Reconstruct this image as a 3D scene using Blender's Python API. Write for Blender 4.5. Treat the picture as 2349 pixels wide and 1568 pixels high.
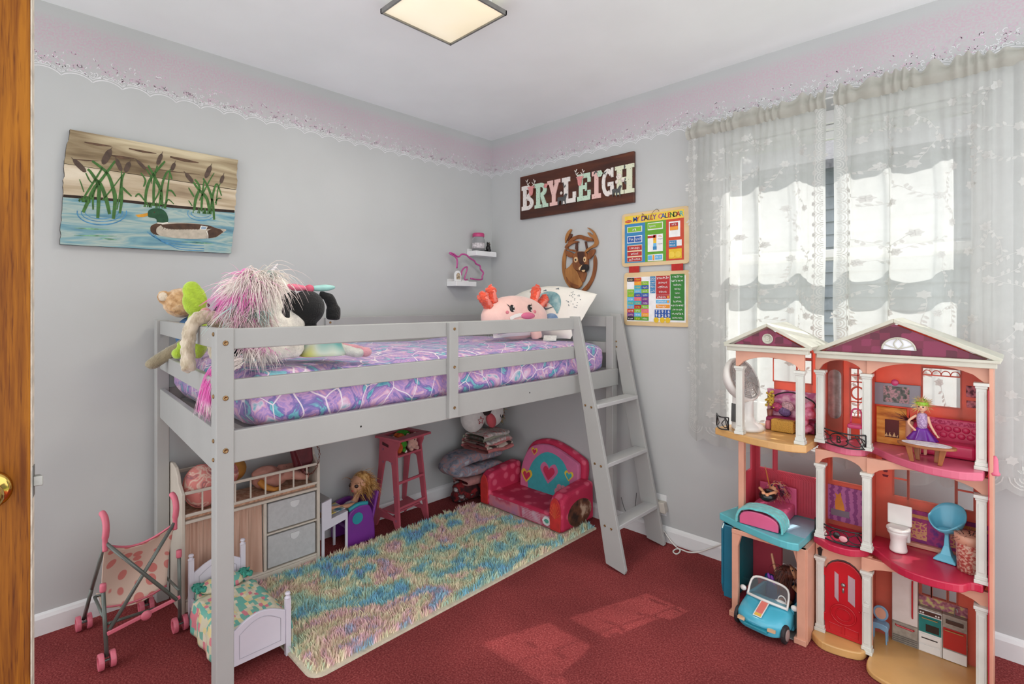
import bpy, bmesh, math, random
from mathutils import Vector, Matrix, Euler, noise as mn
random.seed(7)
for o in list(bpy.data.objects): bpy.data.objects.remove(o, do_unlink=True)
S = bpy.context.scene
COL = S.collection
# ---------------------------------------------------------------- camera
FP, CX, HZ = 1191.0, 1174.5, 697.0
CAM = Vector((2.695, -2.577, 1.270))
RT = Vector((0.7193, 0.6947, 0)).normalized()
FW = Vector((-RT.y, RT.x, 0))
cd = bpy.data.cameras.new('camera'); cam = bpy.data.objects.new('camera', cd); COL.objects.link(cam)
cam.location = CAM
cam.rotation_euler = (math.pi/2, 0, math.atan2(RT.y, RT.x))
cd.sensor_width = 36; cd.lens = FP/2349*36; cd.shift_y = (HZ-784)/2349; cd.clip_start = .02
S.camera = cam
# ---------------------------------------------------------------- world, sun, exposure
W = bpy.data.worlds.new('world'); S.world = W; W.use_nodes = True
bg = W.node_tree.nodes['Background']; bg.inputs[0].default_value = (0.945, 0.970, 1.0, 1); bg.inputs[1].default_value = 1.4
sl = bpy.data.lights.new('sun', 'SUN'); so = bpy.data.objects.new('sun', sl); COL.objects.link(so)
sl.energy = 6.0; sl.angle = math.radians(0.6); sl.color = (1, .97, .92)
_e = math.radians(55); _d = Vector((-.34, -.94, 0)).normalized()*math.cos(_e); _d.z = -math.sin(_e)
so.rotation_euler = _d.to_track_quat('-Z', 'Y').to_euler(); so.location = (2.6, 2, 4)
S.view_settings.view_transform = 'Standard'; S.view_settings.look = 'None'
S.view_settings.gamma = 1; S.view_settings.use_curve_mapping = False
S.view_settings.exposure = 0.52
# ---------------------------------------------------------------- helpers
def ray(x, y): return FW + RT*((x-CX)/FP) - Vector((0, 0, (y-HZ)/FP))
def onX(x, y, k=0.): d = ray(x, y); return CAM + d*((k-CAM.x)/d.x)
def onY(x, y, k=0.): d = ray(x, y); return CAM + d*((k-CAM.y)/d.y)
def onZ(x, y, k=0.): d = ray(x, y); return CAM + d*((k-CAM.z)/d.z)
def lin(c):
    r = []
    for v in c[:3]:
        v /= 255.
        r.append(v/12.92 if v <= .04045 else ((v+.055)/1.055)**2.4)
    return (r[0], r[1], r[2], 1)
MATS = {}
def base(name):
    m = bpy.data.materials.new(name); m.use_nodes = True
    nt = m.node_tree; b = nt.nodes['Principled BSDF']
    return m, nt, b
def coords(nt, scale=(1, 1, 1), rot=(0, 0, 0)):
    tc = nt.nodes.new('ShaderNodeTexCoord'); mp = nt.nodes.new('ShaderNodeMapping')
    mp.inputs['Scale'].default_value = scale; mp.inputs['Rotation'].default_value = rot
    nt.links.new(tc.outputs['Object'], mp.inputs[0]); return mp.outputs[0]
def noise_n(nt, vec, scale, detail=3, rough=.5, dist=0):
    n = nt.nodes.new('ShaderNodeTexNoise'); n.inputs['Scale'].default_value = scale
    n.inputs['Detail'].default_value = detail; n.inputs['Roughness'].default_value = rough; n.inputs['Distortion'].default_value = dist
    nt.links.new(vec, n.inputs['Vector']); return n
def ramp_n(nt, fac, stops, interp='LINEAR'):
    r = nt.nodes.new('ShaderNodeValToRGB'); cr = r.color_ramp; cr.interpolation = interp
    while len(cr.elements) < len(stops): cr.elements.new(.5)
    for e, (p, c) in zip(cr.elements, stops): e.position = p; e.color = lin(c)
    nt.links.new(fac, r.inputs[0]); return r
def mix_n(nt, fac, a, b, mode='MIX'):
    m = nt.nodes.new('ShaderNodeMix'); m.data_type = 'RGBA'; m.blend_type = mode
    for s, i in ((fac, 0), (a, 6), (b, 7)):
        if hasattr(s, 'is_output') or hasattr(s, 'links'): nt.links.new(s, m.inputs[i])
        elif i == 0: m.inputs[0].default_value = s
        else: m.inputs[i].default_value = lin(s)
    return m.outputs[2]
def math_n(nt, op, a, b=None, c=None):
    m = nt.nodes.new('ShaderNodeMath'); m.operation = op
    for i, s in enumerate((a, b, c)):
        if s is None: continue
        if hasattr(s, 'links'): nt.links.new(s, m.inputs[i])
        else: m.inputs[i].default_value = s
    return m.outputs[0]
def bump_n(nt, b, h, strength, dist=.005):
    n = nt.nodes.new('ShaderNodeBump'); n.inputs['Strength'].default_value = strength; n.inputs['Distance'].default_value = dist
    nt.links.new(h, n.inputs['Height']); nt.links.new(n.outputs[0], b.inputs['Normal'])
def M(name, c, rough=.5, var=.08, vs=12, bump=0, bs=80, metal=0, sheen=0, coat=0, stretch=(1, 1, 1), spec=.5):
    if name in MATS: return MATS[name]
    m, nt, b = base(name); vec = coords(nt, stretch)
    n = noise_n(nt, vec, vs, 4)
    d = [max(0, v*(1-var)) for v in c]; l = [min(255, v*(1+var)) for v in c]
    r = ramp_n(nt, n.outputs[0], [(.3, d), (.7, l)])
    nt.links.new(r.outputs[0], b.inputs['Base Color'])
    b.inputs['Roughness'].default_value = rough; b.inputs['Metallic'].default_value = metal
    b.inputs['Sheen Weight'].default_value = sheen; b.inputs['Coat Weight'].default_value = coat
    b.inputs['Specular IOR Level'].default_value = spec
    if bump:
        h = noise_n(nt, vec, bs, 3); bump_n(nt, b, h.outputs[0], bump)
    MATS[name] = m; return m
def MR(name, stops, tex='noise', scale=8, detail=3, dist=0, stretch=(1, 1, 1), rot=(0, 0, 0), rough=.6, bump=0, bs=60, interp='LINEAR', sheen=0, feat='F1', metal=0, lines=None, ls=6, lw=.03, coat=0):
    if name in MATS: return MATS[name]
    m, nt, b = base(name); vec = coords(nt, stretch, rot)
    if tex == 'noise': fac = noise_n(nt, vec, scale, detail, .5, dist).outputs[0]
    elif tex == 'voronoi':
        v = nt.nodes.new('ShaderNodeTexVoronoi'); v.feature = feat; v.inputs['Scale'].default_value = scale
        nt.links.new(vec, v.inputs['Vector']); fac = v.outputs['Distance']
    elif tex == 'cell':
        v = nt.nodes.new('ShaderNodeTexVoronoi'); v.inputs['Scale'].default_value = scale
        v.distance = 'CHEBYCHEV' if scale == 34 else 'EUCLIDEAN'; v.inputs['Randomness'].default_value = .35; nt.links.new(vec, v.inputs['Vector'])
        sp = nt.nodes.new('ShaderNodeSeparateColor'); nt.links.new(v.outputs['Color'], sp.inputs[0]); fac = sp.outputs[0]
    elif tex == 'wave':
        v = nt.nodes.new('ShaderNodeTexWave'); v.inputs['Scale'].default_value = scale; v.inputs['Distortion'].default_value = dist
        v.inputs['Detail'].default_value = detail; nt.links.new(vec, v.inputs['Vector']); fac = v.outputs['Fac']
    elif tex == 'checker':
        v = nt.nodes.new('ShaderNodeTexChecker'); v.inputs['Scale'].default_value = scale; nt.links.new(vec, v.inputs['Vector']); fac = v.outputs['Fac']
    r = ramp_n(nt, fac, stops, interp); out = r.outputs[0]
    if lines:
        nz = noise_n(nt, vec, ls*.35, 2)
        ad = nt.nodes.new('ShaderNodeMix'); ad.data_type = 'VECTOR'; ad.inputs[0].default_value = .12
        nt.links.new(vec, ad.inputs[4]); nt.links.new(nz.outputs['Color'], ad.inputs[5])
        v = nt.nodes.new('ShaderNodeTexVoronoi'); v.feature = 'DISTANCE_TO_EDGE'; v.inputs['Scale'].default_value = ls
        nt.links.new(ad.outputs[1], v.inputs['Vector'])
        f = math_n(nt, 'LESS_THAN', v.outputs['Distance'], lw)
        out = mix_n(nt, f, out, lines)
    nt.links.new(out, b.inputs['Base Color'])
    b.inputs['Roughness'].default_value = rough; b.inputs['Sheen Weight'].default_value = sheen; b.inputs['Metallic'].default_value = metal
    b.inputs['Coat Weight'].default_value = coat
    if bump: bump_n(nt, b, noise_n(nt, vec, bs, 3).outputs[0], bump)
    MATS[name] = m; return m
def rotm(ax=0, ay=0, az=0): return Euler((math.radians(ax), math.radians(ay), math.radians(az)), 'XYZ').to_matrix()
class MB:
    def __init__(s, M=None): s.v = []; s.f = []; s.mi = []; s.sm = []; s.M = M; s.m = 0; s.s = False
    def add(s, vs, fs):
        o = len(s.v)
        for p in vs:
            p = Vector(p)
            if s.M is not None: p = s.M @ p
            s.v.append(p)
        for f in fs: s.f.append([i+o for i in f]); s.mi.append(s.m); s.sm.append(s.s)
        return s
    def hexa(s, p): return s.add(p, [(0, 3, 2, 1), (4, 5, 6, 7), (0, 1, 5, 4), (1, 2, 6, 5), (2, 3, 7, 6), (3, 0, 4, 7)])
    def box(s, x0, x1, y0, y1, z0, z1): return s.hexa([(x0, y0, z0), (x1, y0, z0), (x1, y1, z0), (x0, y1, z0), (x0, y0, z1), (x1, y0, z1), (x1, y1, z1), (x0, y1, z1)])
    def bx(s, c, d, R=None):
        c = Vector(c); q = []
        for z in (-.5, .5):
            for x, y in ((-.5, -.5), (.5, -.5), (.5, .5), (-.5, .5)):
                p = Vector((x*d[0], y*d[1], z*d[2])); q.append(c+(R@p if R else p))
        return s.hexa(q)
    def bar(s, p0, p1, w, t, up=(0, 0, 1)):      # board from p0 to p1, w along side, t along up
        p0 = Vector(p0); p1 = Vector(p1); d = (p1-p0).normalized(); sd = d.cross(Vector(up)).normalized()*w/2; u = sd.cross(d).normalized()*t/2
        return s.hexa([p0-sd-u, p0+sd-u, p0+sd+u, p0-sd+u, p1-sd-u, p1+sd-u, p1+sd+u, p1-sd+u])
    def tube(s, path, r, n=8, closed=False, caps=True):
        P = [Vector(p) for p in path]; N = len(P); rr = r if isinstance(r, (list, tuple)) else [r]*N
        vs = []; u = None
        for i in range(N):
            a = P[i-1] if (i or closed) else P[0]; b = P[(i+1) % N] if (i < N-1 or closed) else P[-1]
            t = (b-a).normalized()
            if u is None: u = t.orthogonal().normalized()
            u = (u-t*u.dot(t)); u = u.normalized() if u.length > 1e-6 else t.orthogonal().normalized()
            w = t.cross(u)
            for k in range(n):
                q = 2*math.pi*k/n; vs.append(P[i]+(u*math.cos(q)+w*math.sin(q))*rr[i])
        fs = []
        for i in range(N if closed else N-1):
            for k in range(n):
                a = i*n+k; b = i*n+(k+1) % n; j = ((i+1) % N)*n; fs.append((a, b, j+(k+1) % n, j+k))
        if caps and not closed: fs.append(tuple(range(n-1, -1, -1))); fs.append(tuple((N-1)*n+k for k in range(n)))
        return s.add(vs, fs)
    def cyl(s, p0, p1, r0, r1=None, n=16): return s.tube([p0, p1], [r0, r0 if r1 is None else r1], n)
    def lathe(s, prof, n=20, c=(0, 0, 0), R=None):
        vs = []; c = Vector(c)
        for r, z in prof:
            for k in range(n):
                q = 2*math.pi*k/n; p = Vector((r*math.cos(q), r*math.sin(q), z)); vs.append(c+(R@p if R else p))
        fs = [(i*n+k, i*n+(k+1) % n, (i+1)*n+(k+1) % n, (i+1)*n+k) for i in range(len(prof)-1) for k in range(n)]
        if prof[0][0] > 1e-5: fs.append(tuple(range(n-1, -1, -1)))
        if prof[-1][0] > 1e-5: fs.append(tuple((len(prof)-1)*n+k for k in range(n)))
        return s.add(vs, fs)
    def ell(s, c, r, R=None, nu=16, nv=10):
        if not isinstance(r, (tuple, list)): r = (r, r, r)
        c = Vector(c); vs = []
        for i in range(nv+1):
            a = math.pi*i/nv
            for k in range(nu):
                q = 2*math.pi*k/nu; p = Vector((r[0]*max(math.sin(a), .002)*math.cos(q), r[1]*max(math.sin(a), .002)*math.sin(q), -r[2]*math.cos(a))); vs.append(c+(R@p if R else p))
        fs = [(i*nu+k, i*nu+(k+1) % nu, (i+1)*nu+(k+1) % nu, (i+1)*nu+k) for i in range(nv) for k in range(nu)]
        fs += [tuple(range(nu-1, -1, -1)), tuple(nv*nu+k for k in range(nu))]
        return s.add(vs, fs)
    def prism(s, poly, fn, d0, d1):
        n = len(poly)
        if sum(poly[i][0]*poly[(i+1) % n][1]-poly[(i+1) % n][0]*poly[i][1] for i in range(n)) < 0: poly = poly[::-1]
        vs = [fn(u, v, d0) for u, v in poly]+[fn(u, v, d1) for u, v in poly]
        return s.add(vs, [tuple(range(n-1, -1, -1)), tuple(range(n, 2*n))]+[(i, (i+1) % n, n+(i+1) % n, n+i) for i in range(n)])
    def flat(s, poly, fn, d=0): return s.add([fn(u, v, d) for u, v in poly], [tuple(range(len(poly)))])
    def strip(s, path, w, fn, d=0):          # flat ribbon along 2D path
        n = len(path); L = []; ww = w if isinstance(w, (list, tuple)) else [w]*n
        for i in range(n):
            a = path[max(i-1, 0)]; b = path[min(i+1, n-1)]; tx, ty = b[0]-a[0], b[1]-a[1]; l = math.hypot(tx, ty) or 1
            nx, ny = -ty/l*ww[i]/2, tx/l*ww[i]/2; x, y = path[i]
            L += [fn(x+nx, y+ny, d), fn(x-nx, y-ny, d)]
        return s.add(L, [(2*i, 2*i+1, 2*i+3, 2*i+2) for i in range(n-1)])
    def grid(s, fn, nu, nv, cu=False):
        vs = [fn(i/nu, j/nv) for j in range(nv+1) for i in range(nu if cu else nu+1)]; w = nu if cu else nu+1
        return s.add(vs, [(j*w+i, j*w+(i+1) % w, (j+1)*w+(i+1) % w, (j+1)*w+i) for j in range(nv) for i in range(nu)])
    def build(s, name, mat, parent=None, label=None, cat=None, group=None, kind=None, bev=0, seg=2, sub=0, smooth=False, remesh=0, it=6, solid=0, disp=0, dsize=.03, origin=None):
        if parent is not None: org = Vector(parent['_o'])
        elif origin is not None: org = Vector(origin)
        else:
            xs = [p.x for p in s.v]; ys = [p.y for p in s.v]; zs = [p.z for p in s.v]
            org = Vector(((min(xs)+max(xs))/2, (min(ys)+max(ys))/2, min(zs)))
        me = bpy.data.meshes.new(name); me.from_pydata([tuple(p-org) for p in s.v], [], s.f)
        for mt in (mat if isinstance(mat, (list, tuple)) else [mat]): me.materials.append(mt)
        me.polygons.foreach_set('material_index', s.mi)
        me.polygons.foreach_set('use_smooth', [True]*len(s.f) if smooth else s.sm)
        me.update()
        o = bpy.data.objects.new(name, me); COL.objects.link(o)
        if parent is not None: o.parent = parent
        else: o.location = org
        o['_o'] = tuple(org)
        if label: o['label'] = label
        if cat: o['category'] = cat
        if group: o['group'] = group
        if kind: o['kind'] = kind
        if remesh:
            r = o.modifiers.new('remesh', 'REMESH'); r.mode = 'VOXEL'; r.voxel_size = remesh; r.use_smooth_shade = True
            q = o.modifiers.new('smooth', 'SMOOTH'); q.factor = .5; q.iterations = it
        if disp:
            tx = bpy.data.textures.new('clouds', 'CLOUDS'); tx.noise_scale = dsize
            q = o.modifiers.new('disp', 'DISPLACE'); q.texture = tx; q.strength = disp; q.mid_level = .5
        if solid:
            q = o.modifiers.new('solid', 'SOLIDIFY'); q.thickness = solid; q.offset = 0
        if sub:
            q = o.modifiers.new('sub', 'SUBSURF'); q.levels = sub; q.render_levels = sub
        if bev:
            q = o.modifiers.new('bevel', 'BEVEL'); q.width = bev; q.segments = seg; q.limit_method = 'ANGLE'; q.angle_limit = math.radians(40); q.harden_normals = False
        return o
def T(name, label, cat, loc, group=None):
    o = bpy.data.objects.new(name, None); COL.objects.link(o); o.location = loc; o['label'] = label; o['category'] = cat; o['_o'] = tuple(loc)
    o.empty_display_size = .05
    if group: o['group'] = group
    return o
def dup(o, parent, dloc):
    c = o.copy(); COL.objects.link(c); c.parent = parent; c.location = o.location+Vector(dloc)
    for ch in list(o.children):
        g = ch.copy(); COL.objects.link(g); g.parent = c
    return c
def arc(cx, cy, r, a0, a1, n=10, ry=None):
    ry = r if ry is None else ry
    return [(cx+r*math.cos(math.radians(a0+(a1-a0)*i/n)), cy+ry*math.sin(math.radians(a0+(a1-a0)*i/n))) for i in range(n+1)]
def hairs(mb, n, root, dirf, L, r, seg=4, grav=.3, curl=.15, sides=3, rnd=random):
    for i in range(n):
        p = Vector(root(rnd)); d = Vector(dirf(p, rnd)).normalized(); l = L*rnd.uniform(.65, 1.2)
        path = [p]; rr = [r]
        for k in range(1, seg+1):
            d = (d+Vector((rnd.gauss(0, curl), rnd.gauss(0, curl), rnd.gauss(0, curl)-grav))*(1/seg)*1.4).normalized()
            p = p+d*l/seg; path.append(p); rr.append(r*(1-k/seg*.85))
        mb.tube(path, rr, sides, caps=False)
def smooth_path(pts, n=6):
    P = [Vector(p) for p in pts]; out = []
    for i in range(len(P)-1):
        a = P[max(i-1, 0)]; b = P[i]; c = P[i+1]; d = P[min(i+2, len(P)-1)]
        for k in range(n):
            t = k/n; out.append(.5*((2*b)+(c-a)*t+(2*a-5*b+4*c-d)*t*t+(3*b-a-3*c+d)*t*t*t))
    out.append(P[-1]); return out
def sp2(pts, n=6): return [(p.x, p.y) for p in smooth_path([(a, b, 0) for a, b in pts], n)]
def text_mesh(txt, size, fn, mat, name, parent, center=True, sx=1.0, thick=0, d=0, tag=None):
    cu = bpy.data.curves.new('txt', 'FONT'); cu.body = txt; cu.size = size; cu.resolution_u = 3
    cu.align_x = 'CENTER' if center else 'LEFT'; cu.align_y = 'CENTER'; cu.offset = thick
    to = bpy.data.objects.new('txt', cu); COL.objects.link(to)
    dg = bpy.context.evaluated_depsgraph_get(); me = to.evaluated_get(dg).to_mesh()
    vs = [fn(v.co.x*sx, v.co.y, d) for v in me.vertices]; fs = [tuple(p.vertices) for p in me.polygons]
    to.evaluated_get(dg).to_mesh_clear(); bpy.data.objects.remove(to, do_unlink=True); bpy.data.curves.remove(cu)
    mb = MB(); mb.add(vs, fs)
    return mb.build(name, mat, parent) if name else mb
# ================================================================ setting
HC = 2.44
# wall paint with a sponged pink stencil wash under the ceiling
def wall_mat(name):
    m, nt, b = base(name); tc = nt.nodes.new('ShaderNodeTexCoord'); vec = tc.outputs['Object']
    n = noise_n(nt, vec, 2.2, 3); paint = ramp_n(nt, n.outputs[0], [(.3, (185, 187, 186)), (.7, (191, 193, 192))])
    sp = nt.nodes.new('ShaderNodeSeparateXYZ'); nt.links.new(vec, sp.inputs[0]); z = sp.outputs[2]
    up = nt.nodes.new('ShaderNodeMapRange'); up.inputs[1].default_value = 2.19; up.inputs[2].default_value = 2.31; nt.links.new(z, up.inputs[0])
    dn = nt.nodes.new('ShaderNodeMapRange'); dn.inputs[1].default_value = 2.405; dn.inputs[2].default_value = 2.36; nt.links.new(z, dn.inputs[0])
    sg = noise_n(nt, vec, 130, 4, .7); sgr = ramp_n(nt, sg.outputs[0], [(.42, (0, 0, 0)), (.58, (255, 255, 255))])
    f = math_n(nt, 'MULTIPLY', up.outputs[0], dn.outputs[0]); f = math_n(nt, 'MULTIPLY', f, sgr.outputs[0]); f = math_n(nt, 'MULTIPLY', f, .45)
    out = mix_n(nt, f, paint.outputs[0], (206, 148, 178)); nt.links.new(out, b.inputs['Base Color'])
    b.inputs['Roughness'].default_value = .62; b.inputs['Specular IOR Level'].default_value = .35
    bump_n(nt, b, noise_n(nt, vec, 160, 3).outputs[0], .05, .002)
    return m
MWALL = wall_mat('grey_wall_paint')
MCEIL = M('ceiling_paint', (240, 245, 244), .7, .012, 3, .04, 200)
MTRIM = M('white_trim', (226, 227, 227), .35, .02, 8)
# carpet
def carpet():
    m, nt, b = base('burgundy_carpet'); vec = coords(nt)
    n = noise_n(nt, vec, 160, 4, .7); n2 = noise_n(nt, vec, 3, 4)
    r = ramp_n(nt, n.outputs[0], [(.25, (96, 30, 32)), (.5, (150, 63, 63)), (.78, (202, 112, 109))])
    r2 = ramp_n(nt, n2.outputs[0], [(.3, (215, 215, 215)), (.7, (255, 255, 255))])
    o = mix_n(nt, 1., r.outputs[0], r2.outputs[0], 'MULTIPLY'); nt.links.new(o, b.inputs['Base Color'])
    b.inputs['Roughness'].default_value = 1; b.inputs['Specular IOR Level'].default_value = .03; b.inputs['Sheen Weight'].default_value = .03
    bump_n(nt, b, n.outputs[0], .9, .006); return m
def setting(mb, name, mat, **k): return mb.build(name, mat, kind='structure', origin=(0, 0, 0), **k)
setting(MB().box(-.1, 3.25, -3.05, .12, -.1, 0), 'floor', carpet())
setting(MB().box(-.1, 3.25, -3.05, .12, HC, HC+.1), 'ceiling', MCEIL)
wl_ = setting(MB().box(-.1, 0, -3.05, .12, 0, HC), 'wall_left', MWALL)
WX0, WX1, WZ0, WZ1 = 1.670, 2.640, .74, 2.05; WT = .06
wr = MB().box(0, WX0, 0, WT, 0, HC).box(WX1, 3.25, 0, WT, 0, HC).box(WX0, WX1, 0, WT, 0, WZ0).box(WX0, WX1, 0, WT, WZ1, HC)
wr_ = setting(wr, 'wall_right', MWALL)
# stencilled lace scallops
MLACE = M('stencil_white', (224, 224, 226), .6, .03); MLACEP = M('stencil_pale_pink', (207, 180, 196), .6, .05)
def lace_border(par, fn, L, seed):
    r = random.Random(seed); a = MB(); b = MB(); P = .0975; n = int(L/P)
    for i in range(n):
        s0 = i*P
        for zz, w in ((0, .0036), (.012, .0026)):
            pts = [(s0+P*t, 2.170+zz+.020*math.sin(math.pi*t)**.7*(1 if zz == 0 else .8)) for t in [k/10 for k in range(11)]]
            a.strip(pts, w, fn, .0006)
        for k in range(6):
            x = s0+P*(k+.5)/6; z0 = 2.186+.017*math.sin(math.pi*(k+.5)/6)+r.uniform(-.003, .003)
            a.strip(sp2([(x-.007, z0), (x, z0+r.uniform(.002, .008)), (x+.007, z0-.001)], 3), .0024, fn, .0006)
        # fan motif + curls
        c = (s0+P*.5, 2.212)
        for k in range(7):
            q = math.radians(-80+27*k); l = .022
            b.strip([(c[0]+.006*math.sin(q), c[1]+.006*math.cos(q)), (c[0]+l*math.sin(q), c[1]+l*math.cos(q)*.9)], [.001, .0034], fn, .0005)
        for k in range(34):
            x = s0+r.uniform(0, P); z0 = 2.200+.075*r.random()**1.5; rad = r.uniform(.003, .0075); q = r.uniform(0, 360)
            (a if r.random() < .6-(z0-2.2)*6 else b).strip(arc(x, z0, rad, q, q+r.uniform(120, 220), 5), .0025, fn, .0005)
    a.build('lace_stencil', MLACE, par, kind='stuff'); b.build('lace_stencil', MLACEP, par, kind='stuff')
lace_border(wl_, lambda u, v, d: (d, -u, v), 3.0, 1)
lace_border(wr_, lambda u, v, d: (u, -d, v), 3.2, 2)
# baseboards
bb = [(0, 0), (.014, 0), (.014, .062), (.009, .075), (0, .082)]
setting(MB().prism(bb, lambda u, v, d: (u, -d, v), 0, 3.05), 'baseboard_left', MTRIM)
setting(MB().prism(bb, lambda u, v, d: (d, -u, v), 0, 3.25), 'baseboard_right', MTRIM)
# ---- window
MGL = bpy.data.materials.new('window_glass'); MGL.use_nodes = True
_nt = MGL.node_tree; _b = _nt.nodes['Principled BSDF']; _o = _nt.nodes['Material Output']
_t = _nt.nodes.new('ShaderNodeBsdfTransparent'); _g = _nt.nodes.new('ShaderNodeBsdfGlossy'); _g.inputs['Roughness'].default_value = .02
_m = _nt.nodes.new('ShaderNodeMixShader'); _m.inputs[0].default_value = .05
_nt.links.new(_t.outputs[0], _m.inputs[1]); _nt.links.new(_g.outputs[0], _m.inputs[2]); _nt.links.new(_m.outputs[0], _o.inputs[0])
MVIN = M('white_vinyl', (232, 233, 233), .35, .02, 6)
wn = MB()
for x0, x1, z0, z1 in ((WX0, WX0+.025, WZ0+.025, WZ1-.020), (WX1-.025, WX1, WZ0+.025, WZ1-.020), (WX0, WX1, WZ0, WZ0+.025), (WX0, WX1, WZ1-.020, WZ1)): wn.box(x0, x1, .004, WT, z0, z1)
win = setting(wn, 'window_1', MVIN, bev=.003)
MID = 1.485
def sash(y0, z0, z1):
    s = MB(); a, b = WX0+.025, WX1-.025
    s.box(a, a+.035, y0, y0+.025, z0+.04, z1-.035).box(b-.035, b, y0, y0+.025, z0+.04, z1-.035).box(a, b, y0, y0+.025, z0, z0+.04).box(a, b, y0, y0+.025, z1-.035, z1)
    s.build('sash', MVIN, win, bev=.003)
    MB().box(a+.035, b-.035, y0+.010, y0+.014, z0+.04, z1-.035).build('glass_pane', MGL, win)
sash(.006, WZ0+.025, MID+.022); sash(.034, MID-.022, WZ1-.020)
cs = MB(); t = .055
cs.box(WX0-t, WX0, -.016, 0, WZ0-.05, WZ1+t).box(WX1, WX1+t, -.016, 0, WZ0-.05, WZ1+t).box(WX0, WX1, -.016, 0, WZ1, WZ1+t)
cs.build('casing', MTRIM, win, bev=.004)
MB().box(WX0-.08, WX1+.08, -.035, .003, WZ0-.022, WZ0).build('window_sill', MTRIM, win, bev=.004)
MB().box(WX0-t, WX1+t, -.014, 0, WZ0-.09, WZ0-.024).build('apron', MTRIM, win, bev=.003)
# ---- ceiling lamp (square glass panel)
LX0, LX1, LY0, LY1 = .955, 1.295, -1.50, -1.155
lamp = T('ceiling_lamp', 'square flush ceiling lamp with glowing cream glass panel', 'lamp', ((LX0+LX1)/2, (LY0+LY1)/2, HC))
fr = MB(); zb, w = HC-.055, .008
fr.box(LX0, LX1, LY1-w, LY1, zb-.006, zb+.012).box(LX0, LX1, LY0, LY0+w, zb-.006, zb+.012).box(LX0, LX0+w, LY0, LY1, zb-.006, zb+.012).box(LX1-w, LX1, LY0, LY1, zb-.006, zb+.012)
fr.build('frame', M('brushed_nickel', (150, 150, 146), .3, .05, 30, metal=.9), lamp, bev=.001)
MB().box(LX0+.04, LX1-.04, LY0+.04, LY1-.04, zb+.01, HC).build('housing', M('lamp_white', (235, 235, 232), .5, .01), lamp, bev=.004)
ml, nt, b = base('lit_glass'); v = coords(nt); n = noise_n(nt, v, 3, 2)
r = ramp_n(nt, n.outputs[0], [(.2, (246, 232, 196)), (.8, (250, 242, 218))]); nt.links.new(r.outputs[0], b.inputs['Base Color']); nt.links.new(r.outputs[0], b.inputs['Emission Color'])
b.inputs['Emission Strength'].default_value = .30; b.inputs['Roughness'].default_value = .25
def bowl(u, v):
    x = LX0+.008+(LX1-LX0-.016)*u; y = LY0+.008+(LY1-LY0-.016)*v
    return (x, y, zb+.001-.012*(1-(2*u-1)**4)*(1-(2*v-1)**4))
MB().grid(bowl, 16, 16).build('glass_panel', ml, lamp, smooth=True)
lp = bpy.data.lights.new('lamp_light', 'AREA'); lp.shape = 'SQUARE'; lp.size = .28; lp.energy = 6; lp.color = (1, .93, .8)
lo = bpy.data.objects.new('lamp_light', lp); COL.objects.link(lo); lo.location = ((LX0+LX1)/2, (LY0+LY1)/2, zb-.03)
# ---- open oak door by the camera
E0 = CAM+FW*.94+RT*((70-CX)/FP*.94); E0.z = 0
DD = (-RT*.809-FW*.588).normalized(); DN = Vector((DD.y, -DD.x, 0))     # along leaf / towards room
if DN.dot(CAM-E0) < 0: DN = -DN
def oak():
    m, nt, b = base('golden_oak'); vec = coords(nt, (1, 1, .045))
    n = noise_n(nt, vec, 90, 5, .6, .4); n2 = noise_n(nt, vec, 16, 3, .5, 1.2); n3 = noise_n(nt, vec, 330, 2)
    r = ramp_n(nt, n2.outputs[0], [(.25, (112, 60, 8)), (.5, (150, 90, 14)), (.75, (170, 108, 24))])
    r2 = ramp_n(nt, n.outputs[0], [(.35, (170, 140, 110)), (.6, (255, 255, 255))])
    r3 = ramp_n(nt, n3.outputs[0], [(.3, (150, 110, 80)), (.42, (255, 255, 255))])
    o = mix_n(nt, .8, r.outputs[0], r2.outputs[0], 'MULTIPLY'); o = mix_n(nt, .6, o, r3.outputs[0], 'MULTIPLY')
    nt.links.new(o, b.inputs['Base Color']); b.inputs['Roughness'].default_value = .5; b.inputs['Specular IOR Level'].default_value = .2
    bump_n(nt, b, n.outputs[0], .15, .002); return m
MOAK = oak()
def dr(u, n, z): return E0+DD*u+DN*n+Vector((0, 0, z))
def dbox(mb, u0, u1, n0, n1, z0, z1): return mb.hexa([dr(u, n, z) for z in (z0, z1) for u, n in ((u0, n0), (u1, n0), (u1, n1), (u0, n1))])
door = setting(dbox(MB(), 0, .76, -.035, 0, .012, 2.03), 'door_1', MOAK, bev=.002)
dbox(MB(), -.0012, 0, -.034, -.001, .012, 2.03).build('worn_white_edge', M('worn_paint', (214, 205, 190), .6, .12, 40), door)
kz = .945; R90 = DN.to_track_quat('Z', 'Y').to_matrix()
MBR = M('polished_brass', (214, 178, 96), .14, .05, 10, metal=1)
MB().lathe([(.0, .0), (.033, .0), (.034, .004), (.028, .009), (.013, .012), (.0115, .026), (.020, .032), (.028, .042), (.0295, .052), (.024, .062), (.012, .067), (.0, .068)], 32, dr(.056, .0005, kz), R90).build('knob', MBR, door, smooth=True)
dbox(MB(), -.0025, -.0012, -.030, -.005, kz-.028, kz+.028).build('latch_plate', M('dull_steel', (150, 148, 142), .35, .08, 40, metal=.9), door)
MB().hexa([dr(u, n, kz+z) for z in (-.009, .009) for u, n in ((-.016, -.011), (-.002, -.011), (-.002, -.026), (-.010, -.026))]).build('latch_bolt', MATS['dull_steel'], door, bev=.001)
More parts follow.
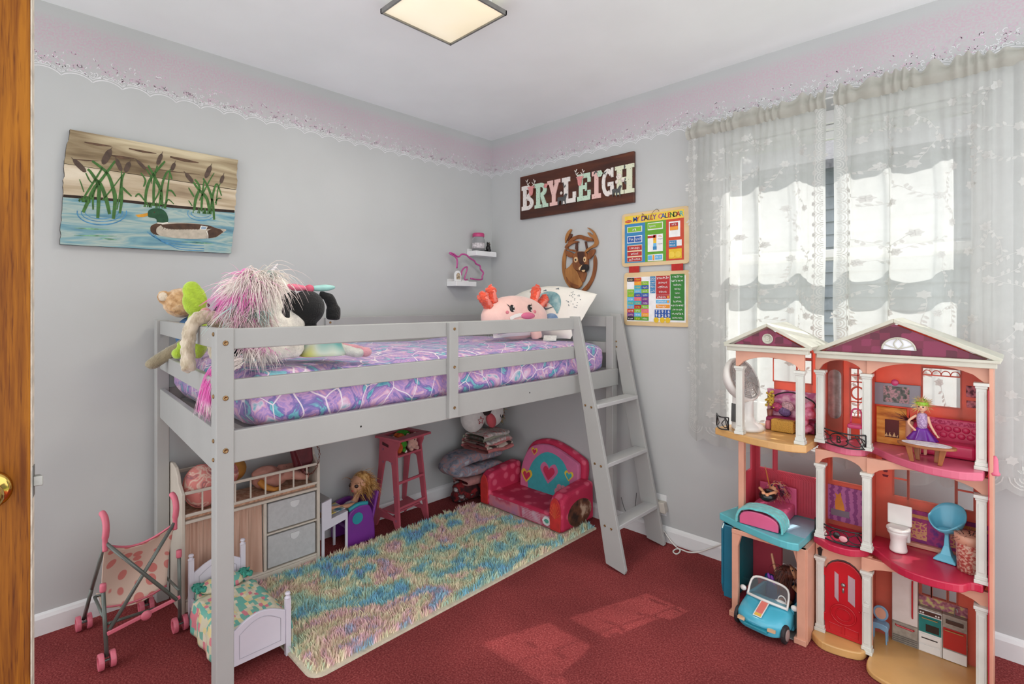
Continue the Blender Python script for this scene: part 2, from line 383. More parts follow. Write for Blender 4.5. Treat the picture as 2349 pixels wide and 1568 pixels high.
# ================================================================ curtains
def sheer(name, alpha, c, tl=.55):
    m = bpy.data.materials.new(name); m.use_nodes = True; nt = m.node_tree; out = nt.nodes['Material Output']; nt.nodes.remove(nt.nodes['Principled BSDF'])
    vec = coords(nt, (1, 1, 1)); n = noise_n(nt, vec, 22, 3, .6); r = ramp_n(nt, n.outputs[0], [(.3, [v*.97 for v in c]), (.7, c)])
    d = nt.nodes.new('ShaderNodeBsdfDiffuse'); t = nt.nodes.new('ShaderNodeBsdfTranslucent'); tr = nt.nodes.new('ShaderNodeBsdfTransparent')
    nt.links.new(r.outputs[0], d.inputs[0]); nt.links.new(r.outputs[0], t.inputs[0])
    m1 = nt.nodes.new('ShaderNodeMixShader'); m1.inputs[0].default_value = tl; nt.links.new(d.outputs[0], m1.inputs[1]); nt.links.new(t.outputs[0], m1.inputs[2])
    m2 = nt.nodes.new('ShaderNodeMixShader')
    wv = noise_n(nt, vec, 400, 2); a = ramp_n(nt, wv.outputs[0], [(.35, [max(0, alpha-.12)*255]*3), (.65, [min(1, alpha+.12)*255]*3)])
    sp = nt.nodes.new('ShaderNodeSeparateColor'); nt.links.new(a.outputs[0], sp.inputs[0]); m2.inputs[0].default_value = alpha
    nt.links.new(tr.outputs[0], m2.inputs[1]); nt.links.new(m1.outputs[0], m2.inputs[2]); nt.links.new(m2.outputs[0], out.inputs[0])
    return m
MSH = sheer('sheer_lace', .75, (220, 221, 218), .58); MLC = sheer('dense_lace', .92, (214, 214, 210), .22); MHD = sheer('gathered_header', .86, (196, 194, 184), .35)
RODZ = 2.125
def curtain(x0, x1, seed, label):
    r = random.Random(seed); ph = [r.uniform(0, 6.28) for _ in range(8)]
    root = T('lace_curtain', label, 'curtain', ((x0+x1)/2, -.075, .60), 'lace curtains at the window')
    def y_at(x, z):
        t = max(0, min(1, (RODZ-z)/.5)); q = (x-x0)
        a = .0035*math.sin(170*q+ph[0]+2*math.sin(23*q+ph[1]))*(1-t*.75)
        w = math.sin(34*q+ph[2]+1.6*math.sin(9*q+ph[3])+.25*math.sin(3*z))
        b = (.004+.021*t)*(abs(w)**.6*(1 if w > 0 else -1))
        return -.078+a+b*.72+.006*t*math.sin(11*q+ph[4])
    def x_at(x, z):
        v = (RODZ-z)/1.5; t_ = max(0, min(1, (RODZ-z)/.4)); ed = max(0, min(1, (x-x0)/.07, (x1-x)/.07)); q_ = x-x0
        return x+.006*math.sin(9*z+ph[6])*v+.030*t_*ed*math.sin(34*q_+ph[2]+1.6*math.sin(9*q_+ph[3])+.25*math.sin(3*z)+1.2)*(.55+.45*math.sin(7*q_+ph[7]))
    def bot(x): return .625+.018*math.sin(6*x+ph[5])-.028*abs(math.sin((x-x0)*math.pi/.105))
    def f(u, v):
        x = x0+(x1-x0)*u; z = RODZ-(RODZ-bot(x))*v
        xx = x_at(x, z)
        return (xx, y_at(x, z), z)
    nu = int((x1-x0)*330)
    MB().grid(f, nu, 56).build('sheer_panel', MSH, root, smooth=True)
    # rod pocket and ruffle
    def g(u, v):
        x = x0+(x1-x0)*u; a = math.sin(150*u*(x1-x0)+ph[0]+3*math.sin(20*u)); z = RODZ-.03+.075*v
        return (x, -.078-.021*math.sin(math.pi*min(1, v*1.25))-(.007*a if v > .6 else .005*a), z+(.012*math.sin(47*u*(x1-x0)+ph[3]+2*math.sin(13*u))+.006*a)*(v > .7)*(v-.5)*2)
    MB().grid(g, nu, 8).build('gathered_header', MHD, root, smooth=True)
    # woven lace sprigs laid on the cloth
    lb = MB()
    def on(x, z, d): return (x_at(x, z), y_at(x, z)-.0016-d, z)
    def leaf(x, z, a, l, w):
        p = []
        for s, k in ((0, 0), (.3, .8), (.6, 1), (1, 0), (.6, -1), (.3, -.8)):
            px, pz = l*s, w*k; p.append((x+px*math.cos(a)-pz*math.sin(a), z+px*math.sin(a)+pz*math.cos(a)))
        lb.flat(p, on)
    zz = 2.02; row = 0
    while zz > .72:
        x = x0+.05+(.055 if row % 2 else 0)
        while x < x1-.05:
            cx, cz = x+r.uniform(-.02, .02), zz+r.uniform(-.03, .03); q = r.uniform(0, 6.28)
            for k in range(6): leaf(cx, cz, q+k*1.047, .017, .006)
            st = [(cx, cz)]; a = r.uniform(0, 6.28)
            for k in range(7):
                a += r.uniform(-.4, .4); px, pz = st[-1]; st.append((min(max(px+.016*math.cos(a), x0+.004), x1-.004), pz+.016*math.sin(a)))
                if k: leaf(st[-1][0], st[-1][1], a+r.choice((-.9, .9)), .018, .0045)
            lb.strip(st, .002, on)
            x += .11
        zz -= .115; row += 1
    # scalloped lace edging on both sides and along the hem
    for ex, sg in ((x0+.004, 1), (x1-.004, -1)):
        z = 2.07
        while z > .70:
            for rr in (.010, .018, .027): lb.strip([(ex+sg*(.004+rr*math.cos(t)), z+rr*math.sin(t)) for t in [math.pi*(k/8-.5) for k in range(9)]], .0032, on)
            leaf(ex+sg*.036, z+.014, math.pi/2+sg*.3, .022, .006); leaf(ex+sg*.036, z-.014, -math.pi/2-sg*.3, .022, .006)
            z -= .044
    x = x0+.052
    while x < x1-.03:
        for rr in (.012, .022, .034, .046): lb.strip([(x+rr*math.cos(t), .672-rr*.9*abs(math.sin(t))) for t in [math.pi*(k/8) for k in range(9)]], .0036, on)
        for k in range(5): leaf(x, .69, math.pi*(k+.5)/5, .03, .007)
        x += .105
    lb.build('lace_sprigs', MLC, root, kind='stuff')
curtain(1.512, 2.128, 3, 'left lace curtain panel hanging beside the calendar boards')
curtain(2.156, 2.86, 9, 'right lace curtain panel hanging behind the wide gable')
rod = T('curtain_rod', 'thin white curtain rod threaded through the gathered lace headers', 'curtain rod', (2.17, -.075, RODZ))
MB().cyl((1.505, -.078, RODZ+.012), (2.90, -.078, RODZ+.012), .0035, n=10).build('rod', MTRIM, rod, smooth=True)
MB().tube([(1.505, -.078, RODZ+.012), (1.503, -.06, RODZ+.012), (1.503, 0, RODZ+.012)], .005, 8).build('bracket', MTRIM, rod, smooth=True)

# ---- house and ground added outside to darken the view through the sheers
nh = T('added_house', 'pale grey sided house added outside to darken the window view', 'house', (2.6, 4.6, -.6))
MSID = M('grey_siding', (120, 128, 134), .7, .08, 3)
for i in range(24): MB().hexa([(-6, 4.5-.0, -.6+i*.15), (11, 4.5, -.6+i*.15), (11, 4.56, -.6+i*.15), (-6, 4.56, -.6+i*.15), (-6, 4.53, -.45+i*.15), (11, 4.53, -.45+i*.15), (11, 4.56, -.45+i*.15), (-6, 4.56, -.45+i*.15)]).build('siding_board', MSID, nh)
MB().prism([(4.1, 2.9), (8, 5.0), (8, 4.9), (4.1, 2.8)], lambda u, v, d: (d, u, v), -6.2, 11.2).build('roof', M('grey_shingle', (92, 92, 96), .9, .15, 30), nh)
setting(MB().box(-14, 18, .13, 12, -.75, -.6), 'trim_1', M('winter_lawn', (112, 124, 92), .95, .2, 6)).name = 'ground'
# ================================================================ loft bed
MBED = M('bed_grey_paint', (166, 166, 163), .45, .02, 5, .03, 120); MBOLT = M('brass_bolt', (150, 120, 84), .35, .1, 60, metal=.9); MHOLE = M('dark_hole', (30, 28, 26), .9, .05)
FX, RX, NF, NR, FY = 1.10, .035, -2.11, -2.04, -.055
bed = T('loft_bed', 'pale grey wooden loft bed with guard rails and slanted ladder', 'bed', (.57, -1.07, 0))
MB().box(FX-.045, FX, NF, NF+.047, 0, 1.202).build('post', MBED, bed, bev=.003)
MB().box(RX, RX+.045, NR, NR+.047, 0, 1.202).build('post', MBED, bed, bev=.003)
MB().box(FX-.06, FX-.015, FY-.047, FY, 0, 1.202).build('post', MBED, bed, bev=.003)
MB().box(RX, RX+.045, FY-.047, FY, 0, 1.202).build('post', MBED, bed, bev=.003)
fx0, fx1 = FX-.030, FX-.008
for z0, z1, nm in ((1.141, 1.200, 'guard_rail'), (.993, 1.054, 'guard_rail')):
    MB().box(fx0, fx1, NF+.047, -.445, z0, z1).build(nm, MBED, bed, bev=.003)
MB().box(fx0, fx1, NF+.047, FY-.0, .815, .908).build('side_rail', MBED, bed, bev=.003)
rx0, rx1 = RX+.010, RX+.032
for z0, z1, nm in ((1.141, 1.200, 'guard_rail'), (.993, 1.054, 'guard_rail'), (.815, .908, 'side_rail')):
    MB().box(rx0, rx1, NR+.047, FY-.047, z0, z1).build(nm, MBED, bed, bev=.003)
for z0, z1 in ((1.141, 1.200), (.993, 1.054), (.785, .908)):
    m = MB(); y = .012
    m.hexa([(RX+.045, NR+y, z0), (FX-.045, NF+y, z0), (FX-.045, NF+y+.02, z0), (RX+.045, NR+y+.02, z0), (RX+.045, NR+y, z1), (FX-.045, NF+y, z1), (FX-.045, NF+y+.02, z1), (RX+.045, NR+y+.02, z1)])
    m.build('foot_rail', MBED, bed, bev=.003)
    MB().box(RX+.045, FX-.06, FY-.034, FY-.012, z0, z1).build('head_rail', MBED, bed, bev=.003)
MB().box(FX-.008, FX+.012, -1.288, -1.243, .822, 1.198).build('upright', MBED, bed, bev=.002)
MB().box(rx1, rx1+.018, -1.288, -1.243, .822, 1.198).build('upright', MBED, bed, bev=.002)
for i in range(9):
    y = -1.95+i*.225
    MB().box(RX+.034, fx0-.002, y, y+.07, .842, .858).build('slat', MBED, bed)
def bolt(c, ax, r=.0075, par=None):
    R = Vector(ax).to_track_quat('Z', 'Y').to_matrix()
    m = MB().lathe([(0, 0), (r, 0), (r, .002), (r*.6, .0035), (r*.55, .002), (0, .002)], 12, c, R)
    m.build('bolt', MBOLT, par or bed, smooth=True)
for z in (1.160, 1.005, .857):
    bolt((FX, NF+.024, z), (1, 0, 0))
for z in (1.185, 1.010, .885, .832): bolt((FX-.022, NF, z), (0, -1, 0), .006)
for z in (1.172, 1.022, .862): bolt((FX+.012, -1.264, z), (1, 0, 0), .006)
for y, z in ((-1.66, .852), (-.80, .862)): MB().cyl((fx1-.001, y, z), (fx1+.0006, y, z), .0035, n=8).build('pilot_hole', MHOLE, bed)
bolt((rx1+.018, -1.264, 1.172), (1, 0, 0), .006)
# ladder
for y0, y1 in ((-.465, -.447), (-.070, -.052)):
    poly = [(1.058, 1.206), (1.118, 1.206), (1.392, .003), (1.372, 0), (1.285, .03)]
    poly = [(1.063, 1.207), (1.119, 1.207), (1.392, .02), (1.386, .003), (1.283, 0.022)] if y0 < -.2 else [(1.045, 1.215), (1.115, 1.215), (1.382, .012), (1.378, .002), (1.279, .016)]
    MB().prism(poly, lambda u, v, d: (u, d, v), y0, y1).build('ladder_stringer', MBED, bed, bev=.002)
MRUNG = M('rung_light_grey', (186, 186, 185), .45, .02, 6)
for z in (.770, .492, .205):
    xm = 1.092+(1.207-z)*.2035
    MB().box(xm-.032, xm+.046, -.447, -.070, z-.016, z+.004).build('ladder_rung', MRUNG, bed, bev=.003)
    for dx in (-.018, .018): bolt((xm+dx, -.465, z-.006-dx*.15), (0, -1, 0), .006)
for dx, z in ((-.02, 1.19), (-.018, 1.165), (.004, 1.06), (.006, 1.03)): bolt((1.085+dx, -.070, z), (0, -1, 0), .005)
# mattress in a mermaid-scale sheet
MSHEET = MR('mermaid_sheet', [(.30, (70, 150, 176)), (.39, (124, 192, 202)), (.43, (116, 108, 172)), (.47, (148, 124, 188)), (.51, (204, 160, 202)), (.55, (160, 134, 200)), (.59, (214, 160, 192)), (.64, (226, 200, 220)), (.70, (120, 180, 196))], scale=6.5, detail=7, dist=2.6, rough=.55, bump=.3, bs=12, sheen=.2, lines=(236, 222, 232), ls=10.5, lw=.017)
def ss(t): return max(-1, min(1, t))
def mattress(u, v):
    # superellipse cross-section swept along Y with rounded ends
    a = 2*math.pi*u; c, s = math.cos(a), math.sin(a)
    x = (abs(c)**.35)*(1 if c > 0 else -1); z = (abs(s)**.42)*(1 if s > 0 else -1)
    t = 2*v-1; e = (1-abs(t)**14)**.25 if abs(t) < 1 else 0; e = max(e, .0)
    y = -1.048+.938*t
    k = 1-.05*(1-e); w = mn.noise(Vector((x*3, y*4, z*3)))*.006
    return (.568+(.478*x)*(.93+.07*e)+w, y+.0*z, .968+.100*z*(.55+.45*e)+w+.006*math.sin(y*9)*max(0, z))
m = MB().grid(mattress, 64, 80, True)
n0 = 64; m.f.append(list(range(n0-1, -1, -1))); m.mi.append(0); m.sm.append(True); m.f.append([80*n0+k for k in range(n0)]); m.mi.append(0); m.sm.append(True)
m.build('mattress', MSHEET, label='mattress in purple and teal mermaid print sheet on the loft bed', cat='mattress', smooth=True)
# ================================================================ shag rug
RGX0, RGX1, RGY0, RGY1 = .256, 1.003, -1.79, -.14
rug = T('shag_rug', 'pastel rainbow shag rug with cream edge on the carpet', 'rug', ((RGX0+RGX1)/2, (RGY0+RGY1)/2, 0))
MB().prism([(x, y) for x, y in [(RGX0, RGY0), (RGX1-.05, RGY0)]+arc(RGX1-.05, RGY0+.05, .05, -90, 0, 6)+[(RGX1, RGY1), (RGX0, RGY1)]], lambda u, v, d: (u, v, d), .001, .010).build('backing', M('rug_backing', (214, 203, 180), .9, .06, 40, .2, 200), rug)
def rugmat():
    m, nt, b = base('rainbow_pile'); vec = coords(nt, (1.25, .8, .05), (0, 0, .5))
    n = noise_n(nt, vec, 4.2, 4, .58, 1.3); n2 = noise_n(nt, vec, 90, 2, .5)
    r = ramp_n(nt, n.outputs[0], [(.26, (206, 186, 230)), (.33, (150, 190, 234)), (.40, (140, 210, 230)), (.45, (200, 230, 206)), (.50, (246, 240, 200)), (.55, (250, 226, 200)), (.60, (248, 200, 206)), (.66, (170, 204, 236)), (.74, (186, 230, 228))])
    r2 = ramp_n(nt, n2.outputs[0], [(.3, (215, 215, 215)), (.7, (255, 255, 255))])
    o = mix_n(nt, .35, r.outputs[0], r2.outputs[0], 'MULTIPLY'); nt.links.new(o, b.inputs['Base Color'])
    b.inputs['Roughness'].default_value = .9; b.inputs['Sheen Weight'].default_value = .5; b.inputs['Specular IOR Level'].default_value = .15; return m
pile = MB(); rr = random.Random(5); rows = 150
nx, ny = int((RGX1-RGX0)/.0062), int((RGY1-RGY0)/.0062)
for i in range(nx):
    for j in range(ny):
        x = RGX0+(i+rr.random())*(RGX1-RGX0)/nx; y = RGY0+(j+rr.random())*(RGY1-RGY0)/ny
        if x > RGX1-.012 or y < RGY0+.012 or (x > RGX1-.05 and y < RGY0+.05 and math.hypot(x-RGX1+.05, y-RGY0-.05) > .04): continue
        if x > .24 and x < .945 and y > -.395: continue
        cl = mn.noise(Vector((x*26, y*26, 0))); c2 = mn.noise(Vector((x*26+9, y*26, 5)))
        l = .036*rr.uniform(.75, 1.2); a = rr.uniform(0, 6.28); dx, dy = cl*.024+.008*math.cos(a), c2*.024+.008*math.sin(a)
        w = .0021; ca, sa = w*math.cos(a), w*math.sin(a); h = l*(.82+.3*mn.noise(Vector((x*18, y*18, 3))))
        pile.add([(x-ca, y-sa, .008), (x+ca, y+sa, .008), (x+dx*.45+ca, y+dy*.45+sa, .008+h*.6), (x+dx*.45-ca, y+dy*.45-sa, .008+h*.6), (x+dx, y+dy, .008+h)], [(0, 1, 2, 3), (3, 2, 4)])
pile.build('pile', rugmat(), rug, kind='stuff')
# ================================================================ duck painting on planks (left wall)
def Z1(x, y): return (100+x*.21043, 270+y*.21046)
def fL(k): return lambda x, y, d: onX(x, y, k)+Vector((d, 0, 0))
def z1f(k): g = fL(k); return lambda x, y, d: g(*Z1(x, y), d)
duck = T('plank_painting', 'rustic plank painting of a mallard and cattails on the left wall', 'painting', (.0, -2.02, 1.50))
MPT = MR('weathered_sky_plank', [(.25, (84, 66, 46)), (.40, (132, 114, 86)), (.52, (168, 152, 122)), (.68, (205, 192, 160))], scale=14, detail=6, dist=.6, stretch=(1, .16, 1.4), rough=.8, bump=.3, bs=60)
MPM = MR('weathered_pale_plank', [(.25, (128, 108, 84)), (.42, (178, 160, 132)), (.6, (214, 200, 176)), (.75, (226, 216, 196))], scale=13, detail=6, dist=.6, stretch=(1, .14, 1.4), rough=.8, bump=.3, bs=60)
MPW = MR('painted_water_plank', [(.26, (50, 84, 100)), (.40, (96, 140, 156)), (.47, (120, 160, 168)), (.54, (168, 184, 176)), (.62, (120, 156, 160)), (.72, (186, 192, 176))], scale=16, detail=6, dist=1.0, stretch=(1, .16, 1.3), rough=.8, bump=.3, bs=60)
MPD = M('dark_plank_edge', (44, 36, 28), .95, .3, 60, .4, 90)  # dark tone on the plank sides
rj = random.Random(4)
def jag(a, b, n, amp):
    return [(a[0]+(b[0]-a[0])*i/n+(rj.uniform(-amp, amp) if 0 < i < n else 0), a[1]+(b[1]-a[1])*i/n) for i in range(n+1)]
def plank(tl, tr, br, bl, mat, k=.024):
    p = [tl]+jag(tr, br, 10, 9)+jag(bl, tl, 10, 9)[:-1]
    b = MB(); f = z1f(k); q = [(x, y) for x, y in p]; b.m = 1
    # body: sides dark, face painted
    n = len(q); vs = [f(x, y, -k+.003) for x, y in q]+[f(x, y, 0) for x, y in q]
    b.add(vs, [tuple(range(n))]+[(i, (i+1) % n, n+(i+1) % n, n+i) for i in range(n)])
    b.m = 0; b.add([f(x, y, 0) for x, y in q], [tuple(range(n-1, -1, -1))])
    b.build('plank', [mat, MPD], duck)
plank((287, 125), (2122, 460), (2100, 782), (226, 497), MPT)
plank((226, 502), (2100, 788), (2086, 1016), (212, 850), MPM)
plank((212, 856), (2084, 1022), (2048, 1478), (180, 1378), MPW)
MG1 = M('paint_reed_green', (62, 104, 48), .8, .15, 60); MG2 = M('paint_cattail_brown', (82, 66, 56), .8, .15, 60)
fz = z1f(.0246)
# bank line, streaks and ripples
b = MB(); b.strip(sp2([(215, 850), (600, 880), (1000, 920), (1400, 965), (1800, 1000), (2080, 1020)], 4), [30]*21, fz)
b.build('painted_bank', M('paint_bank_brown', (46, 32, 24), .85, .3, 50), duck)
b = MB()
for x0, y0, x1, y1, w in ((445, 265, 740, 310, 26), (930, 335, 1230, 390, 24), (740, 410, 990, 445, 30), (1380, 425, 1690, 490, 34), (330, 450, 600, 470, 14), (1100, 540, 1700, 620, 10)): b.strip([(x0, y0), ((x0+x1)/2, (y0+y1)/2+5), (x1, y1)], [w*.5, w, w*.3], fz)
b.build('painted_streaks', M('paint_streak_brown', (92, 70, 54), .85, .2, 40), duck, kind='stuff')
b = MB()
def ell_px(cx, cy, rx, ry, a0, a1): return [(cx+rx*math.cos(math.radians(a)), cy+ry*math.sin(math.radians(a))) for a in [a0+(a1-a0)*i/16 for i in range(17)]]
for rx, ry, w in ((270, 135, 12), (225, 100, 9), (180, 70, 7)): b.strip(ell_px(635, 1030, rx, ry, -8, 188), w, fz)
for dy in (0, 30, 60, 85): b.strip(sp2([(1130+dy, 1240+dy*.4), (1190+dy, 1290+dy*.6), (1300+dy, 1330+dy*.7), (1500, 1350+dy), (1750, 1365+dy)], 5), 8, fz)
for rx, ry in ((150, 80), (110, 50)): b.strip(ell_px(1720, 1040, rx, ry, 20, 200), 7, fz)
b.build('painted_ripples', M('paint_ripple_blue', (74, 134, 172), .8, .15, 40), duck)
b = MB()
for x0, y0, x1, y1, w in ((330, 1200, 720, 1220, 22), (330, 1280, 800, 1290, 18), (1500, 1350, 1850, 1370, 26), (620, 1310, 800, 1330, 20)): b.strip([(x0, y0), ((x0+x1)/2, (y0+y1)/2), (x1, y1)], [3, w, 3], fz)
b.build('painted_weed', M('paint_weed', (116, 160, 132), .85, .2, 40), duck, kind='stuff')
# reeds: (path, widths)
g = MB(); fz2 = z1f(.0250)
def blade(pts, w): q = sp2(pts, 5); n = len(q); g.strip(q, [w*(1-.75*abs(i/(n-1)-.35)) for i in range(n)], fz2)
for pts, w in (([(430, 1030), (490, 900), (560, 760), (640, 660), (780, 470)], 46), ([(590, 1095), (600, 900), (600, 740), (520, 600), (480, 560)], 44), ([(720, 1050), (680, 880), (620, 720), (560, 670)], 44), ([(760, 1100), (780, 900), (760, 780), (690, 600), (530, 470)], 46), ([(830, 1040), (850, 900), (850, 700), (880, 600)], 34), ([(420, 900), (520, 740), (620, 580), (640, 540)], 26), ([(460, 600), (500, 680), (540, 720)], 16), ([(440, 810), (410, 720), (390, 670)], 14), ([(860, 760), (900, 800), (960, 855)], 26), ([(380, 905), (450, 870), (520, 880)], 20), ([(540, 1000), (540, 850), (580, 740)], 24), ([(640, 900), (740, 780), (860, 620)], 18), ([(800, 1000), (830, 820), (850, 600), (840, 580)], 16),
               ([(1110, 930), (1120, 800), (1170, 660), (1300, 500), (1325, 475)], 34), ([(1200, 960), (1200, 800), (1210, 650), (1240, 520)], 30), ([(1290, 950), (1280, 800), (1230, 680), (1140, 520)], 36), ([(1260, 960), (1300, 700), (1360, 580), (1400, 670)], 26), ([(1330, 960), (1350, 800), (1380, 560)], 22), ([(1120, 560), (1170, 640), (1180, 720)], 14), ([(1090, 750), (1110, 680), (1060, 600)], 22), ([(1000, 860), (1040, 830), (1100, 900), (1150, 960)], 20), ([(1360, 790), (1400, 800), (1440, 855)], 22), ([(1330, 950), (1360, 890), (1420, 940)], 16), ([(1170, 960), (1260, 800), (1220, 700)], 18),
               ([(1640, 1010), (1660, 880), (1700, 760), (1650, 670)], 34), ([(1720, 1020), (1730, 850), (1750, 680)], 26), ([(1810, 1040), (1780, 880), (1690, 780), (1630, 700)], 34), ([(1860, 1110), (1840, 900), (1790, 750), (1740, 660)], 30), ([(1820, 1000), (1850, 820), (1890, 720), (1940, 850)], 24), ([(1880, 950), (1900, 780), (1930, 710)], 14), ([(1640, 860), (1610, 810), (1580, 760)], 20), ([(1870, 930), (1900, 880), (1940, 880)], 16), ([(1700, 900), (1800, 700), (1860, 600)], 16), ([(1620, 960), (1580, 900)], 14)): blade(pts, w)
r2 = random.Random(3)
for x0, x1, y in ((1090, 1370, 945), (1620, 1830, 1010), (390, 520, 890)):
    for i in range(14): x = r2.uniform(x0, x1); yy = y+(x-x0)*.08; g.strip([(x, yy+25), (x+r2.uniform(-18, 18), yy-r2.uniform(10, 50))], [14, 2], fz2)
g.build('painted_reeds', MG1, duck)
c = MB(); fz3 = z1f(.0253)
for x0, y0, x1, y1, w in ((320, 450, 460, 590, 56), (735, 340, 645, 505, 74), (790, 445, 850, 580, 46), (940, 480, 890, 590, 58), (1015, 460, 1115, 560, 34), (1290, 390, 1240, 510, 48), (1430, 490, 1395, 575, 44), (1545, 600, 1630, 705, 44), (1825, 520, 1765, 655, 52), (1960, 625, 1930, 715, 40)):
    pts = [(x0+(x1-x0)*i/8, y0+(y1-y0)*i/8) for i in range(9)]; c.strip(pts, [w*v for v in (.15, .7, .95, 1, 1, 1, .95, .8, .3)], fz3)
    dx, dy = x0-x1, y0-y1; l = math.hypot(dx, dy); c.strip([(x0, y0), (x0+dx/l*28, y0+dy/l*28)], [8, 3], fz3)
c.build('painted_cattails', MG2, duck, kind='stuff')
d = MB(); f3 = z1f(.0249); f4 = z1f(.0252); f5 = z1f(.0255)
body = sp2([(1165, 1230), (1170, 1180), (1240, 1145), (1400, 1140), (1600, 1145), (1760, 1165), (1880, 1200), (1990, 1218), (1950, 1255), (1880, 1300), (1780, 1315), (1600, 1320), (1400, 1305), (1240, 1275), (1165, 1230)], 4)[:-1]
d.m = 0; d.flat(body, f3)
d.m = 1; d.flat(sp2([(1280, 1165), (1500, 1150), (1750, 1165), (1860, 1195), (1780, 1215), (1600, 1215), (1400, 1215), (1300, 1190), (1280, 1165)], 4)[:-1], f4)
d.flat(sp2([(1165, 1235), (1170, 1180), (1235, 1150), (1290, 1160), (1235, 1200), (1230, 1250), (1260, 1280), (1200, 1265), (1165, 1235)], 4)[:-1], f4); d.flat([(1780, 1315), (1790, 1230), (1860, 1195), (1930, 1215), (1960, 1245), (1880, 1300)], f4)
d.m = 2; d.flat(sp2([(1135, 1040), (1150, 1005), (1210, 985), (1290, 995), (1345, 1050), (1352, 1140), (1245, 1145), (1225, 1100), (1145, 1080), (1135, 1040)], 4)[:-1], f4)
d.m = 3; d.flat([(1135, 1035), (1070, 1050), (1000, 1058), (1030, 1082), (1090, 1080), (1138, 1068)], f4)
d.m = 4; d.strip([(1240, 1146), (1300, 1150), (1355, 1143)], 14, f5); d.strip(sp2([(1775, 1235), (1790, 1270), (1790, 1315)], 4), 9, f5); d.flat([(1700, 1215), (1715, 1175), (1790, 1185), (1770, 1222)], f5)
d.m = 5; d.flat([(1712, 1210), (1724, 1182), (1780, 1190), (1764, 1215)], z1f(.0258)); d.m = 1
for i in range(13): x = 1290+i*32; d.strip([(x, 1180), (x+22, 1200), (x+2, 1222)], [2, 6, 2], f5)
d.m = 1; d.flat([(1200, 1020), (1215, 1022), (1215, 1038), (1200, 1036)], f5)
d.build('painted_duck', [M('paint_duck_beige', (182, 172, 156), .8, .08, 50), M('paint_duck_brown', (74, 52, 38), .8, .15, 50), M('paint_duck_green', (34, 76, 50), .8, .12, 60), M('paint_bill_orange', (214, 152, 48), .8, .1, 50), M('paint_white', (230, 226, 214), .8, .03, 50), M('paint_speculum_blue', (140, 164, 184), .8, .06, 50)], duck)
# ================================================================ name sign (right wall)
sign = T('name_sign', 'dark stained wooden board with slab letters reading BRYLEIGH', 'sign', (.735, 0, 1.84))
def fS(u, v, d): return Vector((.303+u*.868, -.022-d, 1.838+v*.286))
MSTAIN = MR('dark_stained_wood', [(.25, (40, 16, 8)), (.5, (72, 32, 16)), (.75, (98, 50, 24))], scale=16, detail=6, dist=.8, stretch=(.18, 1, 1.3), rough=.35, bump=.12, bs=50)
MB().prism([(0, 0), (1, 0), (1, 1), (0, 1)], fS, -.02, 0).build('board', MSTAIN, sign, bev=.002)
def fleck(name, c, dark): return MR(name, [(.0, dark), (.13, dark), (.17, c), (1, c)], tex='voronoi', scale=95, stretch=(1, 1, .55), rough=.6)
MLW = fleck('birch_white', (226, 220, 214), (70, 66, 66)); MLM = fleck('mint_print', (188, 214, 192), (84, 92, 84)); MLP = fleck('blush_print', (226, 186, 178), (110, 84, 80)); MLCm = fleck('cream_print', (216, 220, 192), (96, 110, 96))
def ring(cx, cy, ro, ri, a0, a1, yo=None, yi=None): return arc(cx, cy, ro, a0, a1, 10, yo)+arc(cx, cy, ri, a1, a0, 10, yi)
def R4(x0, x1, y0, y1): return [(x0, y0), (x1, y0), (x1, y1), (x0, y1)]
t = .17
LET = {
 'B': [R4(.12, .40, 0, 1), R4(0, .5, 0, t), R4(0, .5, 1-t, 1), ring(.45, .74, .42, .17, -90, 90, .26, .11), ring(.48, .27, .5, .22, -90, 90, .27, .12), R4(.38, .5, .46, .56)],
 'R': [R4(.12, .40, 0, 1), R4(0, .52, 0, t*.8), R4(0, .5, 1-t, 1), ring(.45, .72, .45, .19, -90, 90, .28, .12), [(.44, .46), (.66, .48), (.92, .08), (.92, 0), (.68, 0)], R4(.6, 1, 0, t*.8)],
 'Y': [R4(.36, .64, 0, .45), R4(.2, .8, 0, t*.8), R4(0, .44, 1-t*.8, 1), R4(.56, 1, 1-t*.8, 1), [(.06, 1), (.34, 1), (.64, .45), (.36, .42)], [(.66, 1), (.94, 1), (.64, .42), (.36, .45)]],
 'L': [R4(.14, .44, 0, 1), R4(0, .58, 1-t, 1), R4(0, 1, 0, t), R4(.78, 1, 0, .4)],
 'E': [R4(.14, .42, 0, 1), R4(0, 1, 1-t, 1), R4(0, 1, 0, t), R4(.78, 1, 0, .36), R4(.78, 1, .66, 1), R4(.4, .7, .43, .57), R4(.6, .72, .35, .65)],
 'I': [R4(.28, .72, 0, 1), R4(0, 1, 0, t), R4(0, 1, 1-t, 1)],
 'G': [ring(.5, .5, .5, .24, 42, 300, .5, .32), R4(.5, 1, .36, .5), R4(.72, 1, .05, .5), R4(.78, .96, .66, 1)],
 'H': [R4(.1, .38, 0, 1), R4(.62, .9, 0, 1), R4(0, .48, 0, t*.8), R4(.52, 1, 0, t*.8), R4(0, .48, 1-t*.8, 1), R4(.52, 1, 1-t*.8, 1), R4(.3, .7, .43, .58)]}
xs = [(140, 355), (372, 612), (600, 832), (862, 1112), (1135, 1375), (1400, 1560), (1578, 1792), (1815, 2155)]
for (a, b_), ch, mt in zip(xs, 'BRYLEIGH', (MLW, MLM, MLP, MLW, MLM, MLP, MLW, MLCm)):
    p0 = onY(1180+a*.1277, 430, -.022).x; p1 = onY(1180+b_*.1277, 430, -.022).x
    L = MB()
    for i, poly in enumerate(LET[ch]): L.prism([(p0+(p1-p0)*u, 1.893+.162*v) for u, v in poly], lambda u, v, d: (u, -.022-d, v), -.001, .0062+.0001*i)
    L.build('letter', mt, sign, label={'B': 'birch patterned white letter B'}.get(ch, 'letter '+ch))
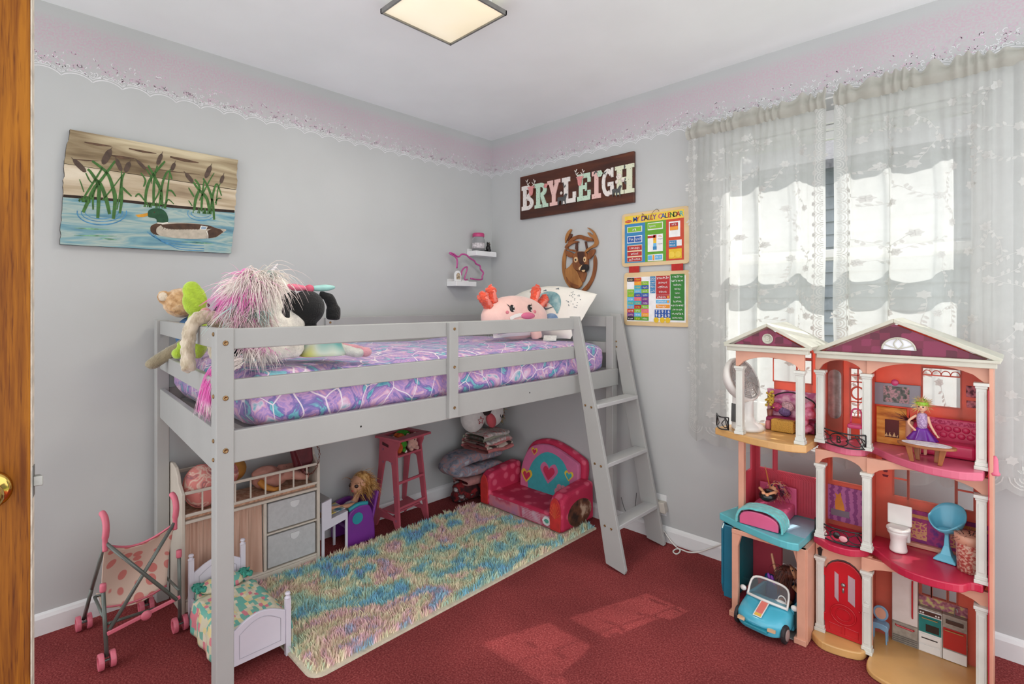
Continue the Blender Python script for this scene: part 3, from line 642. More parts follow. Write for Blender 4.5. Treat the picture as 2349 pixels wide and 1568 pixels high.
def sg(x, y): p = onY(1180+x*.1277, 330+y*.1277, -.03); return p.x, p.z
fW = lambda u, v, d: (u, -.022-d, v)
MPK = M('rose_pink_wood', (212, 140, 138), .6, .06, 60); MIV = M('ivory_wood', (226, 216, 206), .6, .08, 60); MDG = M('charcoal_glitter', (72, 74, 74), .5, .25, 300)
for cx, cy in ((300, 840), (1175, 660)):
    h = MB(); h.prism([sg(cx+x, cy+y) for x, y in sp2([(-62, -60), (-20, -72), (0, -80), (30, -76), (72, -72), (40, -40), (34, 20), (18, 80), (-8, 92), (-26, 70), (-34, 0), (-40, -30), (-62, -60)], 3)[:-1]], fW, .0062, .0125); h.build('pink_deer_head', MPK, sign)
    h = MB()
    for s in (-1, 1):
        h.strip([sg(cx+s*x, cy+y) for x, y in sp2([(22, -80), (56, -110), (66, -160), (48, -205)], 4)], .0055, fW, .011)
        h.strip([sg(cx+s*60, cy-130), sg(cx+s*90, cy-185)], .004, fW, .011); h.strip([sg(cx+s*50, cy-105), sg(cx+s*20, cy-150)], .004, fW, .011)
    h.build('ivory_antlers', MIV, sign)
for cx, cy in ((850, 1000), (1830, 850)):
    h = MB(); h.prism([sg(cx+x, cy+y) for x, y in [(-75, -20), (-60, -40), (30, -48), (52, -90), (70, -110), (100, -105), (92, -85), (78, -50), (70, 10), (76, 90), (64, 90), (52, 25), (20, 20), (12, 95), (0, 95), (-8, 20), (-40, 22), (-56, 95), (-68, 95), (-70, 20)]], fW, .0062, .0105); h.build('charcoal_deer', MDG, sign)
for cx, cy, rr_, mt in ((562, 752, .014, MPK), (1535, 535, .018, MLM), (1880, 585, .017, MIV), (1840, 680, .010, MIV), (1950, 650, .011, MIV), (845, 882, .009, MIV)):
    h = MB(); u, v = sg(cx, cy)
    for k in range(6): q = k*1.047; h.ell((u+rr_*.62*math.cos(q), -.032, v+rr_*.62*math.sin(q)), (rr_*.52, .004, rr_*.52), None, 8, 6)
    h.ell((u, -.036, v), (rr_*.45, .004, rr_*.45), None, 8, 6); h.build('rosette', mt, sign, smooth=True)
h = MB()
for cx, cy, q in ((1440, 520, 1.0), (1470, 500, 2.4), (1625, 520, .6), (880, 730, 1.7), (905, 760, .9), (1980, 410, 1.5), (1985, 640, 1.2), (1990, 700, 2.)):
    u, v = sg(cx, cy); h.prism([(u+.013*s*math.cos(q)-.005*w*math.sin(q), v+.013*s*math.sin(q)+.005*w*math.cos(q)) for s, w in ((-1, 0), (0, 1), (1, 0), (0, -1))], fW, .0064, .0085)
h.build('dark_leaves', MDG, sign)
# ================================================================ carved deer plaque
plaque = T('deer_plaque', 'carved intarsia buck head inside an oval wooden ring', 'wall plaque', (.785, 0, 1.36))
def dp(x, y): p = onY(1270+x*.1084, 510+y*.1084, -.012); return p.x, p.z
MW1 = MR('oak_light', [(.3, (140, 88, 40)), (.7, (178, 122, 64))], scale=30, detail=4, stretch=(1, 1, .3), rough=.4); MW2 = MR('walnut_mid', [(.3, (104, 56, 24)), (.7, (148, 88, 42))], scale=30, detail=4, stretch=(1, 1, .3), rough=.4)
MW3 = MR('walnut_dark', [(.3, (48, 22, 12)), (.7, (92, 46, 22))], scale=30, detail=4, stretch=(1, 1, .3), rough=.4); MW4 = M('maple_pale', (214, 178, 132), .4, .05, 40); MW5 = M('ebony_inlay', (26, 16, 14), .3, .1, 40)
def piece(name, pts, mat, d0, d1, sm=True):
    q = sp2(list(pts)+[pts[0]], 4)[:-1] if sm else pts
    MB().prism([dp(x, y) for x, y in q], lambda u, v, d: (u, -d, v), d0, d1).build(name, mat, plaque, bev=.0025)
piece('ring', [(230, 560), (190, 700), (172, 880), (190, 1100), (260, 1280), (370, 1410), (420, 1420), (470, 1400), (330, 1270), (260, 1080), (240, 900), (255, 720), (262, 600)], MW1, .001, .012)
piece('ring', [(870, 680), (905, 800), (895, 1000), (850, 1180), (770, 1340), (690, 1440), (580, 1440), (640, 1370), (740, 1250), (810, 1080), (835, 900), (835, 780)], MW2, .001, .012)
piece('ring', [(290, 420), (380, 320), (540, 262), (690, 300), (820, 345), (800, 385), (680, 385), (560, 345), (470, 355), (400, 400), (330, 450)], MW2, .001, .013)
piece('antler', [(255, 440), (250, 330), (290, 220), (350, 150), (380, 155), (340, 240), (310, 330), (270, 400)], MW1, .004, .018)
piece('antler', [(250, 500), (320, 430), (420, 395), (520, 395), (525, 420), (440, 440), (360, 480), (300, 530), (330, 560), (400, 570), (480, 590), (490, 625), (400, 610), (300, 580), (245, 540)], MW2, .004, .018)
piece('antler_tine', [(470, 420), (505, 410), (505, 600), (455, 560)], MW3, .003, .016, False); piece('antler_tine', [(350, 240), (390, 250), (350, 350), (300, 390), (310, 330)], MW3, .003, .016)
piece('antler', [(715, 110), (760, 120), (850, 190), (905, 290), (940, 400), (930, 470), (880, 520), (790, 560), (710, 620), (670, 620), (700, 570), (790, 510), (870, 440), (840, 340), (770, 290), (725, 220), (760, 215), (830, 270), (850, 240), (790, 170)], MW1, .004, .018)
piece('antler_tine', [(680, 370), (830, 365), (840, 400), (700, 400)], MW2, .004, .017, False); piece('antler_tine', [(655, 400), (690, 400), (715, 560), (690, 600)], MW3, .003, .015, False)
piece('neck', [(255, 990), (340, 930), (420, 840), (440, 960), (500, 1030), (560, 1170), (610, 1290), (540, 1385), (420, 1360), (300, 1240), (255, 1100)], MW1, .004, .018)
piece('neck', [(500, 1020), (600, 1030), (690, 1060), (670, 1180), (620, 1270), (570, 1180)], MW2, .004, .016)
piece('neck', [(280, 1150), (340, 1230), (440, 1300), (540, 1330), (540, 1395), (420, 1370), (310, 1280)], MW2, .008, .022)
piece('ear', [(250, 590), (330, 610), (430, 660), (450, 700), (420, 745), (340, 735), (285, 690)], MW2, .008, .022); piece('ear', [(740, 760), (730, 680), (780, 600), (880, 565), (880, 640), (830, 720), (770, 780)], MW2, .008, .022)
piece('face', [(440, 690), (510, 625), (600, 615), (690, 625), (730, 680), (745, 800), (745, 900), (720, 1020), (640, 1035), (560, 1025), (470, 990), (430, 900), (425, 780)], MW2, .010, .026)
piece('face', [(530, 640), (640, 620), (690, 650), (700, 760), (680, 880), (650, 900), (590, 880), (560, 800)], MW3, .012, .030)
piece('muzzle', [(610, 960), (660, 900), (740, 890), (755, 970), (720, 1040), (640, 1040), (605, 1010)], MW5, .012, .034); piece('muzzle_blaze', [(575, 965), (650, 900), (620, 960), (600, 1010), (580, 1000)], MW4, .014, .035); piece('chin', [(635, 1010), (710, 1005), (700, 1040), (660, 1045)], MW4, .014, .036)
for cx, cy, rx, ry in ((508, 790, 40, 60), (695, 785, 30, 60)):
    piece('eye', [(cx+rx*math.cos(k*.785), cy+ry*math.sin(k*.785)) for k in range(8)], MW4, .014, .033); piece('pupil', [(cx+rx*.5*math.cos(k*.785), cy+5+ry*.42*math.sin(k*.785)) for k in range(8)], MW5, .016, .0345)
# ================================================================ magnetic calendar boards
MPINE = MR('birch_ply', [(.3, (206, 178, 132)), (.7, (226, 200, 156))], scale=14, detail=4, stretch=(.3, 1, 1), rough=.5)
CC = {k: M('print_'+k, v, .45, .03, 40) for k, v in dict(yellow=(228, 196, 64), blue=(52, 128, 178), green=(92, 156, 36), red=(196, 64, 32), white=(232, 232, 232), dred=(176, 36, 36), dblue=(40, 84, 160), sky=(98, 176, 220), orange=(230, 150, 44), gold=(222, 184, 32), lime=(126, 182, 44), purple=(112, 52, 134), pink=(222, 98, 136), teal=(64, 170, 176), black=(38, 34, 36), dgreen=(44, 122, 40), cream=(230, 208, 170), mag=(190, 60, 120)).items()}
def board(name, label, x0, x1, z0, z1):
    r = T(name, label, 'calendar', ((x0+x1)/2, 0, z0)); r['r'] = 0
    f = lambda s, t, d: (x0+(x1-x0)*s, -.012-d, z1-(z1-z0)*t)
    c = .02/(x1-x0); cc = .02/(z1-z0)
    poly = arc(c, cc, c, 180, 270, 4, cc)+arc(1-c, cc, c, 270, 360, 4, cc)+arc(1-c, 1-cc, c, 0, 90, 4, cc)+arc(c, 1-cc, c, 90, 180, 4, cc)
    MB().prism(poly, lambda s, t, d: (x0+(x1-x0)*s, -d, z1-(z1-z0)*t), .001, .012).build('frame', MPINE, r, bev=.0015)
    return r, f
def card(par, f, name, s0, s1, t0, t1, col, d=.0006): MB().flat(R4(s0, s1, t0, t1), f, d).build(name, CC[col], par)
def scrib(par, f, s0, s1, t0, t1, col, n, d=.0013, seed=0):   # small unreadable print marks
    r = random.Random(seed+int(s0*1000)+int(t0*7000)); m = MB(); w = (s1-s0)/n
    for i in range(n):
        a = s0+i*w
        m.strip([(a+w*r.uniform(.05, .3), t0+(t1-t0)*r.uniform(0, .3)), (a+w*r.uniform(.3, .8), t0+(t1-t0)*r.uniform(.3, .7)), (a+w*r.uniform(.2, .8), t1-(t1-t0)*r.uniform(0, .2))], w*.32, f, d)
        if r.random() < .7: tt = r.uniform(t0, t1); m.strip([(a+w*.1, tt), (a+w*.85, tt+(t1-t0)*r.uniform(-.1, .1))], (t1-t0)*.22, f, d)
    m.build('print', CC[col], par)
cal, f = board('calendar_board', 'upper magnetic board titled MY DAILY CALENDAR with picture cards', 1.088, 1.490, 1.480, 1.780)
card(cal, f, 'title_band', .05, .93, .05, .20, 'yellow'); card(cal, f, 'blue_panel', .05, .37, .20, .93, 'blue'); card(cal, f, 'green_panel', .37, .68, .20, .93, 'green'); card(cal, f, 'red_panel', .68, .93, .20, .93, 'red')
cols = ['dblue', 'dred', None, 'purple', 'black', 'dblue', 'dred', 'purple', None, 'mag', 'dblue', 'black', 'dred', 'dgreen', 'black', 'dred', 'teal']
for i, (ch, cl) in enumerate(zip('MY DAILY CALENDAR', cols)):
    if cl: s_ = .215+i*.0425; text_mesh(ch, .037, lambda u, v, d, s_=s_: (1.088+.402*s_+u, -.0133, 1.780-.3*.128+v), CC[cl], 'title_letter', cal, thick=.0006)
MB().flat([(a, b) for a, b in arc(.11, .15, .055, 0, 360, 14, .026)][:-1], f, .0012).build('oval_logo', CC['red'], cal)
scrib(cal, f, .07, .15, .142, .158, 'cream', 6, .002)
for s0, s1, t0, t1, cl in ((.09, .325, .255, .365, 'white'), (.09, .325, .43, .56, 'white'), (.09, .325, .60, .91, 'cream'), (.41, .635, .225, .355, 'white'), (.41, .635, .44, .75, 'white'), (.41, .635, .80, .92, 'white'), (.72, .88, .245, .52, 'white'), (.72, .90, .575, .68, 'white'), (.72, .90, .73, .90, 'gold')): card(cal, f, 'card_slot', s0, s1, t0, t1, cl, .0010)
for s0, s1, t0, t1, cl in ((.10, .315, .265, .355, 'lime'), (.10, .205, .445, .545, 'dblue'), (.215, .315, .445, .545, 'dblue'), (.095, .32, .615, .70, 'dred'), (.095, .32, .725, .805, 'dred'), (.095, .32, .83, .905, 'dred'), (.415, .625, .24, .335, 'lime'), (.41, .52, .46, .50, 'dred'), (.495, .54, .45, .50, 'dred'), (.495, .54, .50, .55, 'orange'), (.495, .54, .55, .60, 'gold'), (.495, .54, .60, .66, 'sky'), (.49, .545, .66, .72, 'blue'), (.415, .475, .815, .90, 'sky'), (.485, .51, .81, .905, 'orange'), (.52, .625, .815, .90, 'sky'), (.735, .85, .27, .335, 'dred'), (.735, .85, .335, .40, 'orange'), (.725, .83, .58, .70, 'blue')): card(cal, f, 'magnet_card', s0, s1, t0, t1, cl, .0022)
for s0, s1, t0, t1, n in ((.13, .29, .635, .68, 8), (.15, .27, .745, .785, 6), (.12, .30, .848, .888, 8), (.12, .19, .47, .52, 3), (.225, .305, .47, .52, 5), (.43, .53, .27, .305, 7), (.17, .25, .29, .335, 2), (.525, .61, .84, .875, 5), (.76, .83, .29, .315, 3), (.735, .815, .60, .625, 4), (.735, .815, .65, .68, 4)): scrib(cal, f, s0, s1, t0, t1, 'white', n, .003)
for cx in (.765, .855):
    MB().prism([(a, b) for a, b in arc(cx, .83, .042, 0, 360, 14, .058)][:-1], f, .001, .003).build('smiley_magnet', CC['yellow'], cal)
scrib(cal, f, .57, .62, .47, .50, 'orange', 3, .002); scrib(cal, f, .56, .63, .52, .54, 'black', 7, .0012); scrib(cal, f, .56, .63, .61, .63, 'black', 7, .0012)
MB().tube(smooth_path([f(.33, .105, .002), f(.345, .04, .012), f(.40, .13, .012), f(.46, .17, .012), f(.50, .05, .014), f(.56, -.005, .012), f(.58, .035, .002)], 4), .0012, 5).build('hanging_cord', M('brown_cord', (104, 72, 52), .8, .1, 40), cal, smooth=True)
cal2, f = board('magnet_board', 'lower magnetic board packed with colourful word magnets', 1.103, 1.495, 1.150, 1.447)
card(cal2, f, 'white_panel', .05, .94, .09, .92, 'white')
r = random.Random(11); rows = ['black', 'white', 'white', 'lime', 'dgreen', 'sky', 'blue', 'sky', 'red', 'purple', 'black']
g3 = [['black', 'white', 'white', 'lime', 'lime', 'sky', 'teal', 'sky', 'red', 'purple', 'black'], ['red', 'orange', 'teal', 'sky', 'dblue', 'pink', 'teal', 'dred', 'lime', 'sky', 'green'], ['white', 'lime', 'dblue', 'lime', 'dblue', 'purple', 'purple', 'lime', 'pink', 'orange', 'green']]
for i in range(3):
    for j in range(11):
        s0 = .055+i*.115; t0 = .10+j*.073; cl = g3[i][j]
        if cl != 'white': card(cal2, f, 'word_magnet', s0, s0+.113, t0, t0+.072, cl, .0016); scrib(cal2, f, s0+.02, s0+.095, t0+.022, t0+.056, r.choice(['white', 'cream', 'yellow']), r.randint(4, 6), .0022)
for j in range(4): card(cal2, f, 'word_magnet', .42, .50, .09+j*.078, .163+j*.078, 'blue', .0016); scrib(cal2, f, .43, .495, .11+j*.078, .145+j*.078, 'white', 5, .0022)
card(cal2, f, 'weekday_sheet', .51, .715, .085, .43, 'dred', .0016)
for j in range(4): w = (.09, .065, .075, .06)[j]; scrib(cal2, f, .612-w, .612+w, .105+j*.083, .145+j*.083, 'white', 8, .0022)
for j, cl in enumerate(('dred', 'sky', 'orange')): card(cal2, f, 'season_magnet', .51, .715, .435+j*.085, .50+j*.085, cl, .0016); scrib(cal2, f, .53, .66, .45+j*.085, .488+j*.085, 'white', 7, .0022); card(cal2, f, 'season_icon', .675, .705, .447+j*.085, .49+j*.085, 'orange', .0022)
card(cal2, f, 'number_sheet', .49, .725, .695, .845, 'dblue', .0018)
for j, rw in enumerate(('75916', '98269')):
    for i, ch in enumerate(rw): text_mesh(ch, .022, lambda u, v, d, i=i, j=j: (1.103+.392*(.517+i*.046)+u, -.0146, 1.447-.297*(.735+j*.072)+v), CC['white'], 'number', cal2, thick=.0004)
card(cal2, f, 'month_sheet', .725, .925, .065, .845+.04, 'dgreen', .0016)
for j in range(11): w = (.075, .085, .055, .045, .035, .045, .06, .09, .07, .085, .075)[j]; scrib(cal2, f, .825-w, .825+w, .095+j*.073, .128+j*.073, 'white', 7+j % 3, .0022)
for cx in (.515, .605, .685): MB().prism([(a, b) for a, b in arc(cx, .885, .038, 0, 360, 14, .05)][:-1], f, .001, .0028).build('smiley_magnet', CC['gold'], cal2)
st = MB()
for s0 in (.085, .74): st.box(1.103+.392*s0, 1.103+.392*(s0+.17), -.0102, -.0085, 1.435, 1.492)
MST = M('red_webbing', (178, 40, 34), .8, .06, 60)
for s0 in (.085, .74): MB().box(1.103+.392*s0, 1.103+.392*(s0+.165), -.0145, -.0128, 1.446, 1.4815).build('red_strap', MST, cal2)
# ================================================================ corner ledges and what stands on them
MSHELF = M('white_shelf', (232, 232, 232), .4, .02, 8)
def ledge(name, label, y0, y1, z0, z1):
    r = T(name, label, 'shelf', (.05, (y0+y1)/2, z0), 'small white wall ledges')
    MB().box(.001, .10, y0, y1, z0, z1).build('ledge_board', MSHELF, r, bev=.003)
    MB().box(.001, .008, y0+.006, y1-.006, z1, z1+.018).build('back_lip', MSHELF, r, bev=.001)
    return r
ledge('wall_ledge', 'lower white corner ledge holding the pink unicorn outline', -.41, -.233, 1.387, 1.419); ledge('wall_ledge', 'upper white corner ledge holding the jar', -.235, -.045, 1.597, 1.631)
def u1(x, y, k): return onX(980+x*.2551, 500+y*.2551, k)
MNEON = M('magenta_tube', (186, 72, 142), .3, .05, 20, coat=.4); MPALE = M('pale_pink_back', (214, 178, 200), .5, .03, 20)
uni = T('unicorn_light', 'magenta unicorn head outline lamp on the lower ledge', 'night light', (.06, -.30, 1.419))
o1 = [(265, 450), (270, 390), (255, 350), (200, 315), (235, 320), (280, 348), (310, 325), (350, 330), (385, 360), (425, 385), (440, 410), (475, 430), (480, 460), (505, 490), (495, 520), (490, 550), (440, 552), (390, 542)]
o2 = [(275, 518), (305, 510), (310, 480), (330, 450), (360, 440), (350, 490), (335, 550), (362, 552)]
MB().tube(smooth_path([u1(x, y, .062) for x, y in o1], 4), .0052, 8).build('outline_tube', MNEON, uni, smooth=True); MB().tube(smooth_path([u1(x, y, .062) for x, y in o2], 4), .0050, 8).build('outline_tube', MNEON, uni, smooth=True)
MB().tube(smooth_path([u1(x, y, .054) for x, y in o1], 4), .0065, 6).build('backing_rim', MPALE, uni, smooth=True)
MB().box(.045, .080, -.345, -.285, 1.4195, 1.4255).build('base', MSHELF, uni, bev=.002)
orn = T('photo_ornament', 'tiny white arched keepsake frame at the end of the lower ledge', 'ornament', (.055, -.385, 1.419))
p = u1(230, 550, .08)
MB().prism(arc(0, .035, .026, 0, 180, 10, .034)+[(-.026, 0), (.026, 0)], lambda u, v, d: (.075+d, -.383+u, 1.4195+v), 0, .014).build('arch', MSHELF, orn, bev=.002)
MB().prism(arc(0, .034, .016, 0, 180, 8, .02)+[(-.016, .012), (.016, .012)], lambda u, v, d: (.089+d, -.383+u, 1.4195+v), 0, .001).build('picture', MR('sepia_picture', [(.3, (90, 74, 56)), (.6, (196, 178, 150))], scale=60), orn)
jar = T('candy_jar', 'clear jar with pink lid on the upper ledge', 'jar', (.06, -.175, 1.631))
MJ = bpy.data.materials.new('clear_plastic'); MJ.use_nodes = True; _b = MJ.node_tree.nodes['Principled BSDF']; _b.inputs['Transmission Weight'].default_value = .92; _b.inputs['Roughness'].default_value = .12; _b.inputs['IOR'].default_value = 1.2; _b.inputs['Base Color'].default_value = (.9, .9, .92, 1)
MB().lathe([(0, .0), (.040, .0), (.043, .006), (.043, .078), (.036, .092), (.036, .098)], 24, (.055, -.175, 1.6312)).build('jar_body', MJ, jar, smooth=True)
MB().lathe([(.040, 0), (.041, .003), (.041, .022), (.034, .027), (0, .027)], 24, (.055, -.175, 1.7285)).build('jar_lid', M('pink_lid', (188, 62, 116), .4, .04), jar, smooth=True)
MB().lathe([(.0433, .018), (.0433, .055)], 24, (.055, -.175, 1.6312)).build('paper_label', M('jar_print', (196, 190, 192), .6, .15, 90), jar, smooth=True)
cat = T('cat_figurine', 'small black cat figurine on the upper ledge', 'figurine', (.06, -.085, 1.631)); k = MB(); c0 = Vector((.065, -.092, 1.631))
k.ell(c0+Vector((0, 0, .025)), (.016, .018, .027)); k.ell(c0+Vector((.003, 0, .054)), (.012, .0145, .012)); k.ell(c0+Vector((.012, 0, .012)), (.010, .014, .013))
for s in (-1, 1): k.cyl(c0+Vector((0, s*.008, .060)), c0+Vector((0, s*.0105, .074)), .006, .0008, 8)
k.tube(smooth_path([c0+Vector((-.012, -.012, .006)), c0+Vector((-.01, -.026, .008)), c0+Vector((.008, -.022, .008))], 4), .004, 6)
k.build('body', M('black_ceramic', (22, 22, 24), .35, .1), cat, remesh=.0022, it=3)
for s in (-1, 1): MB().ell(c0+Vector((.0145, s*.005, .056)), .0018, None, 8, 6).build('eye', MW4, cat)
# ================================================================ dollhouse
def plastic(name, c, rough=.35, tr=.0, var=.04):
    m = M(name, c, rough, var, 9, coat=.15)
    if tr:
        nt = m.node_tree; b = nt.nodes['Principled BSDF']; out = nt.nodes['Material Output']; t = nt.nodes.new('ShaderNodeBsdfTranslucent')
        src = b.inputs['Base Color'].links[0].from_socket; nt.links.new(src, t.inputs[0]); mx = nt.nodes.new('ShaderNodeMixShader'); mx.inputs[0].default_value = tr
        nt.links.new(b.outputs[0], mx.inputs[1]); nt.links.new(t.outputs[0], mx.inputs[2]); nt.links.new(mx.outputs[0], out.inputs[0])
    return m
DCOR = plastic('coral_plastic', (240, 142, 120), .4, .6); DPCH = plastic('peach_plastic', (222, 164, 138), .4, .12); DPNK = plastic('pink_floor_plastic', (206, 96, 122)); DCRM = plastic('crimson_plastic', (184, 34, 66))
DTEA = plastic('teal_plastic', (92, 178, 186)); DTAN = plastic('tan_plastic', (206, 160, 100)); DWHT = plastic('column_white', (206, 207, 198)); DRED = plastic('door_red', (186, 22, 34)); DBLK = plastic('black_rail', (24, 22, 22), .3)
DROS = plastic('rose_wall_plastic', (224, 88, 106), .4, .35); DROOF = plastic('roof_cream', (196, 194, 178), .5); DGRY = plastic('garage_grey', (150, 148, 144), .6); DBLU = plastic('blue_grey_floor', (138, 172, 190)); DHOT = plastic('hot_pink_plastic', (216, 70, 122), .3)
DTRN = M('teal_dark_plastic', (20, 104, 128), .25, .05, 9, coat=.3)
house = T('dollhouse', 'tall three storey pink plastic dollhouse with white columns and gable roofs', 'dollhouse', (2.25, -.30, 0))
H = house; YB = -.175
def bk(x, y, k=YB): p = onY(x, y, k); return p.x, p.z
def slab(name, pts, z0, z1, mat, lab=None, bev=.004): return MB().prism(pts, lambda u, v, d: (u, v, d), z0, z1).build(name, mat, H, label=lab, bev=bev)
def edge(L, z): return [(onZ(x, y, z).x, onZ(x, y, z).y) for x, y in sp2(L, 4)]
slab('floor_slab', [(1.845, -.16), (1.80, -.30)]+edge([(1640, 985), (1720, 1008), (1800, 1024), (1850, 1028)], .735)+[(2.147, -.16)], .716, .745, DTAN, 'tan upper left floor')
slab('floor_slab', [(1.845, -.16)]+edge([(1650, 1175), (1700, 1200), (1790, 1238), (1832, 1247)], .385)+[(2.14, -.16)], .356, .385, DTEA, 'teal bedroom floor over the garage')
slab('floor_slab', [(2.148, -.16)]+edge([(1868, 1003), (1895, 1018), (1940, 1030), (1985, 1033), (2000, 1026), (2050, 1048), (2120, 1070), (2200, 1085), (2255, 1088)], .74)+[(2.65, -.16)], .718, .745, DPNK, 'pink living room floor')
slab('floor_slab', [(2.148, -.16)]+edge([(1866, 1226), (1900, 1246), (1950, 1260), (1990, 1260), (2003, 1256), (2060, 1298), (2130, 1325), (2200, 1340), (2228, 1336), (2255, 1342)], .385)+[(2.65, -.16)], .358, .385, DCRM, 'crimson bathroom floor')
slab('floor_slab', [(2.30, -.16)]+edge([(2003, 1492), (1990, 1512), (1989, 1532), (2010, 1552), (2060, 1578), (2150, 1612), (2235, 1640)], .015)+[(2.65, -.40), (2.65, -.16)], .001, .018, DTAN, 'tan kitchen floor')
slab('stoop', [(2.148, -.28)]+edge([(1862, 1455), (1885, 1477), (1930, 1494), (1975, 1503), (1990, 1494)], .02)+[(2.31, -.28)], .001, .030, DTAN)
# garage frame
slab('garage_floor', [(1.872, -.175), (1.878, -.425), (2.137, -.430), (2.137, -.175)], .001, .004, DGRY)
slab('bedroom_floor_inlay', [(1.90, -.20), (1.90, -.36), (2.13, -.40), (2.13, -.20)], .385, .3856, DBLU, None, 0)
def box(name, x0, x1, y0, y1, z0, z1, mat, lab=None, bev=.002): return MB().box(x0, x1, y0, y1, z0, z1).build(name, mat, H, label=lab, bev=bev)
for x0, x1, y0 in ((1.868, 1.892, -.43), (2.110, 2.140, -.435)):
    box('garage_post', x0, x1, y0, y0+.022, .004, .356, DPCH); box('post_foot', x0-.008, x1+.004, y0-.008, y0+.026, .001, .022, DPCH)
for s, x in ((1, 1.892), (-1, 2.110)): MB().prism([(x, .356), (x+s*.03, .356), (x+s*.012, .335), (x, .29)], lambda u, v, d: (u, d, v), -.428, -.412).build('bracket', DPCH, H)
box('garage_lintel', 1.868, 2.14, -.432, -.415, .338, .356, DPCH)
box('garage_side', 2.128, 2.146, -.43, -.17, .004, .356, DPCH); box('garage_back', 1.868, 1.985, -.19, -.172, .004, .356, DROS)
box('garage_back', 2.10, 2.13, -.19, -.172, .004, .356, DROS)
# teal folded garage door on the left side, with clear panel
MTEAL = bpy.data.materials.new('clear_teal'); MTEAL.use_nodes = True; _b = MTEAL.node_tree.nodes['Principled BSDF']; _b.inputs['Base Color'].default_value = lin((60, 170, 180)); _b.inputs['Transmission Weight'].default_value = .7; _b.inputs['Roughness'].default_value = .15; _b.inputs['IOR'].default_value = 1.1
gd = MB(); 
gd.box(1.822, 1.868, -.40, -.39, .05, .35); gd.build('garage_door_edge', DTRN, H, bev=.004); MB().box(1.822, 1.868, -.19, -.18, .05, .35).build('garage_door_edge', DTRN, H, bev=.004)
MB().prism([(-.40, .10), (-.385, .06), (-.36, .045), (-.21, .045), (-.18, .08), (-.18, .33), (-.20, .35), (-.38, .35), (-.40, .33)], lambda u, v, d: (d, u, v), 1.812, 1.822).build('garage_door_panel', DTRN, H, bev=.003)
box('garage_window', 1.868, 1.872, -.39, -.20, .06, .345, MTEAL, None, 0)
box('garage_sill', 1.872, 1.890, -.41, -.19, .004, .05, DROS)
# columns
def column(x, y, z0, z1, w=.026, d=.026):
    m = MB(); m.box(x-w/2, x+w/2, y-d/2, y+d/2, z0+.02, z1-.018)
    for dz, g in ((0, .005), (.012, .0025)): m.box(x-w/2-g, x+w/2+g, y-d/2-g, y+d/2+g, z0+dz, z0+dz+.012)
    for dz, g in ((.018, .002), (.010, .006)): m.box(x-w/2-g, x+w/2+g, y-d/2-g, y+d/2+g, z1-dz, z1-dz+.010)
    m.box(x-w/2+.005, x+w/2-.005, y-d/2-.0015, y-d/2+.001, z0+.034, z1-.028)
    m.build('column', DWHT, H, bev=.0015)
for x, y in ((1.898, -.42), (2.119, -.42)): column(x, y, .745, 1.02)
for z0, z1 in ((.03, .312), (.385, .665), (.745, 1.02)):
    column(2.166, -.335, z0, z1)
    column(2.316, -.345, z0 if z0 > .1 else .018, z1)
    column(2.622, -.352, z0 if z0 > .1 else .018, z1)


box('corner_pillar', 1.878, 1.90, -.388, -.362, .41, .716, DPCH)
# arched friezes
def archband(x0, x1, zt, zs, zc, y0, y1, mat=DPCH, ins=.012):
    n = 12; pts = [(x0, zt), (x0, zs), (x0+ins, zs)]
    for i in range(1, n): t = i/n; pts.append((x0+ins+(x1-x0-2*ins)*t, zs+(zc-zs)*math.sin(math.pi*t)**.55))
    pts += [(x1-ins, zs), (x1, zs), (x1, zt)]
    MB().prism(pts, lambda u, v, d: (u, d, v), y0, y1).build('arched_band', mat, H, bev=.001)
archband(1.884, 2.134, 1.098, 1.02, 1.062, -.430, -.412); archband(2.15, 2.316, 1.09, 1.02, 1.062, -.345, -.328); archband(2.316, 2.640, 1.088, 1.02, 1.068, -.352, -.335)
archband(2.15, 2.316, .718, .665, .700, -.345, -.328); archband(2.316, 2.640, .718, .66, .703, -.352, -.335); archband(2.30, 2.640, .358, .305, .342, -.352, -.335)
MB().prism([(2.148, .03), (2.178, .03), (2.178, .25)]+arc(2.241, .25, .063, 180, 0, 10, .068)+[(2.304, .03), (2.33, .03), (2.33, .358), (2.148, .358)], lambda u, v, d: (u, d, v), -.332, -.318).build('front_facade', DPCH, H, bev=.001)
# red front door
fd = MB()
dpoly = [(2.180, .032), (2.302, .032), (2.302, .25)]+arc(2.241, .25, .061, 0, 180, 10, .062)
fd.prism(dpoly, lambda u, v, d: (u, d, v), -.338, -.330)
dr_ = fd.build('front_door', DRED, H, bev=.002)
for x0, x1 in ((2.213, 2.226), (2.256, 2.278)): MB().prism([(x0, .175), (x1, .160), (x1, .262), (x0, .27)], lambda u, v, d: (u, d, v), -.3392, -.3372).build('door_light', plastic('pale_pane', (176, 150, 156), .2), dr_)
MB().tube([(2.241+.040*math.cos(a), -.340, .118+.036*math.sin(a)) for a in [k*.3927 for k in range(16)]], .0025, 6, True).build('oval_moulding', DRED, dr_, smooth=True)
MB().tube([(2.241+.024*math.cos(a), -.340, .118+.022*math.sin(a)) for a in [k*.3927 for k in range(16)]], .0015, 6, True).build('oval_moulding', DRED, dr_, smooth=True)
for x0, x1 in ((2.196, 2.236), (2.246, 2.288)): MB().tube([(x0, -.3385, .045), (x1, -.3385, .045), (x1, -.3385, .072), (x0, -.3385, .074)], .0016, 6, True).build('panel_moulding', DRED, dr_)
MB().lathe([(0, 0), (.008, 0), (.006, .004), (0, .006)], 10, (2.241, -.3385, .228), rotm(90)).build('knocker', M('silver_plastic', (150, 150, 150), .3, .05, metal=.8), dr_, smooth=True)
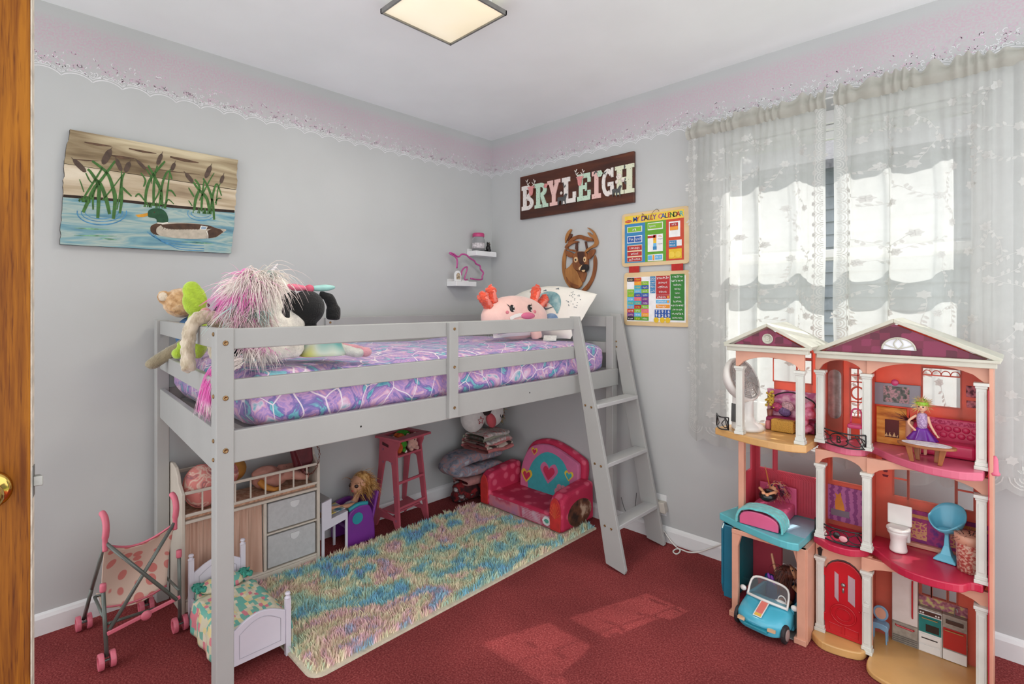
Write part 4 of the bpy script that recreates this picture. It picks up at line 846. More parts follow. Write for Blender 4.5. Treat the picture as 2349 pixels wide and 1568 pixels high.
MB().ell((2.241, -.340, .208), (.004, .003, .010), None, 8, 6).build('knocker_drop', MATS['silver_plastic'], dr_, smooth=True); MB().ell((2.292, -.342, .15), .004, None, 10, 8).build('door_knob', DRED, dr_, smooth=True)
for z in (.075, .245): box('hinge', 2.172, 2.184, -.342, -.334, z, z+.03, DRED)
for x, z, y in ((2.164, .335, -.3335), (2.312, .338, -.3335)):
    m = MB(); m.prism([(x-.008, z), (x+.008, z), (x+.005, z-.022), (x-.005, z-.022)], lambda u, v, d: (u, d, v), y-.004, y); m.prism([(x-.010, z), (x+.010, z), (x, z+.010)], lambda u, v, d: (u, d, v), y-.005, y); m.prism([(x-.004, z-.022), (x+.004, z-.022), (x, z-.030)], lambda u, v, d: (u, d, v), y-.004, y)
    m.build('printed_lantern', DBLK, H)
m = MB().box(2.306, 2.326, -.361, -.358, .165, .195).box(2.308, 2.324, -.3625, -.358, .185, .188).prism([(2.309, .20), (2.323, .20), (2.316, .208)], lambda u, v, d: (u, d, v), -.3615, -.358); m.build('letter_box', DWHT, H, bev=.001)
# back walls with window openings
def wallwin(name, x0, x1, z0, z1, y0, y1, wins, mat, bars=()):
    xs_ = sorted({x0, x1}|{w[0] for w in wins}|{w[1] for w in wins}); m = MB()
    for a, b in zip(xs_, xs_[1:]):
        zz = [(z0, z1)]
        for w in wins:
            if w[0] <= a+1e-6 and w[1] >= b-1e-6:
                zz = [q for p in zz for q in ((p[0], min(p[1], w[2])), (max(p[0], w[3]), p[1])) if q[1]-q[0] > 1e-4]
        for c, d in zz: m.box(a, b, y0, y1, c, d)
    o = m.build(name, mat, H)
    for bx in bars: MB().box(bx[0], bx[1], y0-.001, y1-.004, bx[2], bx[3]).build('muntin', mat, o)
    for w in wins:
        t = .004; f = MB(); f.box(w[0]-t, w[1]+t, y0-.003, y0, w[3], w[3]+t).box(w[0]-t, w[1]+t, y0-.003, y0, w[2]-t, w[2]).box(w[0]-t, w[0], y0-.003, y0, w[2], w[3]).box(w[1], w[1]+t, y0-.003, y0, w[2], w[3]); f.build('window_trim', mat, o)
    return o
def wr_px(x0, y0, x1, y1, k=YB): a = bk(x0, y0, k); b = bk(x1, y1, k); return (a[0], b[0], b[1], a[1])
B0, B1 = -.178, -.168
w = wr_px(2117, 843, 2203, 936)
o = wallwin('back_wall', 2.312, 2.645, .745, 1.075, B0, B1, [w], DCOR, [(w[0], w[1], w[2]+(w[3]-w[2])*.80, w[2]+(w[3]-w[2])*.83)])
for i in range(4):
    cx = w[0]+(w[1]-w[0])*(i+.5)/4; zz = w[2]+(w[3]-w[2])*.83; MB().tube([(cx+(w[1]-w[0])/8*math.cos(a), B0, zz+.016*math.sin(a)) for a in [math.pi*k/8 for k in range(9)]], .0016, 5).build('fan_muntin', DCOR, o)
w = wr_px(1952, 845, 1985, 958)
o = wallwin('back_wall', 2.15, 2.312, .745, 1.075, B0, B1, [w], DCOR, [(w[0], w[1], w[2]+(w[3]-w[2])*f_, w[2]+(w[3]-w[2])*f_+.004) for f_ in (.30, .72, .86)]+[((w[0]+w[1])/2-.002, (w[0]+w[1])/2+.002, w[2], w[3])])
MB().tube([((w[0]+w[1])/2+.022*math.cos(a), B0-.001, w[2]+(w[3]-w[2])*.5+.024*math.sin(a)) for a in [k*.3142 for k in range(20)]], .0035, 6, True).build('ring_muntin', DCOR, o, smooth=True)
mx0, mz1 = bk(1902, 845); mx1, mz0 = bk(1932, 960)
MB().box(mx0-.010, mx1+.006, B0-.012, B0, .76, 1.06).build('wardrobe_front', DCOR, H, bev=.004)
cxm = (mx0+mx1)/2; rm = (mx1-mx0)/2
MB().prism(arc(cxm, mz0+rm, rm, 180, 360, 8)+arc(cxm, mz1-rm, rm, 0, 180, 8), lambda u, v, d: (u, d, v), B0-.0135, B0-.0122).build('wardrobe_mirror', M('foil_mirror', (190, 192, 190), .18, .1, 60, metal=.9), H)
w = wr_px(1776, 822, 1862, 880); wa = wr_px(1776, 812, 1862, 818)
o = wallwin('back_wall', 1.955, 2.148, .745, 1.09, B0, B1, [w, (wa[0], wa[1], w[3]+.012, w[3]+.032)], DCOR, [(w[0]+(w[1]-w[0])*.62-.003, w[0]+(w[1]-w[0])*.62+.003, w[2], w[3])])
w1 = wr_px(2051, 1068, 2081, 1123); w2 = wr_px(2086, 1074, 2190, 1153); w3 = wr_px(2197, 1103, 2233, 1162)
o = wallwin('back_wall', 2.312, 2.645, .385, .718, B0, B1, [(a[0], a[1], .552, .695) for a in (w1, w2, w3)], DCOR, [(w1[0], w1[1], .615, .620), (w3[0], w3[1], .615, .620)])
w = wr_px(1909, 1062, 1985, 1110)
wallwin('back_wall', 2.15, 2.312, .385, .718, B0, B1, [(w[0], w[1], .562, .70)], DCOR)
w1 = wr_px(1743, 1022, 1773, 1070); w2 = wr_px(1783, 1025, 1868, 1075)
o = wallwin('back_wall', 1.868, 2.148, .385, .716, B0, B1, [(w1[0], w1[1], .555, .70), (w2[0], 2.135, .555, .70)], DROS)
for i in range(26):
    x = 1.885+i*.010; MB().bx((x, B0-.001, .465), (.0025, .003, .13)).build('panel_rib', DROS, o)
    MB().bx((x, B0-.001, .545), (.0022, .003, .032), rotm(0, -48, 0)).build('panel_rib', DROS, o)
w1 = wr_px(2115, 1325, 2135, 1355); w2 = wr_px(2139, 1330, 2171, 1365); w3 = wr_px(2177, 1340, 2194, 1375)
wallwin('back_wall', 2.312, 2.645, .018, .358, B0, B1, [(a[0], a[1], .215, .30) for a in (w1, w2, w3)], DCOR)
# side and partition walls
def sidewall(x0, x1, y0, y1, z0, z1, win, mat):
    m = MB()
    if win:
        a, b, c, d = win; m.box(x0, x1, y0, a, z0, z1).box(x0, x1, b, y1, z0, z1).box(x0, x1, a, b, z0, c).box(x0, x1, a, b, d, z1)
    else: m.box(x0, x1, y0, y1, z0, z1)
    m.build('side_wall', mat, H, bev=.001)
sidewall(1.868, 1.876, -.36, -.168, .385, .716, (-.345, -.225, .555, .69), DROS)
sidewall(2.640, 2.650, -.37, -.168, .018, 1.085, None, DPCH); MB().box(2.6385, 2.6405, -.376, -.3705, .02, 1.0).build('red_edge_strip', DCRM, H)
for z0, z1 in ((.03, .358), (.385, .718), (.745, 1.085)): sidewall(2.306, 2.316, -.26, -.168, z0, z1, None, DCOR); sidewall(2.148, 2.156, -.30, -.168, z0, z1, None, DCOR)
m = MB(); m.lathe([(.012, 0), (.014, .006), (.010, .012), (.008, .05), (.004, .06)], 10, (2.653, -.36, .735)); m.build('hinge_knob', DPNK, H, smooth=True)
# roofs
MTILE = MR('maroon_tiles', [(0, (90, 18, 44)), (.35, (112, 26, 56)), (.65, (128, 36, 72)), (1, (146, 50, 92))], tex='cell', scale=34, stretch=(1, .01, 1.2), rough=.4, interp='CONSTANT')
def gable(x0, xa, x1, ze, za, y0, y1, hole=None):
    th = .018
    for a, b in ((x0, xa), (x1, xa)):
        s = 1 if a < b else -1; n = Vector((-(za-ze)*s, 0, abs(b-a))).normalized()*th*.8
        A = Vector((a-.012*s, 0, ze-.012*(za-ze)/abs(b-a))); Bv = Vector((b, 0, za)); q = []
        for y in (y0-.012, y1):
            q.append([A+Vector((0, y, 0)), Bv+Vector((0, y, 0)), Bv+Vector((0, y, n.z*1.05)), A+n+Vector((0, y, 0))])
        MB().hexa(q[0]+q[1]).build('roof_slope', DROOF, H, bev=.002)
    MB().box(x0-.004, x1+.004, y0-.012, y0+.012, ze-.024, ze-.006).build('cornice', DROOF, H, bev=.002); MB().box(x0-.012, x1+.012, y0-.018, y0+.012, ze-.008, ze+.002).build('cornice', DROOF, H, bev=.002)
    pts = [(x0+.02, ze+.003), (x1-.02, ze+.003), (xa, za-.006)]
    MB().prism(pts, lambda u, v, d: (u, d, v), y0, y0+.008).build('tiled_pediment', MTILE, H)
    MB().box(x0+.01, x1-.01, y1-.008, y1, ze-.01, ze+.006).build('cornice', DROOF, H)
    MB().prism([(x0+.01, ze-.02), (x1-.01, ze-.02), (xa, za-.006)], lambda u, v, d: (u, d, v), y1-.010, y1-.004).build('rear_pediment', DCOR, H)
gable(1.858, 2.008, 2.148, 1.106, 1.182, -.435, -.20); gable(2.165, 2.397, 2.655, 1.092, 1.206, -.362, -.17)
MB().lathe([(0, 0), (.020, 0), (.020, .004), (.017, .006), (.017, .004), (0, .004)], 20, (2.008, -.435, 1.135), rotm(90)).build('medallion', DROOF, H, smooth=True)
text_mesh('B', .026, lambda u, v, d: (2.008+u, -.4405, 1.1345+v), DROOF, 'medallion_letter', H, thick=.001)
fc = (2.41, 1.112); fl_ = MB(); fl_.prism(arc(fc[0], fc[1], .046, 0, 180, 14, .040), lambda u, v, d: (u, d, v), -.364, -.361); fl_.build('fanlight_pane', plastic('fanlight_white', (226, 228, 232), .3), H)
m = MB(); m.tube([(u, -.366, v) for u, v in arc(fc[0], fc[1], .047, 0, 180, 16, .041)]+[(fc[0]-.047, -.366, fc[1])], .003, 6)
for s in (-1, 1): m.tube([(u, -.366, v) for u, v in sp2([(fc[0], fc[1]+.002), (fc[0]+s*.013, fc[1]+.02), (fc[0], fc[1]+.040)], 4)], .002, 5); m.tube([(u, -.366, v) for u, v in sp2([(fc[0], fc[1]+.004), (fc[0]+s*.022, fc[1]+.010), (fc[0]+s*.042, fc[1]+.018)], 4)], .0018, 5)
m.build('fanlight_tracery', DROOF, H, smooth=True)
# balcony railings
def railing(path, h, motif=None):
    P = smooth_path(path, 6); up = Vector((0, 0, h)); N = len(P); m = MB()
    def at(t, v): f_ = t*(N-1); i = min(int(f_), N-2); return P[i].lerp(P[i+1], f_-i)+up*v
    m.tube([p+up*.04 for p in P], .0028, 6); m.tube([p+up for p in P], .0030, 6); m.tube([at(0, 0), at(0, 1)], .0028, 6); m.tube([at(1, 0), at(1, 1)], .0028, 6)
    for a, b, c in ((0, .25, 0), (.25, 0, 1), (1, .75, 0), (.75, 1, 1)):
        m.tube([at(a+(b-a)*t, (c+(1-2*c)*(math.sin(t*math.pi/2)))) for t in [k/6 for k in range(7)]], .0019, 5)
    for v0, s in ((.5, 1), (.5, -1)): m.tube([at(.0+t*.5*.8, .5+s*.32*math.sin(t*math.pi)) for t in [k/8 for k in range(9)]], .0019, 5); m.tube([at(1-t*.5*.8, .5+s*.32*math.sin(t*math.pi)) for t in [k/8 for k in range(9)]], .0019, 5)
    if motif: m.tube([at(.5+.14*math.cos(a), .5+.42*math.sin(a)) for a in [k*.3927 for k in range(16)]], .0022, 5, True)
    o = m.build('balcony_railing', DBLK, H, smooth=True)
    if motif == 'B':
        c = at(.5, .5); d = (P[-1]-P[0]).normalized(); nrm = Vector((d.y, -d.x, 0)); text_mesh('B', .036, lambda u, v, e: c+d*u+Vector((0, 0, v))+nrm*.002, DBLK, 'railing_letter', o, thick=.001)
    if motif == 'S':
        c = at(.5, .5); d = (P[-1]-P[0]).normalized()
        MB().ell(c-d*.008+Vector((0, 0, .002)), (.012, .004, .012), None, 12, 8).build('silhouette', DBLK, o, smooth=True); MB().ell(c+d*.014-Vector((0, 0, .004)), (.014, .004, .011), None, 12, 8).build('silhouette', plastic('pale_pink_cameo', (214, 150, 156)), o, smooth=True)
Q = lambda x, y, z: onZ(x, y, z)
railing([Q(1870, 1000, .747), Q(1900, 1017, .747), Q(1950, 1030, .747), Q(1986, 1032, .747)], .052, 'B')
railing([Q(1870, 1218, .387), Q(1900, 1238, .387), Q(1950, 1253, .387), Q(1986, 1256, .387)], .052, 'S')
railing([Q(1644, 975, .747), Q(1652, 984, .747), Q(1671, 986, .747)], .052)
# ================================================================ things inside the dollhouse
def rbox(name, par, x0, x1, y0, y1, z0, z1, mat, bev=.004, seg=3, **k): return MB().box(x0, x1, y0, y1, z0, z1).build(name, mat, par, bev=bev, seg=seg, **k)
def limb(m, pts, rs, n=10): m.tube(smooth_path(pts, 4), [rs[0]+(rs[-1]-rs[0])*i/(4*(len(pts)-1)) if len(rs) == 2 else rs[min(int(i/4), len(rs)-1)] for i in range(4*(len(pts)-1)+1)], n)
SKIN = M('doll_skin_tan', (206, 146, 108), .45, .03); SKIN2 = M('doll_skin_fair', (222, 172, 142), .45, .03)
def face(par, c, r, fwd, up=Vector((0, 0, 1))):
    fwd = Vector(fwd).normalized(); sd = fwd.cross(up).normalized()
    for s in (-1, 1):
        MB().ell(c+fwd*r*.88+sd*s*r*.34+up*r*.02, r*.17, None, 8, 6).build('eye', M('doll_eye', (40, 26, 22), .2, .05), par, smooth=True)
    MB().ell(c+fwd*r*1.0-up*r*.18, r*.12, None, 8, 6).build('nose', SKIN2, par, smooth=True); MB().ell(c+fwd*r*.9-up*r*.45, (r*.2, r*.2, r*.07), None, 8, 6).build('mouth', M('doll_lips', (196, 72, 88), .4, .03), par, smooth=True)
# --- white fan on the upper left deck
fan = T('desk_fan', 'white plastic fan with curved grille standing on the tan upper deck', 'fan', (1.905, -.33, .745))
MFW = plastic('fan_white', (226, 222, 216), .35); fc_ = Vector((1.858, -.310, .945)); ax = Vector((.84, -.22, .38)).normalized(); RF = ax.to_track_quat('Z', 'Y').to_matrix()
MB().lathe([(0, -.050), (.040, -.046), (.072, -.030), (.092, -.006), (.098, .006), (.095, .020), (.086, .026), (.086, .018), (.080, .010), (0, .006)], 32, fc_, RF).build('head_shell', MFW, fan, smooth=True)
g = MB()
for k in range(9):
    r = .012+k*.0085; g.tube([fc_+RF@Vector((r*math.cos(a), r*math.sin(a), .030-.10*r)) for a in [j*.2618 for j in range(24)]], .0013, 5, True)
for k in range(12): a = k*.5236; g.tube([fc_+RF@Vector((.01*math.cos(a), .01*math.sin(a), .029)), fc_+RF@Vector((.088*math.cos(a), .088*math.sin(a), .022))], .0013, 5)
g.build('grille', M('fan_chrome', (176, 176, 176), .25, .04, metal=.6), fan, smooth=True)
MB().lathe([(0, 0), (.062, 0), (.064, .010), (.055, .022), (.030, .034), (.022, .060), (.022, .12), (0, .13)], 24, (1.893, -.322, .7455)).build('stand', MFW, fan, smooth=True)
MB().hexa([(x-.028, y, z) for x, y, z in [(1.862, -.352, .7455), (1.902, -.362, .7455), (1.912, -.325, .7455), (1.872, -.315, .7455), (1.860, -.340, .90), (1.900, -.350, .90), (1.910, -.313, .90), (1.870, -.303, .90)]]).build('motor_housing', MFW, fan, bev=.01)
MB(Matrix.Translation((-.028, 0, 0))).hexa([(1.864, -.3545, .775), (1.889, -.3608, .775), (1.889, -.356, .775), (1.864, -.350, .775), (1.863, -.346, .850), (1.888, -.352, .850), (1.888, -.349, .850), (1.863, -.343, .850)]).build('vent_panel', MR('dark_vent', [(.3, (54, 54, 54)), (.6, (92, 92, 90))], tex='wave', scale=60, rough=.6), fan)
# --- daybed group
def px(x, y, k): p = onY(x, y, k); return p
db = T('toy_daybed', 'toy daybed with black arched headboard and magenta pillows on the upper left deck', 'toy sofa', (2.04, -.21, .745))
a = px(1764, 960, -.20).x; b = 2.125
rbox('seat', db, a, b, -.245, -.185, .747, .795, plastic('magenta_seat', (150, 34, 84), .6), .008)
rbox('back_panel', db, a-.012, b, -.185, -.180, .747, .905, MR('pink_damask', [(.4, (188, 92, 140)), (.6, (224, 170, 188))], scale=50), .002)
MB().tube(smooth_path([(a+.006, -.187, .80), (a+.012, -.187, .870), ((a+b)/2-.01, -.187, .898), (b-.025, -.187, .872), (b-.012, -.187, .845)], 6), .0028, 6).build('arched_headboard', DBLK, db, smooth=True)
for x, z, c in ((a+.03, .832, (196, 66, 112)), (a+.062, .815, (122, 92, 140)), (a+.075, .84, (222, 176, 184))): MB().ell((x, -.200, z), (.026, .010, .020), rotm(10, 12, 0), 12, 8).build('pillow', MR('pillow_%d' % c[2], [(.4, c), (.6, [v*.75 for v in c])], scale=160), db, smooth=True)
wo = T('wicker_ottoman', 'golden wicker ottoman block before the toy daybed', 'toy ottoman', (2.0, -.265, .745))
x0 = px(1772, 965, -.27).x; x1 = px(1823, 965, -.27).x
rbox('ottoman', wo, x0, x1, -.290, -.250, .747, .795, MR('wicker', [(.3, (140, 92, 24)), (.6, (214, 162, 62))], tex='wave', scale=110, dist=6, detail=2, rough=.6, bump=.5, bs=200), .004)
vs_ = T('flower_vase', 'tiny vase of yellow flowers at the end of the toy daybed', 'toy plant', (1.955, -.215, .745)); vx = px(1766, 930, -.215).x
MB().lathe([(0, 0), (.009, 0), (.012, .02), (.010, .05), (.013, .075)], 12, (vx, -.215, .7465)).build('vase', plastic('vase_brown', (150, 84, 70), .4), vs_, smooth=True)
r = random.Random(2); m = MB()
for i in range(26): m.ell((vx+r.uniform(-.014, .014), -.215+r.uniform(-.008, .008), .825+r.uniform(0, .075)), r.uniform(.004, .008), None, 6, 5)
m.build('blossoms', MR('yellow_blossoms', [(.4, (188, 142, 40)), (.5, (226, 196, 86)), (.6, (120, 110, 40))], scale=90), vs_, kind='stuff', smooth=True)
cn = T('candle_jar', 'tiny banded pink jar on the deck beside the wicker ottoman', 'toy jar', (1.965, -.262, .745)); vx = px(1762, 960, -.262).x
MB().lathe([(0, 0), (.010, 0), (.0115, .006), (.0105, .030), (.008, .036), (0, .036)], 14, (vx, -.262, .7465)).build('jar', MR('banded_pink', [(.45, (210, 122, 128)), (.55, (96, 50, 60))], tex='wave', scale=16, stretch=(.01, .01, 1), rough=.4), cn, smooth=True)
tu = T('tulle_bundle', 'crumpled pink tulle bundle on the deck beside the lace window', 'toy fabric', (2.10, -.25, .745))
r = random.Random(8); m = MB()
for i in range(14): m.ell((2.098+r.uniform(-.018, .018), -.255+r.uniform(-.02, .02), .755+i*.0085), (r.uniform(.014, .026), r.uniform(.014, .022), .014), None, 10, 8)
m.build('tulle', MR('pink_tulle', [(.3, (206, 70, 110)), (.6, (230, 148, 176))], scale=40, rough=.5), tu, remesh=.0035, it=2, disp=.006, dsize=.01)
# --- centre chair
ch = T('toy_chair', 'pink and white toy chair behind the upper balcony rail', 'toy chair', (2.27, -.23, .745)); c = px(1962, 985, -.235).x
rbox('seat', ch, c-.024, c+.024, -.255, -.215, .795, .812, DHOT, .006)
for sx in (-1, 1):
    for sy in (-1, 1): MB().cyl((c+sx*.020, -.235+sy*.016, .7465), (c+sx*.020, -.235+sy*.016, .797), .003, n=8).build('leg', MFW, ch)
MB().tube(smooth_path([(c-.018, -.217, .81), (c-.015, -.215, .855), (c, -.215, .866), (c+.015, -.215, .855), (c+.018, -.217, .81)], 5), .003, 6).build('back_loop', DHOT, ch, smooth=True)
# --- wall screen, hearth, pictures (dollhouse fittings)
TVX0, TVZ1 = px(2005, 868, -.195).x, px(2005, 868, -.195).z; TVX1 = px(2112, 890, -.195).x
rbox('wall_screen', H, TVX0, TVX1, -.200, -.190, TVZ1-.095, TVZ1-.012, plastic('screen_grey', (146, 142, 150), .4), .003, label='grey wall screen over the fireplace')
rbox('screen_picture', H, TVX0+.030, TVX1-.032, -.2012, -.2002, TVZ1-.082, TVZ1-.022, MR('garden_picture', [(.25, (40, 40, 44)), (.45, (104, 108, 100)), (.55, (196, 150, 156)), (.7, (70, 92, 70))], scale=55, detail=4), 0)
MB().ell(((TVX0+TVX1)/2-.005, -.199, TVZ1-.008), (.012, .004, .012), None, 12, 8).build('screen_knob', DHOT, H, smooth=True)
fx0, fz1 = bk(2011, 930, -.19); fx1, fz0 = bk(2080, 1000, -.19)
rbox('fireplace', H, fx0, fx1, -.196, -.180, .746, fz1, MR('golden_brick', [(.35, (170, 92, 26)), (.5, (222, 146, 56)), (.65, (236, 176, 84))], scale=22, detail=5, stretch=(.5, 1, 2), rough=.6), .002)
rbox('firebox', H, fx0+.027, fx1-.022, -.1975, -.195, .772, fz1-.045, M('firebox_dark', (92, 24, 22), .6, .1), 0)
m = MB()
for i in range(7): m.tube(sp := [( (fx0+fx1)/2-.018+i*.006, -.198, .776), ((fx0+fx1)/2-.018+i*.006+.003*(-1)**i, -.198, .784+.004*(i % 3))], [.0028, .0006], 6)
m.build('printed_flames', M('flame_print', (240, 206, 150), .5, .05), H, kind='stuff')
for x0, y0, x1, y1 in ((2216, 884, 2240, 912), (2217, 918, 2240, 936)):
    a = bk(x0, y0, -.18); b = bk(x1, y1, -.18); rbox('wall_picture', H, a[0], b[0], -.183, -.179, b[1], a[1], MR('pic_%d' % y0, [(.4, (84, 20, 40)), (.6, (206, 120, 130))], scale=70), .001)
a = bk(2043, 1142, -.18); b = bk(2234, 1180, -.18)
rbox('vanity_print', H, a[0], 2.636, -.182, -.179, .400, .515, MR('vanity_purple', [(.4, (122, 36, 106)), (.55, (164, 46, 110)), (.65, (98, 40, 120))], scale=30), 0)
rbox('vanity_counter', H, a[0]+.03, 2.636, -.1835, -.182, .488, .500, M('gold_counter', (190, 134, 76), .5, .1, 60), 0); rbox('vanity_ledge', H, a[0]+.02, 2.636, -.20, -.182, .386, .400, DPCH, .002)
for x in (2.415, 2.535): rbox('vanity_door_print', H, x, x+.055, -.1838, -.182, .412, .475, MR('gold_lattice', [(.0, (206, 150, 104)), (.10, (206, 150, 104)), (.16, (176, 72, 110)), (1, (150, 52, 110))], tex='voronoi', feat='DISTANCE_TO_EDGE', scale=75), 0)
a = bk(1897, 1110, -.18); b = bk(1986, 1195, -.18)
rbox('pet_poster', H, a[0], 2.305, -.182, -.179, .405, .545, MR('violet_weave', [(.35, (134, 66, 128)), (.6, (176, 106, 160))], tex='wave', scale=40, dist=3, stretch=(.3, 1, 2)), 0)
m = MB(); cx, cz = 2.195, .470
m.prism(sp2([(cx-.012, cz-.02), (cx-.014, cz+.01), (cx-.010, cz+.03), (cx-.014, cz+.045), (cx-.004, cz+.04), (cx+.006, cz+.05), (cx+.008, cz+.03), (cx+.016, cz+.005), (cx+.020, cz-.02)], 3), lambda u, v, d: (u, -.182-d, v), .0004, .0008); m.build('printed_puppy', M('puppy_gold', (214, 140, 52), .6, .08), H)
rbox('printed_stool', H, cx-.028, cx+.035, -.183, -.1822, cz-.045, cz-.02, M('stool_grey', (120, 112, 124), .6, .05), 0)
m = MB(); cx, cz = bk(2031, 1070, -.18)
for dz, w in ((.03, .012), (.018, .016), (.004, .014), (-.012, .008), (-.03, .010)): m.prism([(cx-w, cz+dz), (cx+w, cz+dz), (cx+w*.7, cz+dz-.008), (cx-w*.7, cz+dz-.008)], lambda u, v, d: (u, -.179-d, v), 0, .0006)
m.build('printed_chandelier', M('print_maroon', (110, 28, 44), .6, .05), H, kind='stuff')
# --- pink sofa
sf = T('toy_sofa', 'hot pink tufted toy sofa in the upper right room', 'toy sofa', (2.53, -.23, .745)); sx0, sx1 = 2.435, 2.620; DSF = plastic('sofa_pink', (204, 46, 92), .4)
rbox('seat', sf, sx0+.018, sx1-.014, -.275, -.205, .747, .792, DSF, .01); rbox('backrest', sf, sx0+.01, sx1-.006, -.212, -.196, .747, .868, DSF, .006)
for s, x in ((-1, sx0), (1, sx1-.016)): MB().prism([(-.285, .747), (-.285, .806), (-.268, .822), (-.24, .826), (-.212, .845), (-.205, .845), (-.205, .747)], lambda u, v, d: (d, u, v), x, x+.018).build('armrest', DSF, sf, bev=.004)
for i in range(6):
    for j in range(2): MB().ell((sx0+.035+i*.024+(j % 2)*.012, -.2125, .812+j*.022), (.011, .004, .010), None, 10, 6).build('tuft', DSF, sf, smooth=True)
rbox('trim_band', sf, sx0+.014, sx1-.010, -.2135, -.2115, .848, .862, MR('lace_band', [(.45, (176, 30, 80)), (.55, (214, 92, 130))], scale=160), 0)
# --- coffee table
ct = T('toy_coffee_table', 'oval wooden toy coffee table with white printed top', 'toy table', (2.49, -.40, .745)); tc_ = onZ(2138, 1050, .745); tc_ = Vector((tc_.x-.008, -.385, 0))
def oval(r1, r2): return [(tc_.x+r1*math.cos(a), tc_.y+r2*math.sin(a)) for a in [k*.2094 for k in range(30)]]
MWD = M('toy_wood', (150, 90, 48), .45, .1, 30)
MB().prism(oval(.078, .046), lambda u, v, d: (u, v, d), .798, .806).build('tabletop', MWD, ct, bev=.002); MB().prism(oval(.066, .037), lambda u, v, d: (u, v, d), .806, .8066).build('printed_top', MR('table_print', [(.4, (196, 188, 196)), (.6, (226, 222, 224))], scale=90), ct)
for dx, dy in ((-.045, -.018), (.045, -.018), (-.03, .024), (.03, .024)): MB().hexa([(tc_.x+dx*.8+sx*.006, tc_.y+dy*.8+sy*.006, .7455) for sx, sy in ((-1, -1), (1, -1), (1, 1), (-1, 1))]+[(tc_.x+dx+sx*.009, tc_.y+dy+sy*.008, .7985) for sx, sy in ((-1, -1), (1, -1), (1, 1), (-1, 1))]).build('leg', MWD, ct, bev=.002)
# --- doll in violet dress
dl = T('fashion_doll', 'doll in a shiny violet dress with hand on hip by the toy sofa', 'doll', (0, 0, 0)); o = Vector((0, 0, 0)); D0 = len(bpy.data.objects); fw = Vector((-.1, -1, 0)).normalized()
m = MB()
m.ell(o+Vector((0, 0, .150)), (.017, .011, .030), None, 14, 10); m.ell(o+Vector((0, 0, .118)), (.015, .011, .02), None, 14, 10)
m.cyl(o+Vector((0, 0, .17)), o+Vector((0, 0, .195)), .006, n=10); m.ell(o+Vector((0, -.002, .212)), (.019, .020, .023), None, 16, 12)
for s in (-1, 1): limb(m, [o+Vector((s*.009, 0, .11)), o+Vector((s*.010, -.002, .06)), o+Vector((s*.010, 0, .004))], [.010, .0055])
limb(m, [o+Vector((-.018, 0, .172)), o+Vector((-.045, -.006, .140)), o+Vector((-.024, -.016, .112))], [.006, .0045]); m.ell(o+Vector((-.022, -.018, .110)), .006, None, 8, 6)
limb(m, [o+Vector((.018, 0, .172)), o+Vector((.028, -.006, .135)), o+Vector((.046, -.014, .100))], [.006, .0045])
for k in range(4): m.cyl(o+Vector((.046, -.014, .101)), o+Vector((.052+.002*k, -.020+.003*k, .086+.001*k)), .0026, .0018, 6)
m.build('body', SKIN2, dl, remesh=.0026, it=3); face(dl, o+Vector((0, -.002, .212)), .0195, fw)
MB().lathe([(.015, .112), (.017, .13), (.0195, .155), (.0165, .178), (.010, .184)], 20, o).build('bodice', MR('silver_violet', [(.4, (150, 116, 160)), (.6, (196, 170, 200))], scale=200, rough=.3), dl, smooth=True)
MB().grid(lambda u, v: o+Vector(((.0165+.034*v)*math.cos(6.283*u)*(1+.10*v*math.sin(6.283*u*9)), (.0135+.026*v)*math.sin(6.283*u)*(1+.10*v*math.sin(6.283*u*9)), .122-.056*v)), 60, 6, True).build('skirt', M('violet_satin', (104, 38, 140), .25, .1, 30), dl, smooth=True, solid=.001)
hb = MB(); hairs(hb, 150, lambda r: o+Vector((0, 0, .216))+Vector((r.gauss(0, 1), r.gauss(0, 1)+.5, r.gauss(0, 1)+.6)).normalized()*.020, lambda p, r: (p-o-Vector((0, 0, .205)))+Vector((r.gauss(0, .01), r.gauss(0, .01), 0)), .026, .0016, 4, .5, .5); hb.build('hair', MR('blonde_green_hair', [(.35, (196, 150, 90)), (.5, (226, 196, 130)), (.6, (150, 196, 60))], scale=40), dl, kind='stuff')
MB().lathe([(.0195, -.008), (.0215, 0), (.0195, .008)], 18, o+Vector((0, -.001, .224))).build('headband', M('lime_band', (150, 200, 60), .4, .05), dl, smooth=True)
dl.location = (2.468, -.300, .7465); dl.scale = (.84, .84, .80)
# --- spiky plant by the sofa
pl_ = T('spiky_plant', 'small dark spiky toy plant beside the toy sofa', 'toy plant', (2.425, -.21, .745)); hb = MB(); pz = px(2090, 940, -.215)
MB().lathe([(0, 0), (.010, 0), (.013, .02), (.012, .10), (0, .10)], 12, (2.424, -.216, .7465)).build('pot', DPCH, pl_, smooth=True)
hairs(hb, 40, lambda r: Vector((2.424+r.uniform(-.006, .006), -.216, .845)), lambda p, r: (r.gauss(0, 1), r.gauss(0, .5)-.2, r.uniform(.2, 1.2)), .045, .0016, 3, .2, .1); hb.build('spikes', M('plum_leaf', (92, 26, 48), .5, .1), pl_, kind='stuff')
